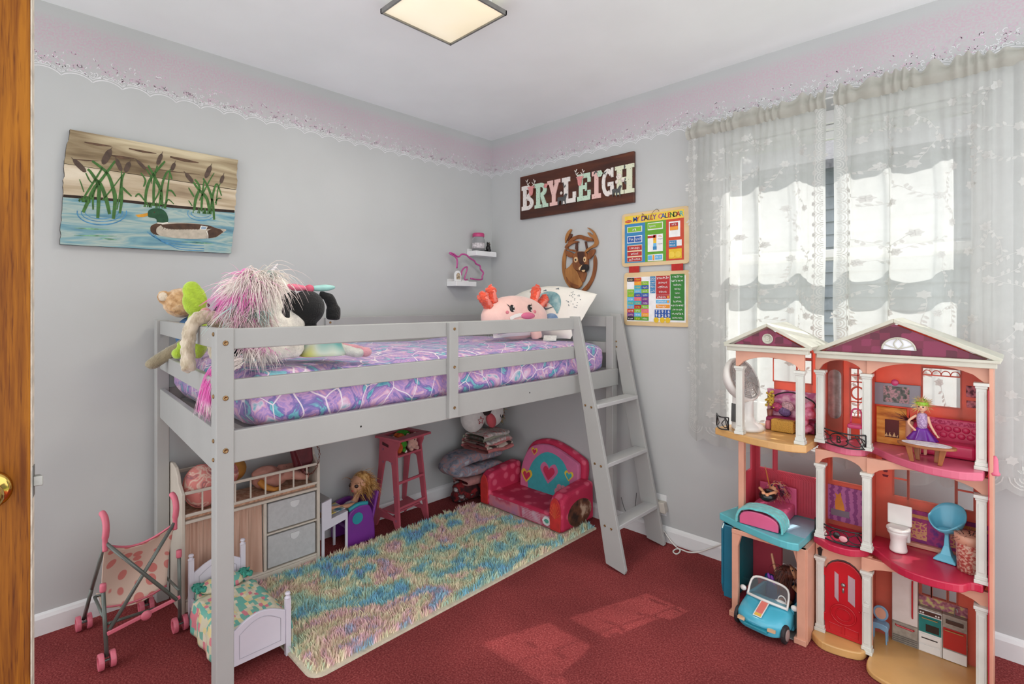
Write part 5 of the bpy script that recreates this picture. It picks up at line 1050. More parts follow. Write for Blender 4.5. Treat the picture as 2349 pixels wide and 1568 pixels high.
# --- toy bed with teal blanket
tb = T('toy_bed', 'pink toy bed on the teal bedroom floor', 'toy bed', (1.98, -.31, .385)); DBP = plastic('bed_pink', (208, 92, 132))
bl, br = 1.898, 2.045
MB().prism([(bl, .387), (br, .387), (br, .415)]+sp2([(br-.006, .428), (br-.03, .440), ((bl+br)/2, .446), (bl+.03, .442), (bl+.006, .428)], 3)+[(bl, .415)], lambda u, v, d: (u, d, v), -.430, -.420).build('footboard', DBP, tb, bev=.004)
rbox('mattress', tb, bl+.006, br-.004, -.418, -.20, .387, .436, DBP, .008)
rbox('headboard', tb, bl, br, -.198, -.188, .387, .50, DBP, .006)
bk_ = T('toy_blanket', 'fluffy aqua blanket draped over the foot of the toy bed', 'toy blanket', (1.97, -.40, .385))
def blk(u, v):
    a = math.pi*(u*1.16-.08); x = (bl+br)/2-(.086)*math.cos(a)*(1.0 if abs(math.cos(a)) < .9 else 1.0); z = .387+max(0.004, .072*math.sin(a)**.55 if math.sin(a) > 0 else .004)
    y = -.437+.085*v+.006*math.sin(9*u)*v; return (x+.003*math.sin(20*v), y, max(z, .3885)+.004*mn.noise(Vector((u*9, v*7, 0))))
MB().grid(blk, 40, 12).build('blanket', M('aqua_fleece', (98, 190, 190), .95, .08, 60, .6, 300, sheen=.5), bk_, smooth=True, solid=.008, sub=1, disp=.003, dsize=.006)
ld = T('lying_doll', 'doll with rainbow hair and black top lying on the toy bed', 'doll', (1.975, -.30, .45)); o = Vector((1.972, -.318, .486)); m = MB()
m.ell(o, (.022, .034, .016), None, 14, 10); m.ell(o+Vector((.004, .058, .012)), (.020, .022, .019), None, 14, 10); m.cyl(o+Vector((0, .03, .004)), o+Vector((.003, .05, .01)), .007, n=8)
limb(m, [o+Vector((-.02, .02, .005)), o+Vector((-.026, -.02, .03)), o+Vector((.0, -.05, .026))], [.007, .005]); limb(m, [o+Vector((.02, .02, .005)), o+Vector((.03, -.02, .025)), o+Vector((.015, -.052, .022))], [.007, .005])
m.ell(o+Vector((0, -.056, .026)), (.008, .010, .007), None, 8, 6); m.ell(o+Vector((.015, -.058, .022)), (.008, .010, .007), None, 8, 6)
m.build('body', SKIN, ld, remesh=.0028, it=3); face(ld, o+Vector((.004, .058, .012)), .020, (.05, -.55, .85))
MB().ell(o+Vector((0, 0, .002)), (.034, .044, .025), None, 16, 10).build('black_top', M('black_vinyl', (22, 20, 22), .2, .1), ld, smooth=True)
MB().ell(o+Vector((.006, .066, .016)), (.024, .022, .021), None, 14, 10).build('hair_cap', MR('rainbow_hair', [(.36, (60, 22, 44)), (.48, (170, 34, 70)), (.56, (220, 170, 110)), (.64, (110, 40, 110))], scale=45), ld, smooth=True); hb = MB(); hairs(hb, 200, lambda r: o+Vector((.004, .062, .014))+Vector((r.gauss(0, 1), r.gauss(0, 1)+.8, r.gauss(0, 1)+.3)).normalized()*.021, lambda p, r: (r.gauss(.7, .4), r.gauss(.1, .4), r.gauss(.3, .4)), .055, .0022, 5, 1.6, .15); hb.build('hair', MR('rainbow_hair', [(.36, (60, 22, 44)), (.48, (170, 34, 70)), (.56, (220, 170, 110)), (.64, (110, 40, 110))], scale=45), ld, kind='stuff')
MB().tube([o+Vector((-.012, .05, .03)), o+Vector((-.022, .045, .085)), o+Vector((-.026, .04, .11))], [.003, .0024, .0006], 6).build('horn_feather', M('amber_plastic', (196, 120, 60), .4, .08), ld, smooth=True)
# --- toilet, chair, bin
to = T('toy_toilet', 'white toy toilet with raised lid on the crimson floor', 'toy toilet', (2.40, -.27, .385)); c = Vector((2.398, -.275, .387))
MB().lathe([(0, 0), (.026, 0), (.027, .006), (.023, .03), (.026, .055), (.033, .066), (.033, .074), (0, .074)], 24, c, Matrix(((1, 0, 0), (0, 1.1, 0), (0, 0, 1)))).build('bowl', MFW, to, smooth=True, bev=0)
MB().prism(arc(0, 0, .036, 0, 360, 24, .040)[:-1], lambda u, v, d: (c.x+u, c.y+v, d), c.z+.0745, c.z+.083).build('seat', MFW, to, bev=.003)
rbox('cistern', to, c.x-.030, c.x+.030, c.y+.034, c.y+.055, c.z+.02, c.z+.10, MFW, .006); rbox('lid', to, c.x-.036, c.x+.036, c.y+.026, c.y+.033, c.z+.083, c.z+.155, MFW, .008)
tch = T('toy_tulip_chair', 'turquoise pedestal toy chair in the bathroom', 'toy chair', (2.53, -.31, .385)); c = Vector((2.530, -.245, .3865)); DTQ = plastic('turquoise_chair', (104, 186, 210), .3)
Rq = Matrix(((1, 0, 0), (0, .8, 0), (0, 0, 1)))
MB().lathe([(0, 0), (.044, 0), (.044, .006), (.022, .022), (.011, .05), (.008, .085), (.012, .10), (0, .10)], 4, c, rotm(0, 0, 35)).build('pedestal', DTQ, tch, bev=.003)
def tul(u, v):
    a = 6.283*u; hgt = .014+.075*max(0, math.sin(a+.35))**1.3+.034*max(0, abs(math.cos(a+.35)))**2; r = .012+.036*v**.6
    return c+Vector((r*math.cos(a)*1.05, r*math.sin(a)*.95+.004, .098+hgt*v**1.6))
MB().grid(tul, 36, 10, True).build('shell', DTQ, tch, smooth=True, solid=.004); MB().ell(c+Vector((0, .0, .104)), (.030, .026, .006), None, 16, 8).build('cushion', DTQ, tch, smooth=True)
bn = T('toy_bin', 'speckled pink round bin beside the right column', 'toy bin', (2.60, -.28, .385)); c = Vector((2.592, -.285, .3865))
MSPK = MR('speckled_pink', [(.40, (196, 92, 84)), (.5, (222, 150, 130)), (.58, (240, 214, 190))], scale=130, detail=3, rough=.5)
MB().lathe([(0, 0), (.034, 0), (.038, .11), (.040, .112), (.040, .118), (.036, .118), (.034, .02), (0, .02)], 28, c).build('bin_body', MSPK, bn, smooth=True); MB().lathe([(.0385, .092), (.0415, .094), (.0415, .120), (.0375, .121)], 28, c).build('rim_band', DPCH, bn, smooth=True)
hb = MB(); hairs(hb, 60, lambda r: c+Vector((r.uniform(-.015, .015), r.uniform(-.015, .015), .10)), lambda p, r: (r.gauss(0, .6), r.gauss(0, .6), 1), .05, .002, 4, .9, .4); hb.build('stuffed_hair', M('dark_auburn', (60, 22, 22), .5, .15), bn, kind='stuff')
# --- kitchen fittings
KY = -.20
def kp(x, y): p = onY(x, y, KY); return p.x, p.z
kx0, kx1, kx2, kx3 = kp(2046, 1400)[0], kp(2106, 1400)[0], kp(2161, 1400)[0], kp(2219, 1450)[0]
DSTL = M('printed_steel', (150, 140, 128), .4, .12, 60)
fr_ = T('toy_fridge', 'white toy refrigerator with red handles in the kitchen', 'toy refrigerator', ((kx0+kx1)/2, -.19, .018))
rbox('body', fr_, kx0, kx1, KY, -.179, .0185, .305, DSTL, .001); rbox('door', fr_, kx0+.001, kx1-.001, KY-.003, KY, .098, .288, MR('fridge_print', [(.3, (206, 192, 184)), (.7, (218, 206, 200))], scale=20), .001); rbox('freezer_drawer', fr_, kx0+.001, kx1-.001, KY-.003, KY, .050, .094, DSTL, .001)
for i in range(4): rbox('vent_slat', fr_, kx0+.002, kx1-.002, KY-.0025, KY, .022+i*.007, .025+i*.007, M('slat_grey', (110, 102, 94), .5, .05), 0)
MB().tube([(kx1-.016, KY-.003, .125), (kx1-.016, KY-.009, .135), (kx1-.016, KY-.009, .250), (kx1-.016, KY-.003, .262)], .0026, 6).build('door_handle', DRED, fr_); MB().tube([(kx0+.012, KY-.003, .084), (kx0+.014, KY-.008, .084), (kx1-.014, KY-.008, .082), (kx1-.012, KY-.003, .082)], .003, 6).build('drawer_handle', DRED, fr_)
sv = T('toy_stove', 'toy stove with teal oven door and white drawers', 'toy stove', ((kx1+kx2)/2, -.19, .018))
rbox('body', sv, kx1+.001, kx2-.0005, KY, -.179, .0185, .172, MFW, .001); rbox('oven_door', sv, kx1+.002, kx2-.002, KY-.003, KY, .090, .150, M('oven_teal', (14, 112, 108), .3, .1, 30), .001); rbox('oven_glass', sv, kx1+.022, kx2-.008, KY-.0035, KY-.0028, .096, .122, M('oven_black', (30, 20, 20), .2, .1), 0)
rbox('control_panel', sv, kx1+.002, kx2-.002, KY-.003, KY, .154, .168, M('panel_brown', (74, 40, 32), .4, .1), .001); rbox('lower_drawer', sv, kx1+.003, kx2-.003, KY-.003, KY, .050, .084, MFW, .002); rbox('drawer_slot', sv, kx1+.010, kx2-.012, KY-.0036, KY-.0029, .068, .072, M('slot_dark', (52, 40, 38), .5, .1), 0); rbox('toe_panel', sv, kx1+.003, kx2-.003, KY-.003, KY, .022, .046, MFW, .001)
MB().tube([(kx1+.012, KY-.003, .143), (kx1+.012, KY-.008, .143), (kx2-.012, KY-.008, .143), (kx2-.012, KY-.003, .143)], .0018, 6).build('oven_handle', M('brass_plastic', (196, 170, 110), .3, .05, metal=.6), sv)
for x in (kx1+.008, kx1+.015, kx2-.016, kx2-.009): MB().cyl((x, KY-.003, .161), (x, KY-.006, .161), .0028, n=8).build('control_knob', MFW, sv)
rbox('hob', sv, kx1+.001, kx2-.0005, KY-.002, -.179, .172, .178, DSTL, .001)
sk = T('toy_sink_cabinet', 'red toy sink cabinet at the right end of the kitchen', 'toy cabinet', ((kx2+kx3)/2, -.19, .018))
rbox('body', sk, kx2+.0005, kx3, KY, -.179, .0185, .170, DSTL, .001); rbox('door', sk, kx2+.003, kx3-.002, KY-.003, KY, .060, .132, plastic('cabinet_red', (176, 26, 24), .35), .001); rbox('plinth', sk, kx2+.002, kx3-.001, KY-.003, KY, .020, .056, MFW, .001); rbox('basin', sk, kx2+.010, kx3-.010, KY-.003, KY, .148, .162, M('basin_brown', (70, 46, 36), .4, .1), .001)
MB().tube([(kx2+.008, KY-.003, .125), (kx2+.008, KY-.007, .125), (kx3-.010, KY-.007, .125), (kx3-.010, KY-.003, .125)], .0018, 6).build('handle', MATS['brass_plastic'], sk); rbox('counter', sk, kx2+.0005, kx3, KY-.002, -.179, .170, .177, DSTL, .001)
MB().tube(smooth_path([((kx2+kx3)/2, -.19, .177), ((kx2+kx3)/2, -.19, .20), ((kx2+kx3)/2+.006, -.195, .206), ((kx2+kx3)/2+.008, -.198, .196)], 4), .0018, 6).build('tap', MATS['silver_plastic'], sk)
rbox('backsplash', H, kx1, kx3, -.1815, -.1785, .178, .212, MR('mauve_tiles', [(.35, (120, 62, 74)), (.5, (166, 100, 116)), (.62, (190, 176, 110))], scale=60), 0)
va = T('toy_vanity_chair', 'little blue toy vanity stand with oval mirror in the kitchen corner', 'toy vanity', (2.345, -.23, .018)); c = onZ(2024, 1450, .018); c = Vector((2.338, -.235, .0185)); DVB = plastic('vanity_blue', (120, 156, 184))
MB().prism(sp2([(-.024, 0), (0, .006), (.024, 0), (.024, .022), (0, .026), (-.024, .022), (-.024, 0)], 3)[:-1], lambda u, v, d: (c.x+u, c.y+d, c.z+.045+v), -.018, .018).build('drawer_body', DVB, va, bev=.002)
for sx in (-1, 1):
    for sy in (-1, 1): MB().cyl((c.x+sx*.021, c.y+sy*.014, c.z), (c.x+sx*.020, c.y+sy*.014, c.z+.047), .0022, .0034, 8).build('leg', DVB, va)
MB().prism(arc(0, 0, .024, 0, 360, 24, .028)[:-1], lambda u, v, d: (c.x+u, c.y+.008+d, c.z+.098+v), 0, .006).build('mirror_frame', DVB, va, bev=.002); MB().prism(arc(0, 0, .017, 0, 360, 24, .021)[:-1], lambda u, v, d: (c.x+u, c.y+.0075+d, c.z+.098+v), -.0006, 0).build('mirror', DPCH, va)
# --- toy car with doll
car = T('toy_convertible', 'turquoise toy convertible with pink bonnet stripe parked in the dollhouse garage', 'toy car', (1.995, -.36, .004))
MC = Matrix.Translation((2.005, -.360, .005)) @ Matrix.Rotation(math.radians(-5), 4, 'Z') @ Matrix.Diagonal((.94, .985, 1.12, 1))
DCAR = plastic('car_turquoise', (78, 172, 196), .22); DCD = M('car_interior', (16, 66, 104), .4, .1)
# stations along local y (front = -y): y, half width, z bottom, z top
ST = [(-.168, .050, .030, .046), (-.160, .078, .020, .056), (-.145, .090, .016, .064), (-.11, .096, .014, .074), (-.06, .098, .014, .086), (-.035, .098, .014, .092)]
def loft(st, mat, name, lab=None):
    m = MB(MC); n = 20; rows = []
    for y, w, zb, zt in st:
        for k in range(n):
            a = 2*math.pi*(k+.5)/n; cx_, sz = math.cos(a), math.sin(a); X = w*(abs(cx_)**.35)*(1 if cx_ > 0 else -1); Z = (zb+zt)/2+(zt-zb)/2*(abs(sz)**.5)*(1 if sz > 0 else -1)
            yy = y + (.018*(abs(X)/max(w, .01))**2.5 if y < -.05 else 0); rows.append((X, yy, Z+(.004*(1-(X/max(w, .01))**2) if sz > 0 else 0)))
    N = len(st); m.add(rows, [(i*n+k, i*n+(k+1) % n, (i+1)*n+(k+1) % n, (i+1)*n+k) for i in range(N-1) for k in range(n)]+[tuple(range(n-1, -1, -1)), tuple((N-1)*n+k for k in range(n))])
    return m.build(name, mat, car, smooth=True, label=lab)
loft(ST, DCAR, 'bonnet'); loft([(.095, .098, .014, .098), (.13, .096, .014, .100), (.155, .090, .018, .094), (.168, .080, .024, .080)], DCAR, 'rear_deck')
for s in (-1, 1):
    m = MB(MC); m.hexa([(s*.083, -.04, .014), (s*.097, -.04, .014), (s*.097, .10, .014), (s*.083, .10, .014), (s*.083, -.04, .088), (s*.097, -.04, .086), (s*.097, .10, .094), (s*.083, .10, .096)]); m.build('door_side', DCAR, car, bev=.004)
MB(MC).box(-.084, .084, -.04, .10, .014, .022).build('cabin_floor', DCD, car); MB(MC).box(-.084, .084, -.044, -.03, .022, .084).build('dashboard', DCD, car, bev=.004)
for s in (-1, 1): MB(MC).hexa([(s*.042-.034, .050, .022), (s*.042+.034, .050, .022), (s*.042+.034, .085, .022), (s*.042-.034, .085, .022), (s*.042-.030, .076, .125), (s*.042+.030, .076, .125), (s*.042+.030, .098, .125), (s*.042-.030, .098, .125)]).build('car_seat', DCD, car, bev=.01, seg=3)
wf = [(-.080, -.060, .090), (-.070, -.028, .142), (0, -.022, .150), (.070, -.028, .142), (.080, -.060, .090)]
MB(MC).tube(smooth_path(wf, 5), .0042, 8).build('windscreen_frame', MFW, car, smooth=True); MB(MC).tube(smooth_path([(-.082, -.058, .090), (0, -.076, .097), (.082, -.058, .090)], 6), .005, 8).build('cowl', MFW, car, smooth=True)
m = MB(MC); P = smooth_path(wf, 5); m.add([(x, y, z) for x, y, z in P]+[(0, -.074, .094)], [(i, i+1, len(P)) for i in range(len(P)-1)]); m.build('windscreen', MJ, car)
for s in (-1, 1): MB(MC).ell((s*.104, -.050, .100), (.014, .008, .010), None, 12, 8).build('wing_mirror', MFW, car, smooth=True)
def hood(u, v, d): return MC @ Vector((u, v, .0465+.30*0+d+(.0745-.0465)*min(1, (v+.168)/.058)**.55*1.0+(.0165*max(0, (v+.11))/.05 if v > -.11 else 0)+.0062))
m = MB(); m.grid(lambda u, v: hood(-.017+.034*u, -.150+.082*v, .0010), 2, 8); m.build('stripe_border', MFW, car)
m = MB(); m.grid(lambda u, v: hood(-.013+.026*u, -.134+.066*v, .0016), 2, 8); m.build('bonnet_stripe', plastic('stripe_salmon', (220, 118, 106)), car); m = MB(); m.grid(lambda u, v: hood(-.013+.026*u, -.147+.012*v, .0016), 2, 2); m.build('gold_badge', M('gold_print', (224, 176, 72), .4, .05), car)
for s in (-1, 1):
    for y in (-.112, .125):
        m = MB(MC); m.tube([(s*.086, y, .030), (s*.101, y, .030)], .030, 20); w_ = m.build('wheel', M('tyre_dark', (34, 32, 34), .6, .1), car, bev=.004); MB(MC).lathe([(0, 0), (.019, 0), (.019, .003), (.012, .001), (0, .003)], 16, (s*.1012, y, .030), rotm(0, 90*s, 0)).build('hub_cap', M('hub_grey', (150, 132, 128), .4, .1), w_, smooth=True)
    MB(MC).hexa([(s*.060-.014, -.163, .040), (s*.060+.014, -.158 if s > 0 else -.163, .040), (s*.060+.014, -.150, .040), (s*.060-.014, -.150, .040), (s*.060-.014, -.162, .049), (s*.060+.014, -.157, .049), (s*.060+.014, -.150, .049), (s*.060-.014, -.150, .049)]).build('headlamp', plastic('lamp_amber', (206, 168, 130), .3), car)
MB(MC).hexa([(-.048, -.172, .032), (.048, -.172, .032), (.048, -.15, .032), (-.048, -.15, .032), (-.046, -.171, .040), (.046, -.171, .040), (.046, -.15, .040), (-.046, -.15, .040)]).build('grille', plastic('grille_teal', (34, 130, 146)), car, bev=.002)
MB(MC).tube([(.042+.016*math.cos(a), -.020+.008*math.sin(a)*.3, .094+.016*math.sin(a)) for a in [k*.3927 for k in range(16)]], .0024, 6, True).build('steering_wheel', MFW, car, smooth=True); MB(MC).ell((.042, -.03, .085), (.03, .012, .014), None, 12, 8).build('white_binnacle', MFW, car, smooth=True)
cdl = T('driver_doll', 'brown haired doll slumped in the turquoise toy convertible', 'doll', (2.03, -.31, .03)); o = MC @ Vector((.036, .050, .052)); m = MB()
m.ell(o+Vector((0, .0, .055)), (.024, .018, .040), None, 14, 10); m.ell(o+Vector((.016, .0, .135)), (.023, .024, .026), None, 14, 10); m.cyl(o+Vector((0, 0, .09)), o+Vector((.012, 0, .115)), .008, n=8)
limb(m, [o+Vector((-.022, 0, .085)), o+Vector((-.045, .0, .13)), o+Vector((-.062, .01, .185))], [.008, .005]); limb(m, [o+Vector((.022, 0, .085)), o+Vector((.048, -.02, .075)), o+Vector((.058, -.05, .066))], [.009, .006])
limb(m, [o+Vector((-.012, 0, .02)), o+Vector((-.016, -.045, .03)), o+Vector((-.016, -.06, .01))], [.011, .008]); limb(m, [o+Vector((.012, 0, .02)), o+Vector((.014, -.045, .03)), o+Vector((.014, -.06, .01))], [.011, .008])
m.build('body', SKIN, cdl, remesh=.003, it=3); face(cdl, o+Vector((.016, 0, .135)), .023, (.5, -.3, .75))
MB().ell(o+Vector((0, -.002, .052)), (.030, .024, .044), None, 16, 10).build('maroon_top', M('maroon_cloth', (92, 18, 22), .6, .15), cdl, smooth=True)
MB().ell(o+Vector((.004, -.004, .132)), (.030, .027, .028), None, 14, 10).build('hair_cap', MR('brown_hair', [(.4, (58, 22, 16)), (.6, (106, 50, 30))], scale=50), cdl, smooth=True); hb = MB(); hairs(hb, 260, lambda r: o+Vector((.008, .002, .135))+Vector((r.gauss(0, 1)-.6, r.gauss(0, 1)-.1, r.gauss(0, 1)+.1)).normalized()*.025, lambda p, r: (r.gauss(-.6, .5), r.gauss(-.5, .4), r.gauss(-.2, .4)), .075, .0026, 6, 2.2, .15); hb.build('hair', MR('brown_hair', [(.4, (58, 22, 16)), (.6, (106, 50, 30))], scale=50), cdl, kind='stuff')
for i in range(2): MB().ell(MC @ Vector((-.016+i*.014, .0, .150-.004*i)), (.006, .008, .018), rotm(0, -18, 0), 10, 8).build('purple_bow', M('purple_felt', (122, 52, 150), .7, .05), cdl, smooth=True)
# ================================================================ doll cot with drawers
MCR = M('cream_painted_wood', (206, 196, 182), .5, .03, 10); MFB = M('fabric_bin_grey', (190, 190, 190), .8, .03, 60, .15, 300)
cr = T('doll_cot', 'cream doll cot unit with rails, beige curtain and two fabric drawers', 'doll cot', (.155, -1.69, 0))
CY0, CY1, CX0, CX1 = -1.990, -1.400, .055, .252
def endpanel(y0, y1, hi):
    p = [(CX0, 0), (CX1, 0), (CX1, .49), (CX1-.03, .508), (CX1-.055, .525), (CX1-.07, .555), (CX1-.10, .58 if hi else .55), (CX0+.05, .59 if hi else .555), (CX0, .585 if hi else .55)]
    MB().prism(p, lambda u, v, d: (u, d, v), y0, y1).build('end_panel', MCR, cr, bev=.003)
endpanel(CY0, CY0+.014, True); endpanel(CY1-.014, CY1, False)
def cb(n, x0, x1, y0, y1, z0, z1, mat=MCR, bev=.002, **k): return MB().box(x0, x1, y0, y1, z0, z1).build(n, mat, cr, bev=bev, **k)
ya, yb = CY0+.0145, CY1-.0145
cb('top_rail', CX1-.012, CX1-.002, ya, yb, .484, .496); cb('lower_rail', CX1-.012, CX1-.002, ya, yb, .392, .404); cb('top_rail', CX0+.002, CX0+.012, ya, yb, .53, .545)
for i in range(8): y = CY0+.075+i*.064; cb('spindle', CX1-.010, CX1-.005, y, y+.006, .4045, .4835, MCR, 0)
cb('shelf', CX0, CX1-.001, ya, yb, .364, .376); cb('bottom_board', CX0, CX1-.004, ya, yb, .045, .055); cb('plinth', CX1-.012, CX1-.002, ya, yb, .002, .0445); cb('back_panel', CX0, CX0+.005, ya, yb, .0555, .3635)
cb('divider', CX0+.006, CX1-.001, -1.664, -1.652, .056, .3635); cb('drawer_shelf', CX0+.006, CX1-.002, -1.6515, yb, .214, .222)
for z0, z1 in ((.060, .206), (.226, .356)):
    d = cb('drawer', CX0+.008, CX1-.006, -1.646, yb-.006, z0, z1, MFB, .004); MB().prism(sp2([(-1.545, z1-.014), (-1.505, z1-.014), (-1.507, z1-.034), (-1.525, z1-.044), (-1.543, z1-.034), (-1.545, z1-.014)], 3)[:-1], lambda u, v, w: (CX1-.006+w, u, v), .0003, .006).build('pull_tab', M('tab_white', (214, 214, 214), .7, .03), d)
def cur(u, v):
    y = -1.978+.310*u; z = .360-.305*v; return (CX1-.024+.017*math.sin(u*31+1.8*math.sin(u*9)+.8*v)*(.3+.7*v)+.005*math.sin(u*120)*(1-v)**2, y, z)
MB().grid(cur, 120, 14).build('curtain', MR('beige_cotton', [(.3, (198, 162, 142)), (.7, (204, 168, 148))], scale=4, rough=.85), cr, smooth=True)
text_mesh('BADGER', .02, lambda u, v, d: (CX1-.0018, -1.465+u, .028+v), M('logo_tan', (196, 150, 120), .6, .05), 'maker_print', cr) if False else None
m = MB(); r = random.Random(3)
for i in range(7): y = -1.492+i*.009; m.strip([(y, .022), (y+.004, .034), (y+.006, .022)], .0018, lambda u, v, d: (CX1-.0017, u, v))
m.build('faint_print', M('logo_tan', (206, 168, 142), .6, .05), cr, kind='stuff')
MPAD = MR('tan_quilting', [(.4, (176, 130, 104)), (.6, (206, 166, 138))], scale=60, rough=.9, bump=.4, bs=80)
cb('pad', CX0+.006, CX1-.014, ya+.002, yb-.002, .3765, .395, MPAD, .006)
# things in the cot
MUP = MR('unicorn_print', [(.0, (214, 132, 124)), (.46, (214, 132, 124)), (.52, (222, 196, 178)), (.58, (214, 132, 124)), (.66, (150, 100, 104)), (.70, (214, 132, 124))], scale=24, detail=2, dist=.5, rough=.85)
pu = T('round_pillow', 'round coral pillow with unicorn print at the head of the doll cot', 'pillow', (.17, -1.90, .395)); MB().ell((.178, -1.895, .487), (.052, .072, .088), rotm(0, -14, 0), 28, 18).build('cushion', MUP, pu, smooth=True)
MB().tube([Vector((.178, -1.895, .487))+rotm(0, -14, 0)@Vector((.0, .0725*math.cos(a), .0885*math.sin(a))) for a in [k*.1745 for k in range(36)]], .0022, 6, True).build('piping', M('coral_piping', (198, 116, 108), .8, .05), pu, smooth=True)
bk1 = T('mustard_doll', 'doll in pale floral clothes with mustard arms lying along the cot', 'doll', (.15, -1.62, .395)); m = MB()
o = Vector((.150, -1.60, .44)); m.ell(o, (.055, .085, .042), None, 16, 12); limb(m, [o+Vector((.03, .05, .01)), o+Vector((.045, .10, .005)), o+Vector((.05, .16, -.01))], [.026, .020]); limb(m, [o+Vector((-.02, .05, .02)), o+Vector((-.03, .11, .02)), o+Vector((-.02, .17, .01))], [.028, .022]); m.ell(o+Vector((.02, -.03, .04)), (.045, .06, .03), None, 14, 10)
m.build('clothes', MR('dusty_floral', [(.0, (178, 120, 108)), (.10, (104, 84, 76)), (.15, (178, 124, 110)), (1, (188, 136, 120))], tex='voronoi', scale=45, rough=.9), bk1, remesh=.006, it=4, disp=.012, dsize=.04)
m = MB(); limb(m, [o+Vector((.04, -.06, .01)), o+Vector((.07, -.045, -.012)), o+Vector((.078, -.02, -.025))], [.016, .012]); m.ell(o+Vector((.080, -.012, -.028)), (.012, .016, .010), None, 10, 8)
for k in range(4): m.cyl(o+Vector((.080, -.006, -.024-.004*k)), o+Vector((.082, .012, -.020-.006*k)), .0045, .003, 6)
m.build('arm', M('mustard_skin', (176, 116, 44), .6, .06), bk1, remesh=.0035, it=3)
MB().ell(o+Vector((-.02, -.16, .075)), (.052, .06, .055), None, 18, 12).build('head', M('mustard_hood', (158, 108, 44), .7, .08, 30), bk1, smooth=True); MB().ell(o+Vector((.005, -.20, .07)), (.05, .06, .06), None, 18, 12).build('bonnet', MUP, bk1, smooth=True)
bg_ = T('maroon_purse', 'maroon purse with chain strap hanging at the right end of the cot', 'purse', (.20, -1.46, .42)); m = MB()
m.prism([(-1.525, .575), (-1.42, .595), (-1.415, .50), (-1.44, .455), (-1.50, .47)], lambda u, v, d: (d, u, v), .175, .215); m.build('bag', M('maroon_leather', (92, 26, 36), .45, .12, 40, .2, 120), bg_, bev=.012, seg=3)
m = MB(); m.bar((.230, -1.520, .585), (.235, -1.475, .455), .004, .03, (1, 0, 0)); m.build('flap_strap', MATS['maroon_leather'], bg_)
P = smooth_path([(.232, -1.415, .585), (.250, -1.404, .55), (.252, -1.412, .49), (.250, -1.44, .452), (.248, -1.475, .456), (.240, -1.49, .49)], 8); MCH = M('copper_chain', (120, 74, 62), .3, .15, 60, metal=.8)
for i in range(0, len(P)-1, 2):
    t_ = (P[i+1]-P[i]).normalized(); s_ = t_.orthogonal().normalized() if (i//2) % 2 else t_.cross(t_.orthogonal()).normalized()
    MB().tube([P[i]+t_*.0065*math.cos(a)+s_*.004*math.sin(a) for a in [k*.785 for k in range(8)]], .0014, 5, True).build('chain_link', MCH, bg_, smooth=True)
MB().tube([Vector((.225, -1.392, .585))+Vector((0, .016*math.cos(a), .016*math.sin(a))) for a in [k*.4 for k in range(13)]], .0016, 5).build('key_ring', MCH, bg_, smooth=True)
# ================================================================ white doll bed
MWB = M('white_gloss_paint', (216, 212, 222), .35, .02, 8); wb = T('doll_bed', 'white wooden doll bed with arched footboard and ball posts', 'doll bed', (.58, -1.88, 0))
BY0, BY1, BXH, BXF = -1.988, -1.778, .345, .800
def post(x, y, h):
    m = MB(); m.box(x-.009, x+.009, y-.009, y+.009, 0, h-.022); m.lathe([(.011, 0), (.012, .004), (.007, .008), (.006, .011), (.010, .017), (.008, .023), (0, .025)], 14, (x, y, h-.022)); m.build('post', MWB, wb, bev=.001)
for x, h in ((BXH, .275), (BXF, .225)):
    for y in (BY0+.009, BY1-.009): post(x, y, h)
def board_(x, z0, zs, zc, nm):
    y0, y1 = BY0+.018, BY1-.018; pts = [(y0, z0), (y1, z0), (y1, zs)]+[(y1+(y0-y1)*t, zs+(zc-zs)*math.sin(math.pi*t)) for t in [k/12 for k in range(1, 12)]]+[(y0, zs)]
    MB().prism(pts, lambda u, v, d: (d, u, v), x-.005, x+.005).build(nm, MWB, wb, bev=.002)
    q = [(y0+.018, z0+.02), (y1-.018, z0+.02), (y1-.018, zs-.02)]+[(y1-.018+(y0-y1+.036)*t, zs-.02+(zc-zs)*math.sin(math.pi*t)) for t in [k/12 for k in range(1, 12)]]+[(y0+.018, zs-.02)]
    MB().tube([(x+.0055, u, v) for u, v in q], .0013, 5, True).build('panel_groove', M('groove_grey', (176, 172, 182), .5, .03), wb)
board_(BXH, .06, .20, .235, 'headboard'); board_(BXF, .045, .165, .198, 'footboard')
for y in (BY0+.009, BY1-.009): MB().box(BXH+.009, BXF-.009, y-.004, y+.004, .07, .105).build('side_board', MWB, wb, bev=.001)
MB().box(BXH+.006, BXF-.006, BY0+.014, BY1-.014, .075, .085).build('bed_base', MWB, wb)
qd = T('doll_bedding', 'mint and pink scale print bedding on the white doll bed', 'doll bedding', (.57, -1.88, .085))
MSC = MR('scale_print', [(.0, (210, 204, 176)), (.28, (226, 216, 190)), (.38, (120, 178, 160)), (.52, (216, 130, 140)), (.66, (222, 206, 150)), (.8, (110, 180, 164)), (1, (230, 220, 200))], tex='cell', scale=62, stretch=(.75, 1.3, .6), rough=.85, interp='CONSTANT')
rbox_ = lambda n, p, *a, **k: MB().box(*a[:6]).build(n, a[6], p, **k)
rbox_('mattress', qd, BXH+.010, BXF-.010, BY0+.016, BY1-.016, .0855, .130, MSC, bev=.012, seg=3)
def quilt(u, v):
    x = BXH+.10+(BXF-.015-BXH-.10)*v; s = (u-.5)*.44; hw = .104; y0 = (BY0+BY1)/2
    if abs(s) < hw: y, z = y0+s, .139+.004*mn.noise(Vector((x*30, s*30, 0)))
    else: k = abs(s)-hw; y, z = y0+math.copysign(hw+.004+.03*min(1, k/.05)*.35+.004*math.sin(x*60), s), .137-k*1.0
    return (x, y, max(z, .012+.01*math.sin(x*40)))
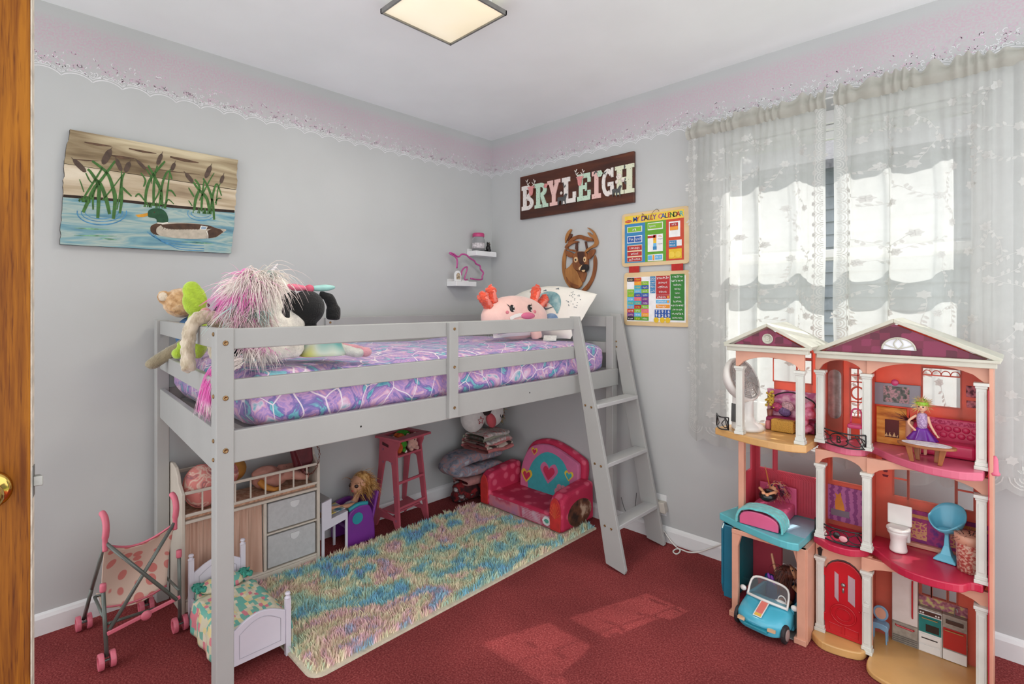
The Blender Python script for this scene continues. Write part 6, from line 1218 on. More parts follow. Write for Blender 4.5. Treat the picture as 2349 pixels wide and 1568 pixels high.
MB().grid(quilt, 40, 30).build('quilt', MSC, qd, smooth=True, solid=.005)
MB().ell((BXH+.06, (BY0+BY1)/2, .150), (.045, .085, .022), rotm(0, 14, 0), 20, 12).build('doll_pillow', MSC, qd, smooth=True)
MTL = M('teal_ruffle', (70, 160, 140), .8, .08, 40)
for y in (BY0+.02, BY1-.02): MB().grid(lambda u, v, y=y: (BXH+.035+.06*u, y+(.014+.004*math.sin(u*50))*(v-.5)*2+.006*math.sin(u*28), .162+.010*math.sin(u*40+v*3)), 30, 4).build('ruffle', MTL, qd, smooth=True, solid=.002)
# ================================================================ umbrella stroller
st_ = T('doll_stroller', 'folding doll stroller with pink polka dot seat and grey tubes', 'doll stroller', (.25, -2.15, 0)); MTB = M('grey_tube', (104, 110, 104), .35, .06, 20, metal=.3); MPP = plastic('stroller_pink', (214, 110, 128), .45)
WP = {'fl': (.082, -2.280), 'bl': (.418, -2.256), 'br': (.364, -2.022), 'fr': (.12, -2.085)}
def wheel_pair(c):
    for dy in (-.0165, .0165):
        w = MB(); w.lathe([(.017, -.008), (.027, -.008), (.028, -.004), (.028, .004), (.027, .008), (.017, .008), (.017, -.008)], 24, (c[0], c[1]+dy, .028), rotm(90)); w.lathe([(0, -.003), (.0175, -.003), (.0175, .003), (0, .003)], 5, (c[0], c[1]+dy, .028), rotm(90)); w.build('wheel', MPP, st_, smooth=False, bev=.001)
    MB().cyl((c[0], c[1]-.02, .028), (c[0], c[1]+.02, .028), .004, n=8).build('axle', MTB, st_)
for c in WP.values(): wheel_pair(c)
def tb_(a, b, r=.0065): MB().cyl(a, b, r, n=12).build('tube', MTB, st_, smooth=True)
HL, HR = Vector((.400, -2.258, .432)), Vector((.398, -2.046, .442))
tb_((.418, -2.256, .04), (.385, -2.262, .27)); tb_((.364, -2.022, .04), (.385, -2.030, .31)); tb_((.082, -2.280, .04), (.20, -2.27, .20)); tb_((.20, -2.27, .20), HL); tb_((.12, -2.085, .04), (.20, -2.060, .22)); tb_((.20, -2.060, .22), HR)
XA, XB = Vector((.405, -2.044, .150)), Vector((.412, -2.247, .128)); tb_(HL, XA+Vector((.01, 0, 0))); tb_(HR, XB); tb_((.20, -2.262, .165), (.20, -2.040, .165), .005); tb_((.385, -2.262, .17), (.20, -2.262, .165), .005); tb_((.385, -2.030, .17), (.20, -2.040, .165), .005); tb_((.40, -2.25, .145), (.24, -2.05, .06), .0055)
MB().bar(XB+Vector((.006, -.008, -.01)), XA+Vector((.006, .012, .005)), .006, .014, (0, 0, 1)).build('folding_brace', MPP, st_, bev=.002)
MB().lathe([(0, 0), (.017, 0), (.017, .004), (.005, .006), (0, .006)], 20, (XA+XB)/2+Vector((.009, .004, -.004)), rotm(0, 90, 0)).build('brace_pivot', MPP, st_, smooth=True)
for h in (HL, HR):
    P = smooth_path([h+Vector((-.002, 0, -.03)), h+Vector((.0, 0, .01)), h+Vector((.006, .002, .05)), h+Vector((-.004, .0, .085)), h+Vector((-.022, -.008, .105))], 5)
    MB().tube(P, [.008]*6+[.0105]*(len(P)-8)+[.010, .007], 12).build('handle', MPP, st_, smooth=True)
for p in ((.385, -2.262, .27), (.385, -2.030, .31)): MB().lathe([(.009, -.014), (.010, -.008), (.010, .008), (.009, .014)], 12, p).build('joint_collar', MPP, st_, smooth=True)
MDOT = MR('polka_dots', [(0, (214, 132, 124)), (.34, (214, 132, 124)), (.38, (222, 200, 182)), (1, (222, 200, 182))], tex='voronoi', scale=21, stretch=(1, 1, .8), rough=.85)
_v = [n for n in MDOT.node_tree.nodes if n.type == 'TEX_VORONOI'][0]; _v.inputs['Randomness'].default_value = .45
def seatf(u, v):
    a = HL.lerp(HR, u)+Vector((-.008, 0, -.01)); sag = math.sin(math.pi*u); top = a+Vector((-.05*sag, 0, -.055*sag)); bot = Vector((.27-.10*(1-sag)*0, -2.250+.205*u, .150-.02*sag)); mid = top.lerp(bot, v); mid.x -= .06*math.sin(math.pi*v)*(.4+.6*sag); mid.z -= .01*math.sin(math.pi*v); return mid
MB().grid(seatf, 24, 18).build('seat_sling', MDOT, st_, smooth=True, solid=.003)
def seat2(u, v): b = seatf(u, 1); return Vector((b.x-.13*v, b.y, b.z+.012*math.sin(math.pi*v)-.01*math.sin(math.pi*u)))
MB().grid(seat2, 20, 8).build('seat_pan', MDOT, st_, smooth=True, solid=.003)
MB().tube([seatf(k/20, 0) for k in range(21)], .004, 6).build('top_piping', MPP, st_, smooth=True); MB().tube([seatf(k/20, 1) for k in range(21)], .004, 6).build('lower_piping', MPP, st_, smooth=True)
# ================================================================ small white table, purple chair and blonde doll
tw = T('doll_side_table', 'small white stepped doll table between the cot and the purple seat', 'doll table', (.20, -1.32, 0)); xw = .250
MB().prism([(-1.390, .29), (-1.340, .30), (-1.340, .20), (-1.252, .215), (-1.252, .0), (-1.264, .0), (-1.264, .175), (-1.376, .150), (-1.376, 0), (-1.390, 0)], lambda u, v, d: (d, u, v), xw-.010, xw).build('side_panel', MWB, tw, bev=.001)
MB().prism([(-1.390, .29), (-1.340, .30), (-1.340, .20), (-1.252, .215), (-1.252, .0), (-1.264, .0), (-1.264, .175), (-1.376, .150), (-1.376, 0), (-1.390, 0)], lambda u, v, d: (d, u, v), .11, .12).build('side_panel', MWB, tw, bev=.001)
MB().hexa([(.12, -1.388, .284), (xw-.0105, -1.388, .284), (xw-.0105, -1.342, .294), (.12, -1.342, .294), (.12, -1.388, .290), (xw-.0105, -1.388, .290), (xw-.0105, -1.342, .300), (.12, -1.342, .300)]).build('top_shelf', M('table_grey_top', (168, 166, 164), .4, .03), tw); MB().hexa([(.12, -1.338, .195), (xw-.0105, -1.338, .195), (xw-.0105, -1.252, .208), (.12, -1.252, .208), (.12, -1.338, .200), (xw-.0105, -1.338, .200), (xw-.0105, -1.252, .213), (.12, -1.252, .213)]).build('seat_shelf', MWB, tw)
bkp = T('folded_print', 'teal and yellow printed doll magazine lying on the small white table', 'doll magazine', (.19, -1.30, .213)); MB().hexa([(.13, -1.335, .215), (.235, -1.335, .215), (.235, -1.258, .224), (.13, -1.258, .224), (.13, -1.335, .219), (.235, -1.335, .219), (.235, -1.258, .228), (.13, -1.258, .228)]).build('magazine', MR('mag_print', [(.4, (50, 130, 150)), (.5, (200, 196, 196)), (.6, (206, 186, 90))], scale=14), bkp)
pc = T('purple_doll_seat', 'purple plastic doll seat with teal dots', 'doll seat', (.14, -1.13, 0)); MPU = plastic('violet_plastic', (122, 50, 146), .4); MTD = plastic('teal_dot', (44, 150, 162), .4)
MB().prism(sp2([(-1.235, .004), (-1.235, .13), (-1.22, .185), (-1.17, .205), (-1.115, .20), (-1.09, .16), (-1.075, .08), (-1.072, .004)], 4), lambda u, v, d: (d, u, v), .19, .215).build('side_shell', MPU, pc, bev=.008, seg=3); MB().prism(sp2([(-1.235, .004), (-1.235, .13), (-1.22, .185), (-1.17, .205), (-1.115, .20), (-1.09, .16), (-1.075, .08), (-1.072, .004)], 4), lambda u, v, d: (d, u, v), .03, .055).build('side_shell', MPU, pc, bev=.008, seg=3)
MB().box(.055, .19, -1.225, -1.09, .09, .11).build('seat', MPU, pc, bev=.006); MB().hexa([(.03, -1.098, .10), (.212, -1.098, .10), (.212, -1.080, .10), (.03, -1.080, .10), (.03, -1.058, .255), (.212, -1.058, .255), (.212, -1.042, .255), (.03, -1.042, .255)]).build('backrest', MPU, pc, bev=.008); MB().lathe([(0, 0), (.030, 0), (.030, .002), (0, .003)], 28, (.2155, -1.178, .145), rotm(0, 90, 0)).build('dot', MTD, pc, smooth=False); MB().tube(smooth_path([(.205, -1.225, .196), (.205, -1.17, .213), (.205, -1.115, .206)], 5), .011, 10).build('armrest', MTD, pc, smooth=True)
bd = T('blonde_doll', 'blonde doll in a grey top lounging on the purple seat', 'doll', (.12, -1.17, .11)); m = MB(); hc_ = Vector((.135, -1.118, .292)); MSK3 = M('doll_skin_warm', (206, 152, 120), .5, .03)
m.ell(hc_, (.050, .050, .056), None, 20, 14); m.ell(hc_+Vector((.004, -.030, -.008)), (.034, .028, .036), None, 14, 10); m.ell(hc_+Vector((.012, -.053, .0)), (.007, .008, .006), None, 8, 6); m.cyl(hc_+Vector((0, -.01, -.04)), hc_+Vector((.01, -.04, -.085)), .017, n=10); m.ell(hc_+Vector((.012, -.06, -.12)), (.036, .045, .048), None, 16, 10)
limb(m, [hc_+Vector((.045, -.06, -.085)), hc_+Vector((.055, -.12, -.075)), hc_+Vector((.05, -.205, -.062))], [.014, .009]); m.ell(hc_+Vector((.05, -.215, -.058)), (.009, .014, .008), None, 8, 6)
for k in range(4): m.cyl(hc_+Vector((.046+.004*k, -.222, -.056)), hc_+Vector((.040+.008*k, -.242, -.046-.003*k)), .0042, .003, 6)
limb(m, [hc_+Vector((.0, -.08, -.15)), hc_+Vector((.005, -.16, -.13)), hc_+Vector((.0, -.24, -.10))], [.022, .013]); m.build('body', MSK3, bd, remesh=.0045, it=3)
for s, dx in ((1, .034), ): MB().ell(hc_+Vector((.034, -.040, .004)), (.006, .011, .010), rotm(0, 0, -30), 10, 8).build('eye', M('doll_eye_dark', (52, 34, 30), .2, .05), bd, smooth=True)
MB().ell(hc_+Vector((-.006, -.055, .004)), (.006, .008, .010), None, 10, 8).build('eye', MATS['doll_eye_dark'], bd, smooth=True); MB().tube([hc_+Vector((.030, -.048, .019)), hc_+Vector((.038, -.038, .021)), hc_+Vector((.042, -.028, .019))], .0016, 5).build('eyebrow', M('brow_tan', (150, 104, 60), .6, .05), bd); MB().ell(hc_+Vector((.015, -.052, -.022)), (.010, .006, .004), None, 8, 6).build('mouth', MATS['doll_lips'], bd, smooth=True)
MB().ell(hc_+Vector((.012, -.065, -.122)), (.043, .052, .050), None, 18, 12).build('top', MR('grey_print_top', [(.4, (120, 116, 122)), (.6, (196, 192, 196))], scale=60, rough=.8), bd, smooth=True)
MBL = MR('golden_hair', [(.35, (140, 92, 44)), (.5, (196, 148, 84)), (.65, (222, 182, 120))], scale=60, stretch=(1, 1, .4), rough=.45); m = MB(); m.ell(hc_+Vector((-.004, .012, .010)), (.053, .052, .055), None, 22, 14); m.build('hair_cap', MBL, bd, smooth=True)
hb = MB(); hairs(hb, 420, lambda r: hc_+Vector((r.gauss(.2, 1), r.gauss(.7, .7), r.gauss(.6, .8))).normalized()*.052, lambda p, r: Vector((r.gauss(0, .2), .35+r.gauss(0, .3), r.gauss(-.3, .3))), .085, .0024, 6, .9, .35); hb.build('hair_strands', MBL, bd, kind='stuff')
# ================================================================ pink high chair
hcx = T('doll_high_chair', 'dusty pink wooden doll high chair by the left wall', 'doll high chair', (.115, -.84, 0)); MHC = M('dusty_pink_wood', (182, 84, 98), .5, .04, 10); MK = Matrix.Translation((.125, -.842, 0)) @ Matrix.Rotation(math.radians(10), 4, 'Z')
def hpanel(s):
    # side panel: X depth, Z height, leaning outwards
    outer = [(-.115, 0), (-.085, 0), (-.060, .055), (.050, .055), (.075, 0), (.105, 0), (.070, .34), (.060, .44), (.078, .475), (.078, .50), (-.075, .50), (-.078, .44), (-.080, .34)]
    inner = sp2([(-.072, .10), (.060, .075), (.062, .10), (.030, .34), (.014, .375), (-.024, .375), (-.040, .34), (-.078, .11), (-.072, .10)], 3)[:-1]
    bm = bmesh.new(); f3 = lambda u, v, d: MK @ Vector((u, s*(.095+.018*(1-v/.5))+d, v))
    import_pts = []
    loops = []
    for lp_ in (outer, inner):
        vs = [bm.verts.new(f3(u, v, 0)) for u, v in lp_]; es = [bm.edges.new((vs[i], vs[(i+1) % len(vs)])) for i in range(len(vs))]; loops += es
    bmesh.ops.triangle_fill(bm, edges=loops, use_beauty=True)
    verts = [v.co.copy() for v in bm.verts]; bm.verts.index_update(); faces = [tuple(v.index for v in f.verts) for f in bm.faces]; bm.free()
    m = MB(); m.add(verts, faces); return m.build('side_panel', MHC, hcx, solid=.012)
for s in (-1, 1): hpanel(s)
def hbx(n, x0, x1, y0, y1, z0, z1, **k): MB(MK).box(x0, x1, y0, y1, z0, z1).build(n, MHC, hcx, bev=.002, **k)
hbx('seat', -.070, .070, -.090, .090, .405, .417); hbx('foot_bar', .070, .082, -.098, .098, .258, .272); hbx('lower_bar', .075, .087, -.103, .103, .118, .132); hbx('back_rest', -.080, -.070, -.090, .090, .42, .49); hbx('lower_shelf_bar', -.06, .05, -.102, .102, .085, .095)
tr = MB(MK)
for a in (R4(-.09, .115, -.125, -.085), R4(-.09, .115, .085, .125), R4(.055, .115, -.085, .085), R4(-.09, -.06, -.085, .085)): tr.prism(a, lambda u, v, d: (u, v, d), .503, .516)
tr.build('tray', MHC, hcx, bev=.002)
for u, v in ((-.045, .44), (.03, .37), (-.04, .37), (.058, .19), (.075, .06)): MB(MK).lathe([(0, 0), (.007, 0), (.007, .0015), (0, .0015)], 12, (u, -(.095+.018*(1-v/.5))-.0065, v), rotm(90)).build('flower_sticker', M('faded_sticker', (150, 90, 110), .6, .1), hcx)
MB(MK).prism([(-.05, .465), (.0, .455), (.0, .470), (-.05, .482)], lambda u, v, d: (u, -.1045-d, v), 0, .0008).build('handle_slot', M('slot_maroon', (74, 22, 30), .8, .1), hcx)
# soft toys on the seat of the high chair
pb = T('pink_plush_bear', 'small pale pink plush sitting in the high chair', 'soft toy', (.17, -.79, .417)); o = MK @ Vector((.035, .042, .4175)); m = MB(); MPB = M('pale_pink_plush', (206, 160, 146), .95, .05, 60, .5, 250, sheen=.4)
m.ell(o+Vector((0, 0, .026)), (.026, .028, .030), None, 14, 10); m.ell(o+Vector((.004, 0, .066)), (.028, .032, .028), None, 14, 10)
for s in (-1, 1): m.ell(o+Vector((.026, s*.020, .012)), (.018, .013, .012), None, 10, 8); m.ell(o+Vector((.014, s*.026, .032)), (.012, .009, .016), None, 10, 8); m.ell(o+Vector((0, s*.026, .090)), (.007, .011, .011), None, 10, 8)
m.build('body', MPB, pb, remesh=.0035, it=4); MB().ell(o+Vector((.032, 0, .064)), .0035, None, 8, 6).build('nose', MBLK := M('black_bead', (20, 18, 18), .3, .05), pb)
for s in (-1, 1): MB().ell(o+Vector((.029, s*.011, .072)), .0028, None, 8, 6).build('eye', MBLK, pb)
gt = T('green_orange_plush', 'small green and orange plush beside the pale pink one', 'soft toy', (.17, -.88, .417)); o = MK @ Vector((.030, -.045, .4175)); MOR = M('orange_plush', (178, 84, 34), .95, .15, 40, .4, 250); MGRN = M('green_plush', (58, 138, 36), .95, .1, 40, .4, 250)
MB().ell(o+Vector((0, -.008, .030)), (.028, .024, .034), None, 14, 10).build('body', MOR, gt, smooth=True, disp=.004, dsize=.01); MB().ell(o+Vector((.006, .018, .048)), (.022, .022, .026), None, 14, 10).build('hood', MGRN, gt, smooth=True); MB().ell(o+Vector((.022, .014, .018)), (.014, .012, .014), None, 12, 8).build('paw', MGRN, gt, smooth=True); MB().ell(o+Vector((.024, .022, .010)), (.014, .009, .009), None, 12, 8).build('white_foot', MFW, gt, smooth=True); MB().ell(o+Vector((.0, .005, .085)), (.022, .026, .026), None, 12, 8).build('head', MOR, gt, smooth=True)
gt2 = T('green_plush', 'green plush toy lying in the high chair tray opening', 'soft toy', (.12, -.82, .5)); o = MK @ Vector((-.02, .02, .498)); MB().ell(o, (.034, .052, .03), None, 16, 10).build('body', MGRN, gt2, smooth=True, disp=.005, dsize=.02); MB().ell(o+Vector((.024, -.05, .006)), (.022, .022, .02), None, 12, 8).build('orange_head', MOR, gt2, smooth=True); MB().ell(o+Vector((.03, -.078, .0)), (.015, .012, .012), None, 12, 8).build('white_muzzle', MFW, gt2, smooth=True)
# ================================================================ stack in the corner
MQL = MR('grey_floral_quilt', [(.30, (92, 96, 112)), (.44, (128, 130, 142)), (.52, (170, 130, 128)), (.58, (126, 128, 142)), (.68, (168, 170, 178))], scale=16, detail=5, dist=1.2, rough=.95, bump=.5, bs=50)
rp = T('red_fabric_heap', 'crumpled red and black fabric heap under the folded quilt', 'blanket', (.16, -.36, 0)); m = MB(); r = random.Random(6)
for i in range(26): m.ell((.05+r.uniform(0, .13)+.03, -.45+r.uniform(0, .20), .04+r.uniform(0, .08)), (r.uniform(.035, .055), r.uniform(.03, .05), r.uniform(.03, .045)), None, 10, 8)
m.ell((.14, -.34, .075), (.09, .11, .07), None, 16, 10)
m.build('fabric', MR('red_black_print', [(.30, (24, 18, 20)), (.44, (60, 16, 20)), (.52, (132, 22, 26)), (.60, (40, 18, 22)), (.68, (186, 180, 180)), (.72, (60, 20, 24))], scale=15, detail=4, rough=.9), rp, remesh=.007, it=3, disp=.02, dsize=.03)
qs = T('folded_quilt', 'grey floral quilt folded in thick rounds beside the pink sofa', 'quilt', (.18, -.36, .18))
def fold(path, rr, w0, w1, name, mat=MQL):
    P = smooth_path([(x, 0, z) for x, z in path], 6); N = len(P)
    def g(u, v):
        i = min(int(v*(N-1)), N-2); p = P[i].lerp(P[i+1], v*(N-1)-i); t = (P[i+1]-P[i]).normalized(); nn = Vector((-t.z, 0, t.x)); a = 6.283*u; e = math.sin(math.pi*min(1, max(0, v*1.0)))**.12 if 0 < v < 1 else .3
        yy = (w0+w1)/2+(w1-w0)/2*(abs(math.cos(a))**.4)*math.copysign(1, math.cos(a)); return Vector((p.x, yy, p.z))+nn*rr*e*(abs(math.sin(a))**.8)*math.copysign(1, math.sin(a))
    m = MB().grid(g, 40, 40, True); return m
# fold runs along Y (seen from the side); rotate so the loop faces the camera
def foldY(path, rr, x0, x1): 
    m = fold(path, rr, x0, x1, ''); m.v = [Vector((p.y, p.x, p.z)) for p in m.v]; return m
foldY([(-.14, .212), (-.36, .215), (-.48, .230), (-.530, .256), (-.48, .290), (-.36, .298), (-.14, .288)], .037, .092, .262).build('fold', MQL, qs, smooth=True, disp=.010, dsize=.05)
foldY([(-.20, .146), (-.32, .146), (-.44, .150)], .028, .10, .25).build('pink_roll', M('dusty_rose_fleece', (170, 120, 116), .95, .08, 30, .4, 120), qs, smooth=True)
cl = T('folded_clothes', 'stack of folded pink and white baby clothes on the quilt', 'clothes', (.22, -.24, .36)); r = random.Random(9)
cols_ = [('rose_cloth', (182, 110, 108)), ('cream_cow_cloth', None), ('pink_cloth', (196, 126, 124)), ('white_print_cloth', None), ('sage_cloth', (150, 150, 132)), ('white_print_cloth', None)]
for i, (n_, c_) in enumerate(cols_):
    mt = M(n_, c_, .9, .08, 30) if c_ else MR(n_, [(.0, (198, 186, 172)), (.52, (198, 186, 172)), (.56, (60, 44, 40)), (1, (70, 50, 46))] if 'cow' in n_ else [(.3, (150, 144, 140)), (.5, (204, 196, 190)), (.6, (190, 120, 118)), (.7, (210, 204, 200))], scale=9 if 'cow' in n_ else 30, rough=.9)
    z = .344+i*.017; x0 = .08+r.uniform(-.01, .02); 
    def lay(u, v, z=z, x0=x0, i=i): a = 6.283*u; return (x0+.13+(.13-.008*i)*(abs(math.cos(a))**.3)*math.copysign(1, math.cos(a)), -.24+.115*(2*v-1), z+.013*(abs(math.sin(a))**.6)*math.copysign(1, math.sin(a))+.005*math.sin(7*v+i)+.004*mn.noise(Vector((u*6, v*9, i))))
    MB().grid(lay, 36, 16, True).build('garment', mt, cl, smooth=True, disp=.008, dsize=.03)
up_ = T('unicorn_cushion', 'white unicorn face cushion with rainbow mane on top of the folded clothes', 'cushion', (.16, -.22, .50)); MWP = M('white_plush', (214, 210, 206), .95, .03, 40, .4, 200, sheen=.4); o = Vector((.165, -.24, .535))
m = MB(); m.ell(o+Vector((0, -.085, 0)), (.075, .085, .098), None, 22, 14); m.ell(o+Vector((.020, .070, .01)), (.07, .085, .095), None, 22, 14); m.build('body', MWP, up_, remesh=.008, it=4)
MB().ell(o+Vector((.055, -.015, .05)), (.034, .045, .042), rotm(0, 0, 20), 14, 10).build('dark_snout', M('dark_brown_plush', (42, 32, 32), .9, .1, 40), up_, smooth=True); MB().ell(o+Vector((.066, .018, -.028)), (.026, .036, .052), rotm(24, 0, 0), 14, 10).build('coral_stripe', M('coral_plush', (192, 84, 92), .9, .06), up_, smooth=True)
def onp(u, v): return o+Vector((.078-.3*((u+.085)**2), u, v))
m = MB(); star = [(-.085+(.026 if k % 2 == 0 else .012)*math.sin(k*.6283), -.01+(.026 if k % 2 == 0 else .012)*math.cos(k*.6283)) for k in range(10)]; m.tube([onp(u, v) for u, v in star], .0022, 5, True); m.build('stitched_star', M('red_thread', (170, 60, 66), .8, .05), up_)
e = o+Vector((.086, .095, -.006)); m = MB(); m.tube(smooth_path([e+Vector((0, -.014, .012)), e+Vector((.004, -.010, -.006)), e+Vector((.002, .006, -.010)), e+Vector((-.004, .014, .004))], 4), .003, 6); m.tube([e+Vector((.002, .004, -.010)), e+Vector((.003, -.004, -.024))], .002, 5); m.build('stitched_eye', MBLK, up_, smooth=True)
MB().ell(o+Vector((.04, .125, .062)), (.022, .022, .026), None, 12, 8).build('ear', MWP, up_, smooth=True); MB().ell(o+Vector((.056, .128, .062)), (.010, .014, .016), None, 12, 8).build('inner_ear', M('ear_pink', (198, 106, 140), .8, .05), up_, smooth=True)
hb = MB(); hairs(hb, 160, lambda r: o+Vector((r.uniform(-.02, .03), .150+r.uniform(-.02, .01), r.uniform(-.06, .08))), lambda p, r: (r.gauss(.2, .5), r.gauss(.6, .4), r.gauss(-.3, .5)), .045, .003, 4, .5, .5); hb.build('rainbow_mane', MR('rainbow_mane', [(.36, (70, 60, 90)), (.44, (60, 110, 60)), (.52, (190, 150, 60)), (.58, (176, 50, 50)), (.66, (60, 50, 60))], scale=22), up_, kind='stuff')
# ================================================================ pink toy sofa for a child
so_ = T('child_sofa', 'hot pink fold-out child foam sofa with printed heart backrest', 'child sofa', (.59, -.20, 0)); MSP = MR('pink_heart_fabric', [(.0, (228, 104, 130)), (.30, (224, 92, 120)), (.40, (200, 46, 84)), (1, (190, 36, 74))], tex='voronoi', scale=15, rough=.7, bump=.2, bs=20); MRD = M('coral_red_fabric', (204, 50, 48), .7, .08, 20); ca, cb_ = .262, .925
MB().box(ca+.05, cb_-.06, -.340, -.06, .012, .098).build('seat', MSP, so_, bev=.022, seg=4)
MLP2 = MR('lilac_print_skirt', [(.35, (176, 122, 160)), (.5, (206, 126, 140)), (.6, (190, 70, 100)), (.7, (210, 176, 190))], scale=9, detail=2, rough=.7)
MB().box(ca+.075, cb_-.085, -.3425, -.3385, .016, .082).build('front_skirt', MLP2, so_, bev=.001)
m = MB()
for i in range(16):
    for j in range(6): x = .62+i*.009; z = .024+j*.009; m.add([(x, -.3431, z), (x+.006, -.3431, z), (x+.006, -.3431, z+.006), (x, -.3431, z+.006)], [(0, 1, 2, 3)])
m.build('printed_checks', M('print_pale', (216, 176, 190), .7, .04), so_, kind='stuff'); MB().prism(sp2([(.775, .05), (.795, .075), (.825, .072), (.838, .05), (.815, .026), (.788, .03), (.775, .05)], 4)[:-1], lambda u, v, d: (u, -.3435-d, v), 0, .0006).build('printed_leaf', M('print_white', (222, 216, 210), .7, .03), so_); MB().prism(sp2([(.788, .05), (.80, .062), (.818, .060), (.824, .048), (.808, .038), (.788, .05)], 4)[:-1], lambda u, v, d: (u, -.3442-d, v), 0, .0006).build('printed_leaf_core', M('print_mint', (84, 160, 140), .7, .05), so_)
def armp(x0, x1, nm):
    pts = [(-.350, .012), (-.350, .165), (-.335, .195), (-.30, .215), (-.10, .235), (-.05, .235), (-.045, .012)]
    MB().prism(pts, lambda u, v, d: (d, u, v), x0, x1).build(nm, MSP, so_, bev=.022, seg=4); MB().prism(sp2([(x0+.012, .02), (x0+.010, .15), ((x0+x1)/2, .200), (x1-.010, .15), (x1-.012, .02)], 4), lambda u, v, d: (u, -.350-d, v), 0, .006).build('arm_facing', MRD, so_, bev=.003)
armp(ca, ca+.085, 'armrest'); armp(cb_-.095, cb_, 'armrest')
m = MB()
for k in range(9): a = math.radians(20+17.5*k); c0 = Vector((cb_-.048, -.3568, .085)); m.tube([c0, c0+Vector((.036*math.cos(a), 0, .090*math.sin(a)))], [.0012, .003], 5)
m.build('pleat_lines', M('pleat_orange', (214, 84, 52), .7, .05), so_, kind='stuff')
MB().prism(arc(-.19, .09, .11, 0, 360, 24, .075)[:-1], lambda u, v, d: (cb_-.0005+d, u, v), 0, .0015).build('side_patch', MR('brown_patch', [(.3, (54, 34, 28)), (.48, (120, 72, 50)), (.6, (206, 176, 150))], scale=16, detail=3), so_)
def bkr(u, v, d): return Vector((u, -.085+v*.12-d-.0, .085+v))
bp = [(ca+.11, 0), (cb_-.10, 0), (cb_-.06, .10), (cb_-.055, .22), (cb_-.10, .265), (.62, .325), (ca+.20, .300), (ca+.13, .22), (ca+.10, .10)]
MB().prism(sp2(bp+[bp[0]], 4)[:-1], bkr, -.045, .0).build('backrest', MSP, so_, bev=.015, seg=3)
bp2 = [(ca+.125, .008), (cb_-.115, .008), (cb_-.085, .10), (cb_-.085, .21), (cb_-.12, .245), (.62, .300), (ca+.215, .278), (ca+.15, .21), (ca+.12, .10)]
MB().prism(sp2(bp2+[bp2[0]], 4)[:-1], bkr, .0, .030).build('printed_cushion', M('cushion_rose', (206, 110, 150), .7, .05), so_, bev=.008)
def dec(name, pts, mat, d=.0312, sm=True): MB().flat(sp2(list(pts)+[pts[0]], 4)[:-1] if sm else pts, bkr, d).build(name, mat, so_)
dec('printed_teal_field', [(.46, .012), (.76, .012), (.78, .13), (.72, .23), (.60, .26), (.50, .20), (.45, .10)], M('print_teal', (62, 160, 164), .7, .04)); MYL = M('print_yellow', (226, 176, 70), .7, .05); MHT = M('print_heart_red', (204, 50, 86), .7, .05)
def heart(cx, cy, s): return [(cx, cy-.9*s), (cx-.55*s, cy-.35*s), (cx-.95*s, cy+.25*s), (cx-.6*s, cy+.75*s), (cx-.15*s, cy+.55*s), (cx, cy+.35*s), (cx+.15*s, cy+.55*s), (cx+.6*s, cy+.75*s), (cx+.95*s, cy+.25*s), (cx+.55*s, cy-.35*s)]
for cx, cy, s, c1, c2 in ((.440, .085, .050, MYL, MHT), (.775, .155, .036, MYL, MATS['print_teal']), (.80, .075, .022, MYL, MYL), (.62, .14, .075, MATS['cushion_rose'], MHT), (.49, .245, .028, MYL, MHT)): dec('printed_heart', heart(cx, cy, s), c1, .0318); dec('printed_heart_core', heart(cx, cy-.002, s*.66), c2, .0324)
for k in range(6): a = k*1.047; dec('printed_petal', [(.725+.03*math.cos(a)+.020*math.cos(b), .045+.03*math.sin(a)+.020*math.sin(b)) for b in [j*.785 for j in range(8)]], MR('striped_petal', [(.45, (196, 90, 120)), (.55, (222, 170, 180))], tex='wave', scale=60), .0322)
dec('printed_flower_core', [(.725+.018*math.cos(b), .045+.018*math.sin(b)) for b in [j*.785 for j in range(8)]], MHT, .0328)
# ================================================================ outlet, adapter and cords
ol = T('wall_outlet', 'beige plug adapter in the wall outlet behind the ladder foot', 'outlet', (1.30, 0, .17)); p = onY(1512, 1158, -.02)
MB().box(p.x-.035, p.x+.035, -.006, 0, p.z-.055, p.z+.055).build('cover_plate', MTRIM, ol, bev=.002); MB().hexa([(p.x-.022, -.05, p.z-.026), (p.x+.050, -.046, p.z-.03), (p.x+.046, -.006, p.z-.02), (p.x-.022, -.006, p.z-.026), (p.x-.022, -.05, p.z+.022), (p.x+.040, -.046, p.z+.028), (p.x+.036, -.006, p.z+.026), (p.x-.022, -.006, p.z+.024)]).build('adapter', M('beige_plastic', (184, 178, 168), .5, .04), ol, bev=.004)
q = lambda x, y, z=.004: onZ(x, y, z)
c1 = T('white_cord', 'white power cord looping over the carpet to the dollhouse', 'cord', (1.5, -.1, 0)); MWC = M('cord_white', (220, 218, 212), .5, .03)
MB().tube(smooth_path([(p.x, -.03, p.z-.03), (p.x+.012, -.04, p.z-.09), onY(1528, 1225, -.024), onY(1545, 1248, -.03), q(1560, 1262), q(1552, 1270), q(1544, 1264), q(1556, 1258), q(1580, 1266), onY(1605, 1265, -.03), onY(1630, 1257, -.03), onY(1668, 1243, -.03)], 6), .0035, 8).build('cord', MWC, c1, smooth=True)
c2 = T('black_wire', 'thin dark wire dangling behind the ladder rungs', 'cord', (1.1, -.03, .3)); P = [onY(1392, 905, -.03), onY(1398, 945, -.03), onY(1394, 975, -.03), onY(1400, 1000, -.03), onY(1399, 1030, -.03)]
MB().tube(smooth_path(P, 6), .0016, 6).build('wire', M('wire_dark', (70, 70, 72), .5, .05), c2, smooth=True); MB().bx(onY(1398, 900, -.035), (.012, .008, .05), rotm(0, 12, 0)).build('inline_switch', MWC, c2, bev=.002)
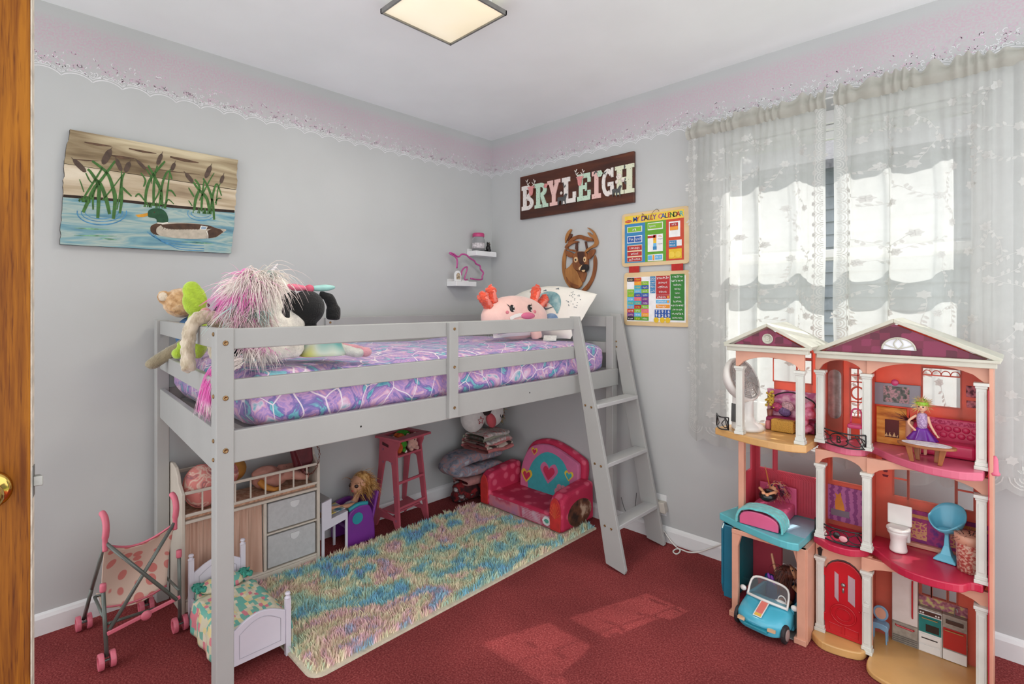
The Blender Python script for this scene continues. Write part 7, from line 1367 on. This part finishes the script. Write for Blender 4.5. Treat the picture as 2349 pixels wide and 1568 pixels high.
c3 = T('looped_wire', 'short dark wire loop near the baseboard behind the ladder', 'cord', (1.2, -.03, .1)); MB().tube(smooth_path([onY(1425, 1140, -.03), onY(1432, 1165, -.035), onY(1442, 1182, -.035), onY(1455, 1170, -.03), onY(1460, 1130, -.03)], 6), .0018, 6).build('wire', MATS['wire_dark'], c3, smooth=True)
# ================================================================ soft toys on the loft bed
def fuzzy(name, c, s=.5): return M(name, c, .95, .07, 45, .8, 170, sheen=s)
MTAN = MR('tan_curly_plush', [(.3, (168, 124, 78)), (.5, (202, 160, 112)), (.7, (226, 192, 150))], scale=45, detail=4, rough=.95, bump=1.0, bs=90, sheen=.5)
def rfoot(x): return NR+(NF-NR)*(x-.08)/.975+.012      # outer face of the foot rails at this X
tb2 = T('teddy_bear', 'curly tan teddy bear in a blue shirt leaning over the foot rail', 'teddy bear', (.25, -1.97, 1.07)); o = Vector((.250, -1.985, 1.275))
EC = (CAM-o); EC.z = 0; EC.normalize(); ER = Vector((-EC.y, EC.x, 0))
def bl_(r, u, c): return o+ER*r+EC*c+Vector((0, 0, u))
RB = Matrix((ER, EC, Vector((0, 0, 1)))).transposed()
m = MB(); m.ell(bl_(-.005, 0, 0), (.064, .060, .060), RB, 22, 14); m.ell(bl_(.045, -.012, .012), (.034, .036, .032), RB, 14, 10)
for r_, u_, c_ in ((-.062, .022, .015), (.030, .058, -.02)): m.ell(bl_(r_, u_, c_), (.026, .016, .028), RB, 12, 8)
m.build('head', MTAN, tb2, remesh=.006, it=3, disp=.008, dsize=.012)
MB().ell(bl_(-.066, .024, .030), (.016, .006, .018), RB, 12, 8).build('inner_ear', fuzzy('cream_plush', (222, 206, 184)), tb2, smooth=True); MB().ell(bl_(.068, -.016, .022), (.020, .026, .022), RB, 12, 8).build('muzzle', MATS['cream_plush'], tb2, smooth=True)
MB().ell(bl_(.032, .014, .054), .0068, None, 10, 8).build('eye', M('amber_eye', (52, 28, 16), .15, .1), tb2, smooth=True); MB().ell(bl_(.088, -.010, .016), .008, None, 10, 8).build('nose', M('brown_nose', (64, 40, 30), .4, .1), tb2, smooth=True)
m = MB(); m.ell(bl_(.03, -.13, -.01), (.058, .05, .075), RB, 18, 12); m.ell(bl_(.055, -.062, .01), (.034, .030, .024), RB, 12, 8); m.build('blue_shirt', M('denim_blue', (74, 112, 156), .9, .1, 40, .3, 200), tb2, remesh=.006, it=3)
m = MB(); m.ell(bl_(.01, -.175, .015), (.036, .034, .034), RB, 14, 10); limb(m, [bl_(.01, -.175, .015), bl_(-.035, -.195, .03), bl_(-.08, -.225, .035), bl_(-.098, -.238, .035)], [.026, .024]); m.ell(bl_(-.10, -.240, .035), (.026, .024, .022), RB, 14, 10); m.build('leg', fuzzy('grey_beige_plush', (150, 138, 112)), tb2, remesh=.006, it=3, disp=.004, dsize=.01)
gr = T('lime_plush', 'lime green plush with a large paddle ear beside the teddy bear', 'soft toy', (.44, -1.97, 1.06)); o = Vector((.465, -1.985, 1.06)); MLI = fuzzy('lime_fleece', (176, 206, 58))
m = MB(); m.ell(o+Vector((0, -.012, .222)), (.042, .020, .060), RB, 18, 14); m.ell(o+ER*-.010+Vector((0, -.012, .262)), (.032, .019, .036), RB, 14, 10); m.build('paddle_ear', MLI, gr, remesh=.006, it=4)
m = MB(); m.ell(o+Vector((-.01, .0, .10)), (.05, .04, .10), None, 16, 12); limb(m, [o+Vector((-.045, -.02, .06)), o+Vector((-.06, -.045, .04))], [.026, .024]); m.ell(o+Vector((-.055, -.055, .022)), (.024, .022, .022), None, 12, 8); m.build('body', MLI, gr, remesh=.006, it=4)
bn2 = T('beige_bunny_plush', 'beige fluffy plush with a long limb draped over the foot rail', 'soft toy', (.80, -1.98, 1.06)); xb = .835; yr = rfoot(xb); MBE = MR('beige_shag', [(.3, (176, 160, 132)), (.5, (208, 194, 168)), (.7, (228, 216, 194))], scale=50, detail=4, stretch=(1, 1, .5), rough=.95, bump=1, bs=110, sheen=.5)
m = MB(); limb(m, [(xb+.0, yr+.075, 1.185), (xb+.0, yr+.035, 1.228), (xb+.0, yr-.012, 1.215), (xb-.006, yr-.027, 1.16), (xb-.002, yr-.029, 1.10), (xb+.012, yr-.030, 1.06)], [.026, .023, .021, .021, .021, .018]); m.build('draped_limb', MBE, bn2, remesh=.0055, it=3, disp=.010, dsize=.012)
m = MB(); m.ell((xb-.05, yr+.068, 1.15), (.05, .030, .05), None, 16, 12); m.ell((xb-.05, yr+.075, 1.11), (.05, .034, .032), None, 16, 12); m.build('body', MBE, bn2, remesh=.007, it=3, disp=.01, dsize=.015)
for dx, dz in ((-.02, .026), (.03, .030)): MB().ell(Vector((xb, yr+.040, 1.215+dz))+ER*dx, (.017, .010, .018), RB, 12, 8).build('pink_inner_ear', fuzzy('dusty_pink_plush', (206, 150, 140)), bn2, smooth=True)
# dark bag behind the unicorn
dk = T('black_cushion', 'black cushion wedged behind the pink maned unicorn', 'cushion', (.70, -1.90, 1.06)); MB().ell((.715, -1.945, 1.185), (.050, .080, .105), rotm(0, 10, 0), 22, 14).build('cushion', M('black_fabric', (20, 19, 21), .85, .15, 40), dk, smooth=True)
# unicorn
un = T('unicorn_plush', 'large white unicorn plush with long pink and white mane at the bed foot', 'soft toy', (.88, -1.88, 1.06)); o = Vector((.870, -1.895, 1.083)); MUW = fuzzy('ivory_plush', (232, 226, 214))
m = MB(); m.ell(o+Vector((.0, .01, .10)), (.095, .095, .115), None, 22, 16); m.ell(o+Vector((.0, -.045, .265)), (.070, .076, .068), None, 22, 14); m.ell(o+Vector((.012, .035, .278)), (.042, .055, .045), rotm(-18), 18, 12); m.ell(o+Vector((.0, .01, .19)), (.07, .07, .07), None, 18, 12)
m.ell(o+Vector((.02, .09, .14)), (.05, .055, .05), None, 16, 10); limb(m, [o+Vector((.075, -.07, .055)), o+Vector((.095, .0, .05)), o+Vector((.098, .055, .052))], [.045, .042]); m.ell(o+Vector((.098, .06, .052)), (.044, .040, .044), None, 16, 12)
m.build('body', MUW, un, remesh=.008, it=3, disp=.005, dsize=.015)
m = MB(); R_ = Vector((.25, .45, .9)).to_track_quat('Z', 'Y').to_matrix()
for k in range(5): m.lathe([(.013-.0025*k, 0), (.014-.0025*k, .007), (.0105-.0022*k, .014)], 12, o+Vector((.03, -.005, .318))+R_@Vector((0, 0, .012*k)), R_)
m.build('horn', M('satin_white', (226, 220, 222), .3, .03), un, smooth=True); MB().ell(o+Vector((.064, -.032, .285)), (.007, .011, .013), None, 10, 8).build('eye', MBLK, un, smooth=True)
m = MB(); m.ell(o+Vector((.03, -.085, .325)), (.010, .024, .026), rotm(30), 12, 8); m.build('ear', fuzzy('pink_ear_plush', (226, 136, 190)), un, smooth=True)
MMN = MR('pink_white_mane', [(.36, (222, 70, 168)), (.46, (230, 116, 190)), (.52, (234, 186, 212)), (.58, (236, 222, 218)), (.68, (236, 228, 220))], scale=11, detail=3, stretch=(1, .6, 1), rough=.5, sheen=.3)
MMW = MR('cream_mane', [(.3, (222, 196, 196)), (.6, (236, 228, 218)), (.75, (190, 214, 208))], scale=16, rough=.5, sheen=.3)
hd = o+Vector((.0, -.045, .262))
def rt(r): d = Vector((r.gauss(.35, .7), r.gauss(-.5, .5), r.gauss(.4, .6))).normalized(); return hd+Vector((d.x*.070, d.y*.076, d.z*.069))
hb = MB(); hairs(hb, 620, rt, lambda p, r: (r.gauss(.35, .2), r.gauss(-.6, .3), r.gauss(-.15, .25)), .125, .0021, 7, .75, .30, 3, random.Random(21)); hb.build('pink_mane', MMN, un, kind='stuff')
hb = MB(); hairs(hb, 300, lambda r: hd+Vector((.06+r.uniform(-.02, .01), r.uniform(-.06, .06), .05+r.uniform(-.03, .03))), lambda p, r: (r.gauss(.7, .2), r.gauss(-.15, .5), r.gauss(.1, .4)), .15, .0019, 6, 1.3, .25, 3, random.Random(22)); hb.build('white_forelock', MMW, un, kind='stuff')
hb = MB(); hairs(hb, 320, lambda r: hd+Vector((.055, -.02, -.09))+Vector((r.uniform(-.02, .03), r.uniform(-.09, .05), r.uniform(-.03, .05))), lambda p, r: (r.gauss(.4, .3), r.gauss(-.1, .5), r.gauss(-.5, .3)), .12, .002, 6, .8, .25, 3, random.Random(23)); hb.build('chest_fringe', MR('mint_fringe', [(.38, (170, 206, 200)), (.5, (222, 214, 204)), (.62, (230, 190, 200))], scale=14, rough=.5), un, kind='stuff')
hb = MB(); hairs(hb, 200, lambda r: o+Vector((.095+r.uniform(-.02, .025), -.075+r.uniform(-.05, .05), .085+r.uniform(-.03, .0))), lambda p, r: (r.gauss(.25, .2), r.gauss(0, .6), r.gauss(-.4, .3)), .10, .0021, 6, .7, .25, 3, random.Random(24)); hb.build('leg_fringe', MMN, un, kind='stuff')
yr = rfoot(.96)
hb = MB(); hairs(hb, 330, lambda r: Vector((.975+r.uniform(-.05, .05), yr+.045+r.uniform(-.015, .015), 1.090+r.uniform(-.012, .020))), lambda p, r: (r.gauss(-.10, .14), -1.2, r.gauss(.05, .12)), .185, .0022, 8, 2.3, .14, 3, random.Random(25)); hb.build('tail', MMN, un, kind='stuff')
un.scale = (.87, .87, .87); un.location = (.885, -1.875, 1.062)
# generic black plush in a pastel dress
bp_ = T('black_puppy_plush', 'black plush puppy with floppy ears, pastel bow and rainbow dress', 'soft toy', (.90, -1.75, 1.06)); o = Vector((.900, -1.760, 1.072)); MBP = fuzzy('black_velour', (20, 19, 20), .15)
m = MB(); m.ell(o+Vector((0, 0, .185)), (.058, .060, .062), None, 20, 14); m.ell(o+Vector((-.045, .005, .172)), (.03, .03, .026), None, 14, 10); m.ell(o+Vector((0, 0, .08)), (.045, .045, .06), None, 16, 12); m.build('body', MBP, bp_, remesh=.006, it=3)
for s in (-1, 1):
    m = MB(); limb(m, [o+Vector((0, s*.045, .232)), o+Vector((.006, s*.075, .222)), o+Vector((.010, s*.092, .180)), o+Vector((.012, s*.090, .140))], [.014, .020, .026, .020]); m.build('floppy_ear', MBP, bp_, remesh=.005, it=4)
for s, c_ in ((-1, ('bow_pink', (214, 112, 136))), (1, ('bow_mint', (150, 196, 190)))): MB().ell(o+Vector((.004, s*.052+.004, .256)), (.018, .048, .012), rotm(s*4), 16, 10).build('bow_loop', M(c_[0], c_[1], .7, .06, 30), bp_, smooth=True)
MB().ell(o+Vector((.008, .004, .252)), (.016, .016, .015), None, 12, 8).build('bow_knot', M('bow_knot_rose', (196, 86, 110), .7, .05), bp_, smooth=True)
MDR = MR('rainbow_dress', [(.2, (176, 60, 110)), (.4, (104, 178, 176)), (.55, (196, 204, 190)), (.7, (196, 192, 60)), (.85, (104, 168, 130))], scale=9, detail=1, rough=.6)
MB().grid(lambda u, v: o+Vector((.040+(.038+.045*v)*math.cos(6.283*u)*(1+.07*v*math.sin(31.4*u)), .035+(.038+.05*v)*math.sin(6.283*u)*(1+.07*v*math.sin(31.4*u)), .118-.098*v)), 50, 8, True).build('dress', MDR, bp_, smooth=True, solid=.003)
for dy, dz in ((.10, .03), (.13, .018)): m = MB(); limb(m, [o+Vector((.03, .03, .05)), o+Vector((.07, dy, .035)), o+Vector((.082, dy+.045, .022))], [.020, .019]); m.ell(o+Vector((.084, dy+.05, .022)), (.020, .026, .019), None, 12, 8); m.build('foot', fuzzy('pale_grey_plush', (206, 204, 196)) if dy < .11 else fuzzy('pink_shoe', (214, 150, 160)), bp_, remesh=.005, it=3)
# axolotl pillow
ax_ = T('axolotl_plush', 'round pale pink axolotl plush pillow with coral gills', 'soft toy', (.74, -.53, 1.06)); o = Vector((.745, -.530, 1.197)); RA = rotm(0, -10, -4); MAX = M('blush_velour', (232, 190, 180), .9, .03, 20, .2, 120, sheen=.5)
m = MB(); m.ell(o, (.085, .232, .120), RA, 30, 18); m.build('body', MAX, ax_, smooth=True)
def axs(y, z): q = max(0, 1-(y/.232)**2-(z/.120)**2); return o+RA@Vector((.085*math.sqrt(q), y, z))
MCO = fuzzy('coral_gill', (226, 84, 56))
for y, z, a, l in ((-.205, .075, 40, .075), (-.165, .105, 18, .07), (.165, .105, -20, .085), (.215, .070, -52, .085)):
    b_ = o+Vector((-.01, y, z)); d_ = Vector((0, math.sin(math.radians(-a)), math.cos(math.radians(a)))); m = MB(); limb(m, [b_-d_*.03, b_+d_*l*.4, b_+d_*l*.8], [.024, .027, .012]); m.ell(b_+d_*l*.45+d_.cross(Vector((1, 0, 0)))*.018, (.016, .018, .022), None, 10, 8); m.ell(b_+d_*l*.75, (.013, .016, .022), None, 10, 8); m.build('gill', MCO, ax_, remesh=.005, it=2, disp=.022, dsize=.010); m = MB(); limb(m, [b_-d_*.02+Vector((.014, 0, 0)), b_+d_*l*.35+Vector((.018, 0, 0)), b_+d_*l*.6+Vector((.014, 0, 0))], [.012, .012, .008]); m.build('inner_gill', M('salmon_plush', (238, 134, 118), .9, .04), ax_, smooth=True)
for y in (-.085, .038):
    MB().ell(axs(y, .036), (.006, .017, .021), RA, 14, 10).build('eye', MBLK, ax_, smooth=True); MB().ell(axs(y+.005, .045)+Vector((.005, 0, 0)), .005, None, 8, 6).build('eye_glint', MFW, ax_, smooth=True); MB().ell(axs(y+.003, .026)+Vector((.005, 0, 0)), .004, None, 8, 6).build('eye_glint', MFW, ax_, smooth=True)
    s = -1 if y < 0 else 1
    for k in range(3): MB().tube([axs(y+s*.012, .046+.003*k), axs(y+s*(.022+.002*k), .054+.006*k)+Vector((.006, 0, 0))], [.0016, .0006], 5).build('eyelash', MBLK, ax_)
    MB().ell(axs(y+s*.034, .018), (.003, .012, .009), RA, 10, 8).build('cheek', M('cheek_pink', (220, 130, 140), .9, .04), ax_, smooth=True)
MB().ell(axs(.012, -.004), (.012, .052, .018), RA, 18, 10).build('pink_snout', M('snout_rose', (216, 112, 144), .9, .05), ax_, smooth=True); m = MB(); m.strip([(-.11, -.016), (-.08, -.004), (-.05, .002), (-.02, .0)], .018, lambda u, v, d: axs(u, v)+Vector((.0035, 0, 0))); m.build('white_smile', M('white_velour', (232, 226, 220), .9, .02), ax_)
m = MB(); m.grid(lambda u, v: axs(-.175+.235*u, -.105+.050*v)+Vector((.003, 0, 0)), 14, 6); m.build('white_belly_patch', MATS['white_velour'], ax_, smooth=True); m = MB(); m.grid(lambda u, v: axs(-.155+.11*u, -.088+.036*v)+Vector((.0046, 0, 0)), 10, 5); m.build('violet_patch', M('slate_violet', (92, 88, 122), .9, .06), ax_, smooth=True); MB().ell(axs(-.090, -.066)+Vector((.003, 0, 0)), (.004, .013, .009), RA, 12, 8).build('white_spot', MATS['white_velour'], ax_, smooth=True)
m = MB(); limb(m, [axs(.07, -.05)-Vector((.02, 0, 0)), axs(.075, -.085)+Vector((.01, 0, 0)), Vector((.83, -.45, 1.085))], [.035, .030]); m.build('paw', MAX, ax_, remesh=.007, it=3)
MB().hexa([(.835, -.405, 1.067), (.885, -.355, 1.067), (.86, -.32, 1.069), (.81, -.37, 1.07), (.835, -.407, 1.069), (.885, -.357, 1.069), (.862, -.32, 1.094), (.812, -.37, 1.096)]).build('care_tag', M('tag_white', (222, 222, 218), .7, .05, 60), ax_)
# whale pillow
wp = T('whale_pillow', 'white bed pillow printed with blue whales leaning at the head rail', 'pillow', (.69, -.22, 1.06)); MPL = M('ivory_cotton', (232, 228, 218), .85, .02, 8, .1, 60)
A_, B_, C_, D_ = Vector((.405, -.175, 1.325)), Vector((1.025, -.165, 1.325)), Vector((.915, -.265, 1.075)), Vector((.40, -.29, 1.07))
def pil(u, v, s):
    p = A_.lerp(B_, u).lerp(D_.lerp(C_, u), v); e = max(0, (1-abs(2*u-1)**3)*(1-abs(2*v-1)**3))**.5; up = .05*math.sin(math.pi*u)*(1-v); n = Vector((-.05, -.75, .6)).normalized()
    return p+Vector((0, 0, up*.9))+n*(.062*e*s)+n*.004*mn.noise(Vector((u*7, v*5, s)))
m = MB(); m.grid(lambda u, v: pil(u, v, 1), 40, 24); m.grid(lambda u, v: pil(u, 1-v, -.75), 40, 24); m.build('cushion', MPL, wp, smooth=True)
def pd(u, v, d=0): return pil(u, v, 1)+Vector((-.05, -.75, .6)).normalized()*.0022
MWH = MR('whale_teal', [(.3, (84, 128, 138)), (.5, (126, 166, 170)), (.7, (176, 200, 198))], scale=18, rough=.85); MWB2 = MR('whale_blue', [(.3, (110, 140, 176)), (.7, (158, 182, 206))], scale=18, rough=.85); MIN = M('ink_grey', (96, 108, 116), .85, .15, 60)
def whale(pts, w, mat): q = sp2(pts, 5); n = len(q); m = MB(); m.strip(q, [w*max(.12, math.sin(math.pi*min(1, (i/(n-1))**.7))) for i in range(n)], pd); m.build('printed_whale', mat, wp)
whale([(.50, .36), (.56, .30), (.64, .34), (.72, .46), (.78, .62)], .20, MWH); whale([(.66, .70), (.72, .69), (.78, .73), (.84, .80)], .12, MWB2); whale([(.16, .82), (.24, .78), (.34, .84)], .12, MWB2); whale([(.52, .90), (.58, .86), (.66, .90)], .12, MWB2)
m = MB(); m.strip([(.56, .52), (.62, .56), (.70, .50)], [.02, .035, .01], pd)
for u, v in ((.30, .18), (.38, .12), (.42, .30), (.43, .45), (.49, .20), (.48, .70), (.20, .35), (.62, .14)): m.strip([(u, v), (u+.02, v-.03), (u+.03, v)], .018, pd)
r = random.Random(31)
for i in range(26): u, v = .80+r.uniform(0, .13), .12+r.uniform(0, .30); m.strip([(u, v), (u+.006, v+.012)], .008, pd)
m.build('printed_marks', MIN, wp, kind='stuff')
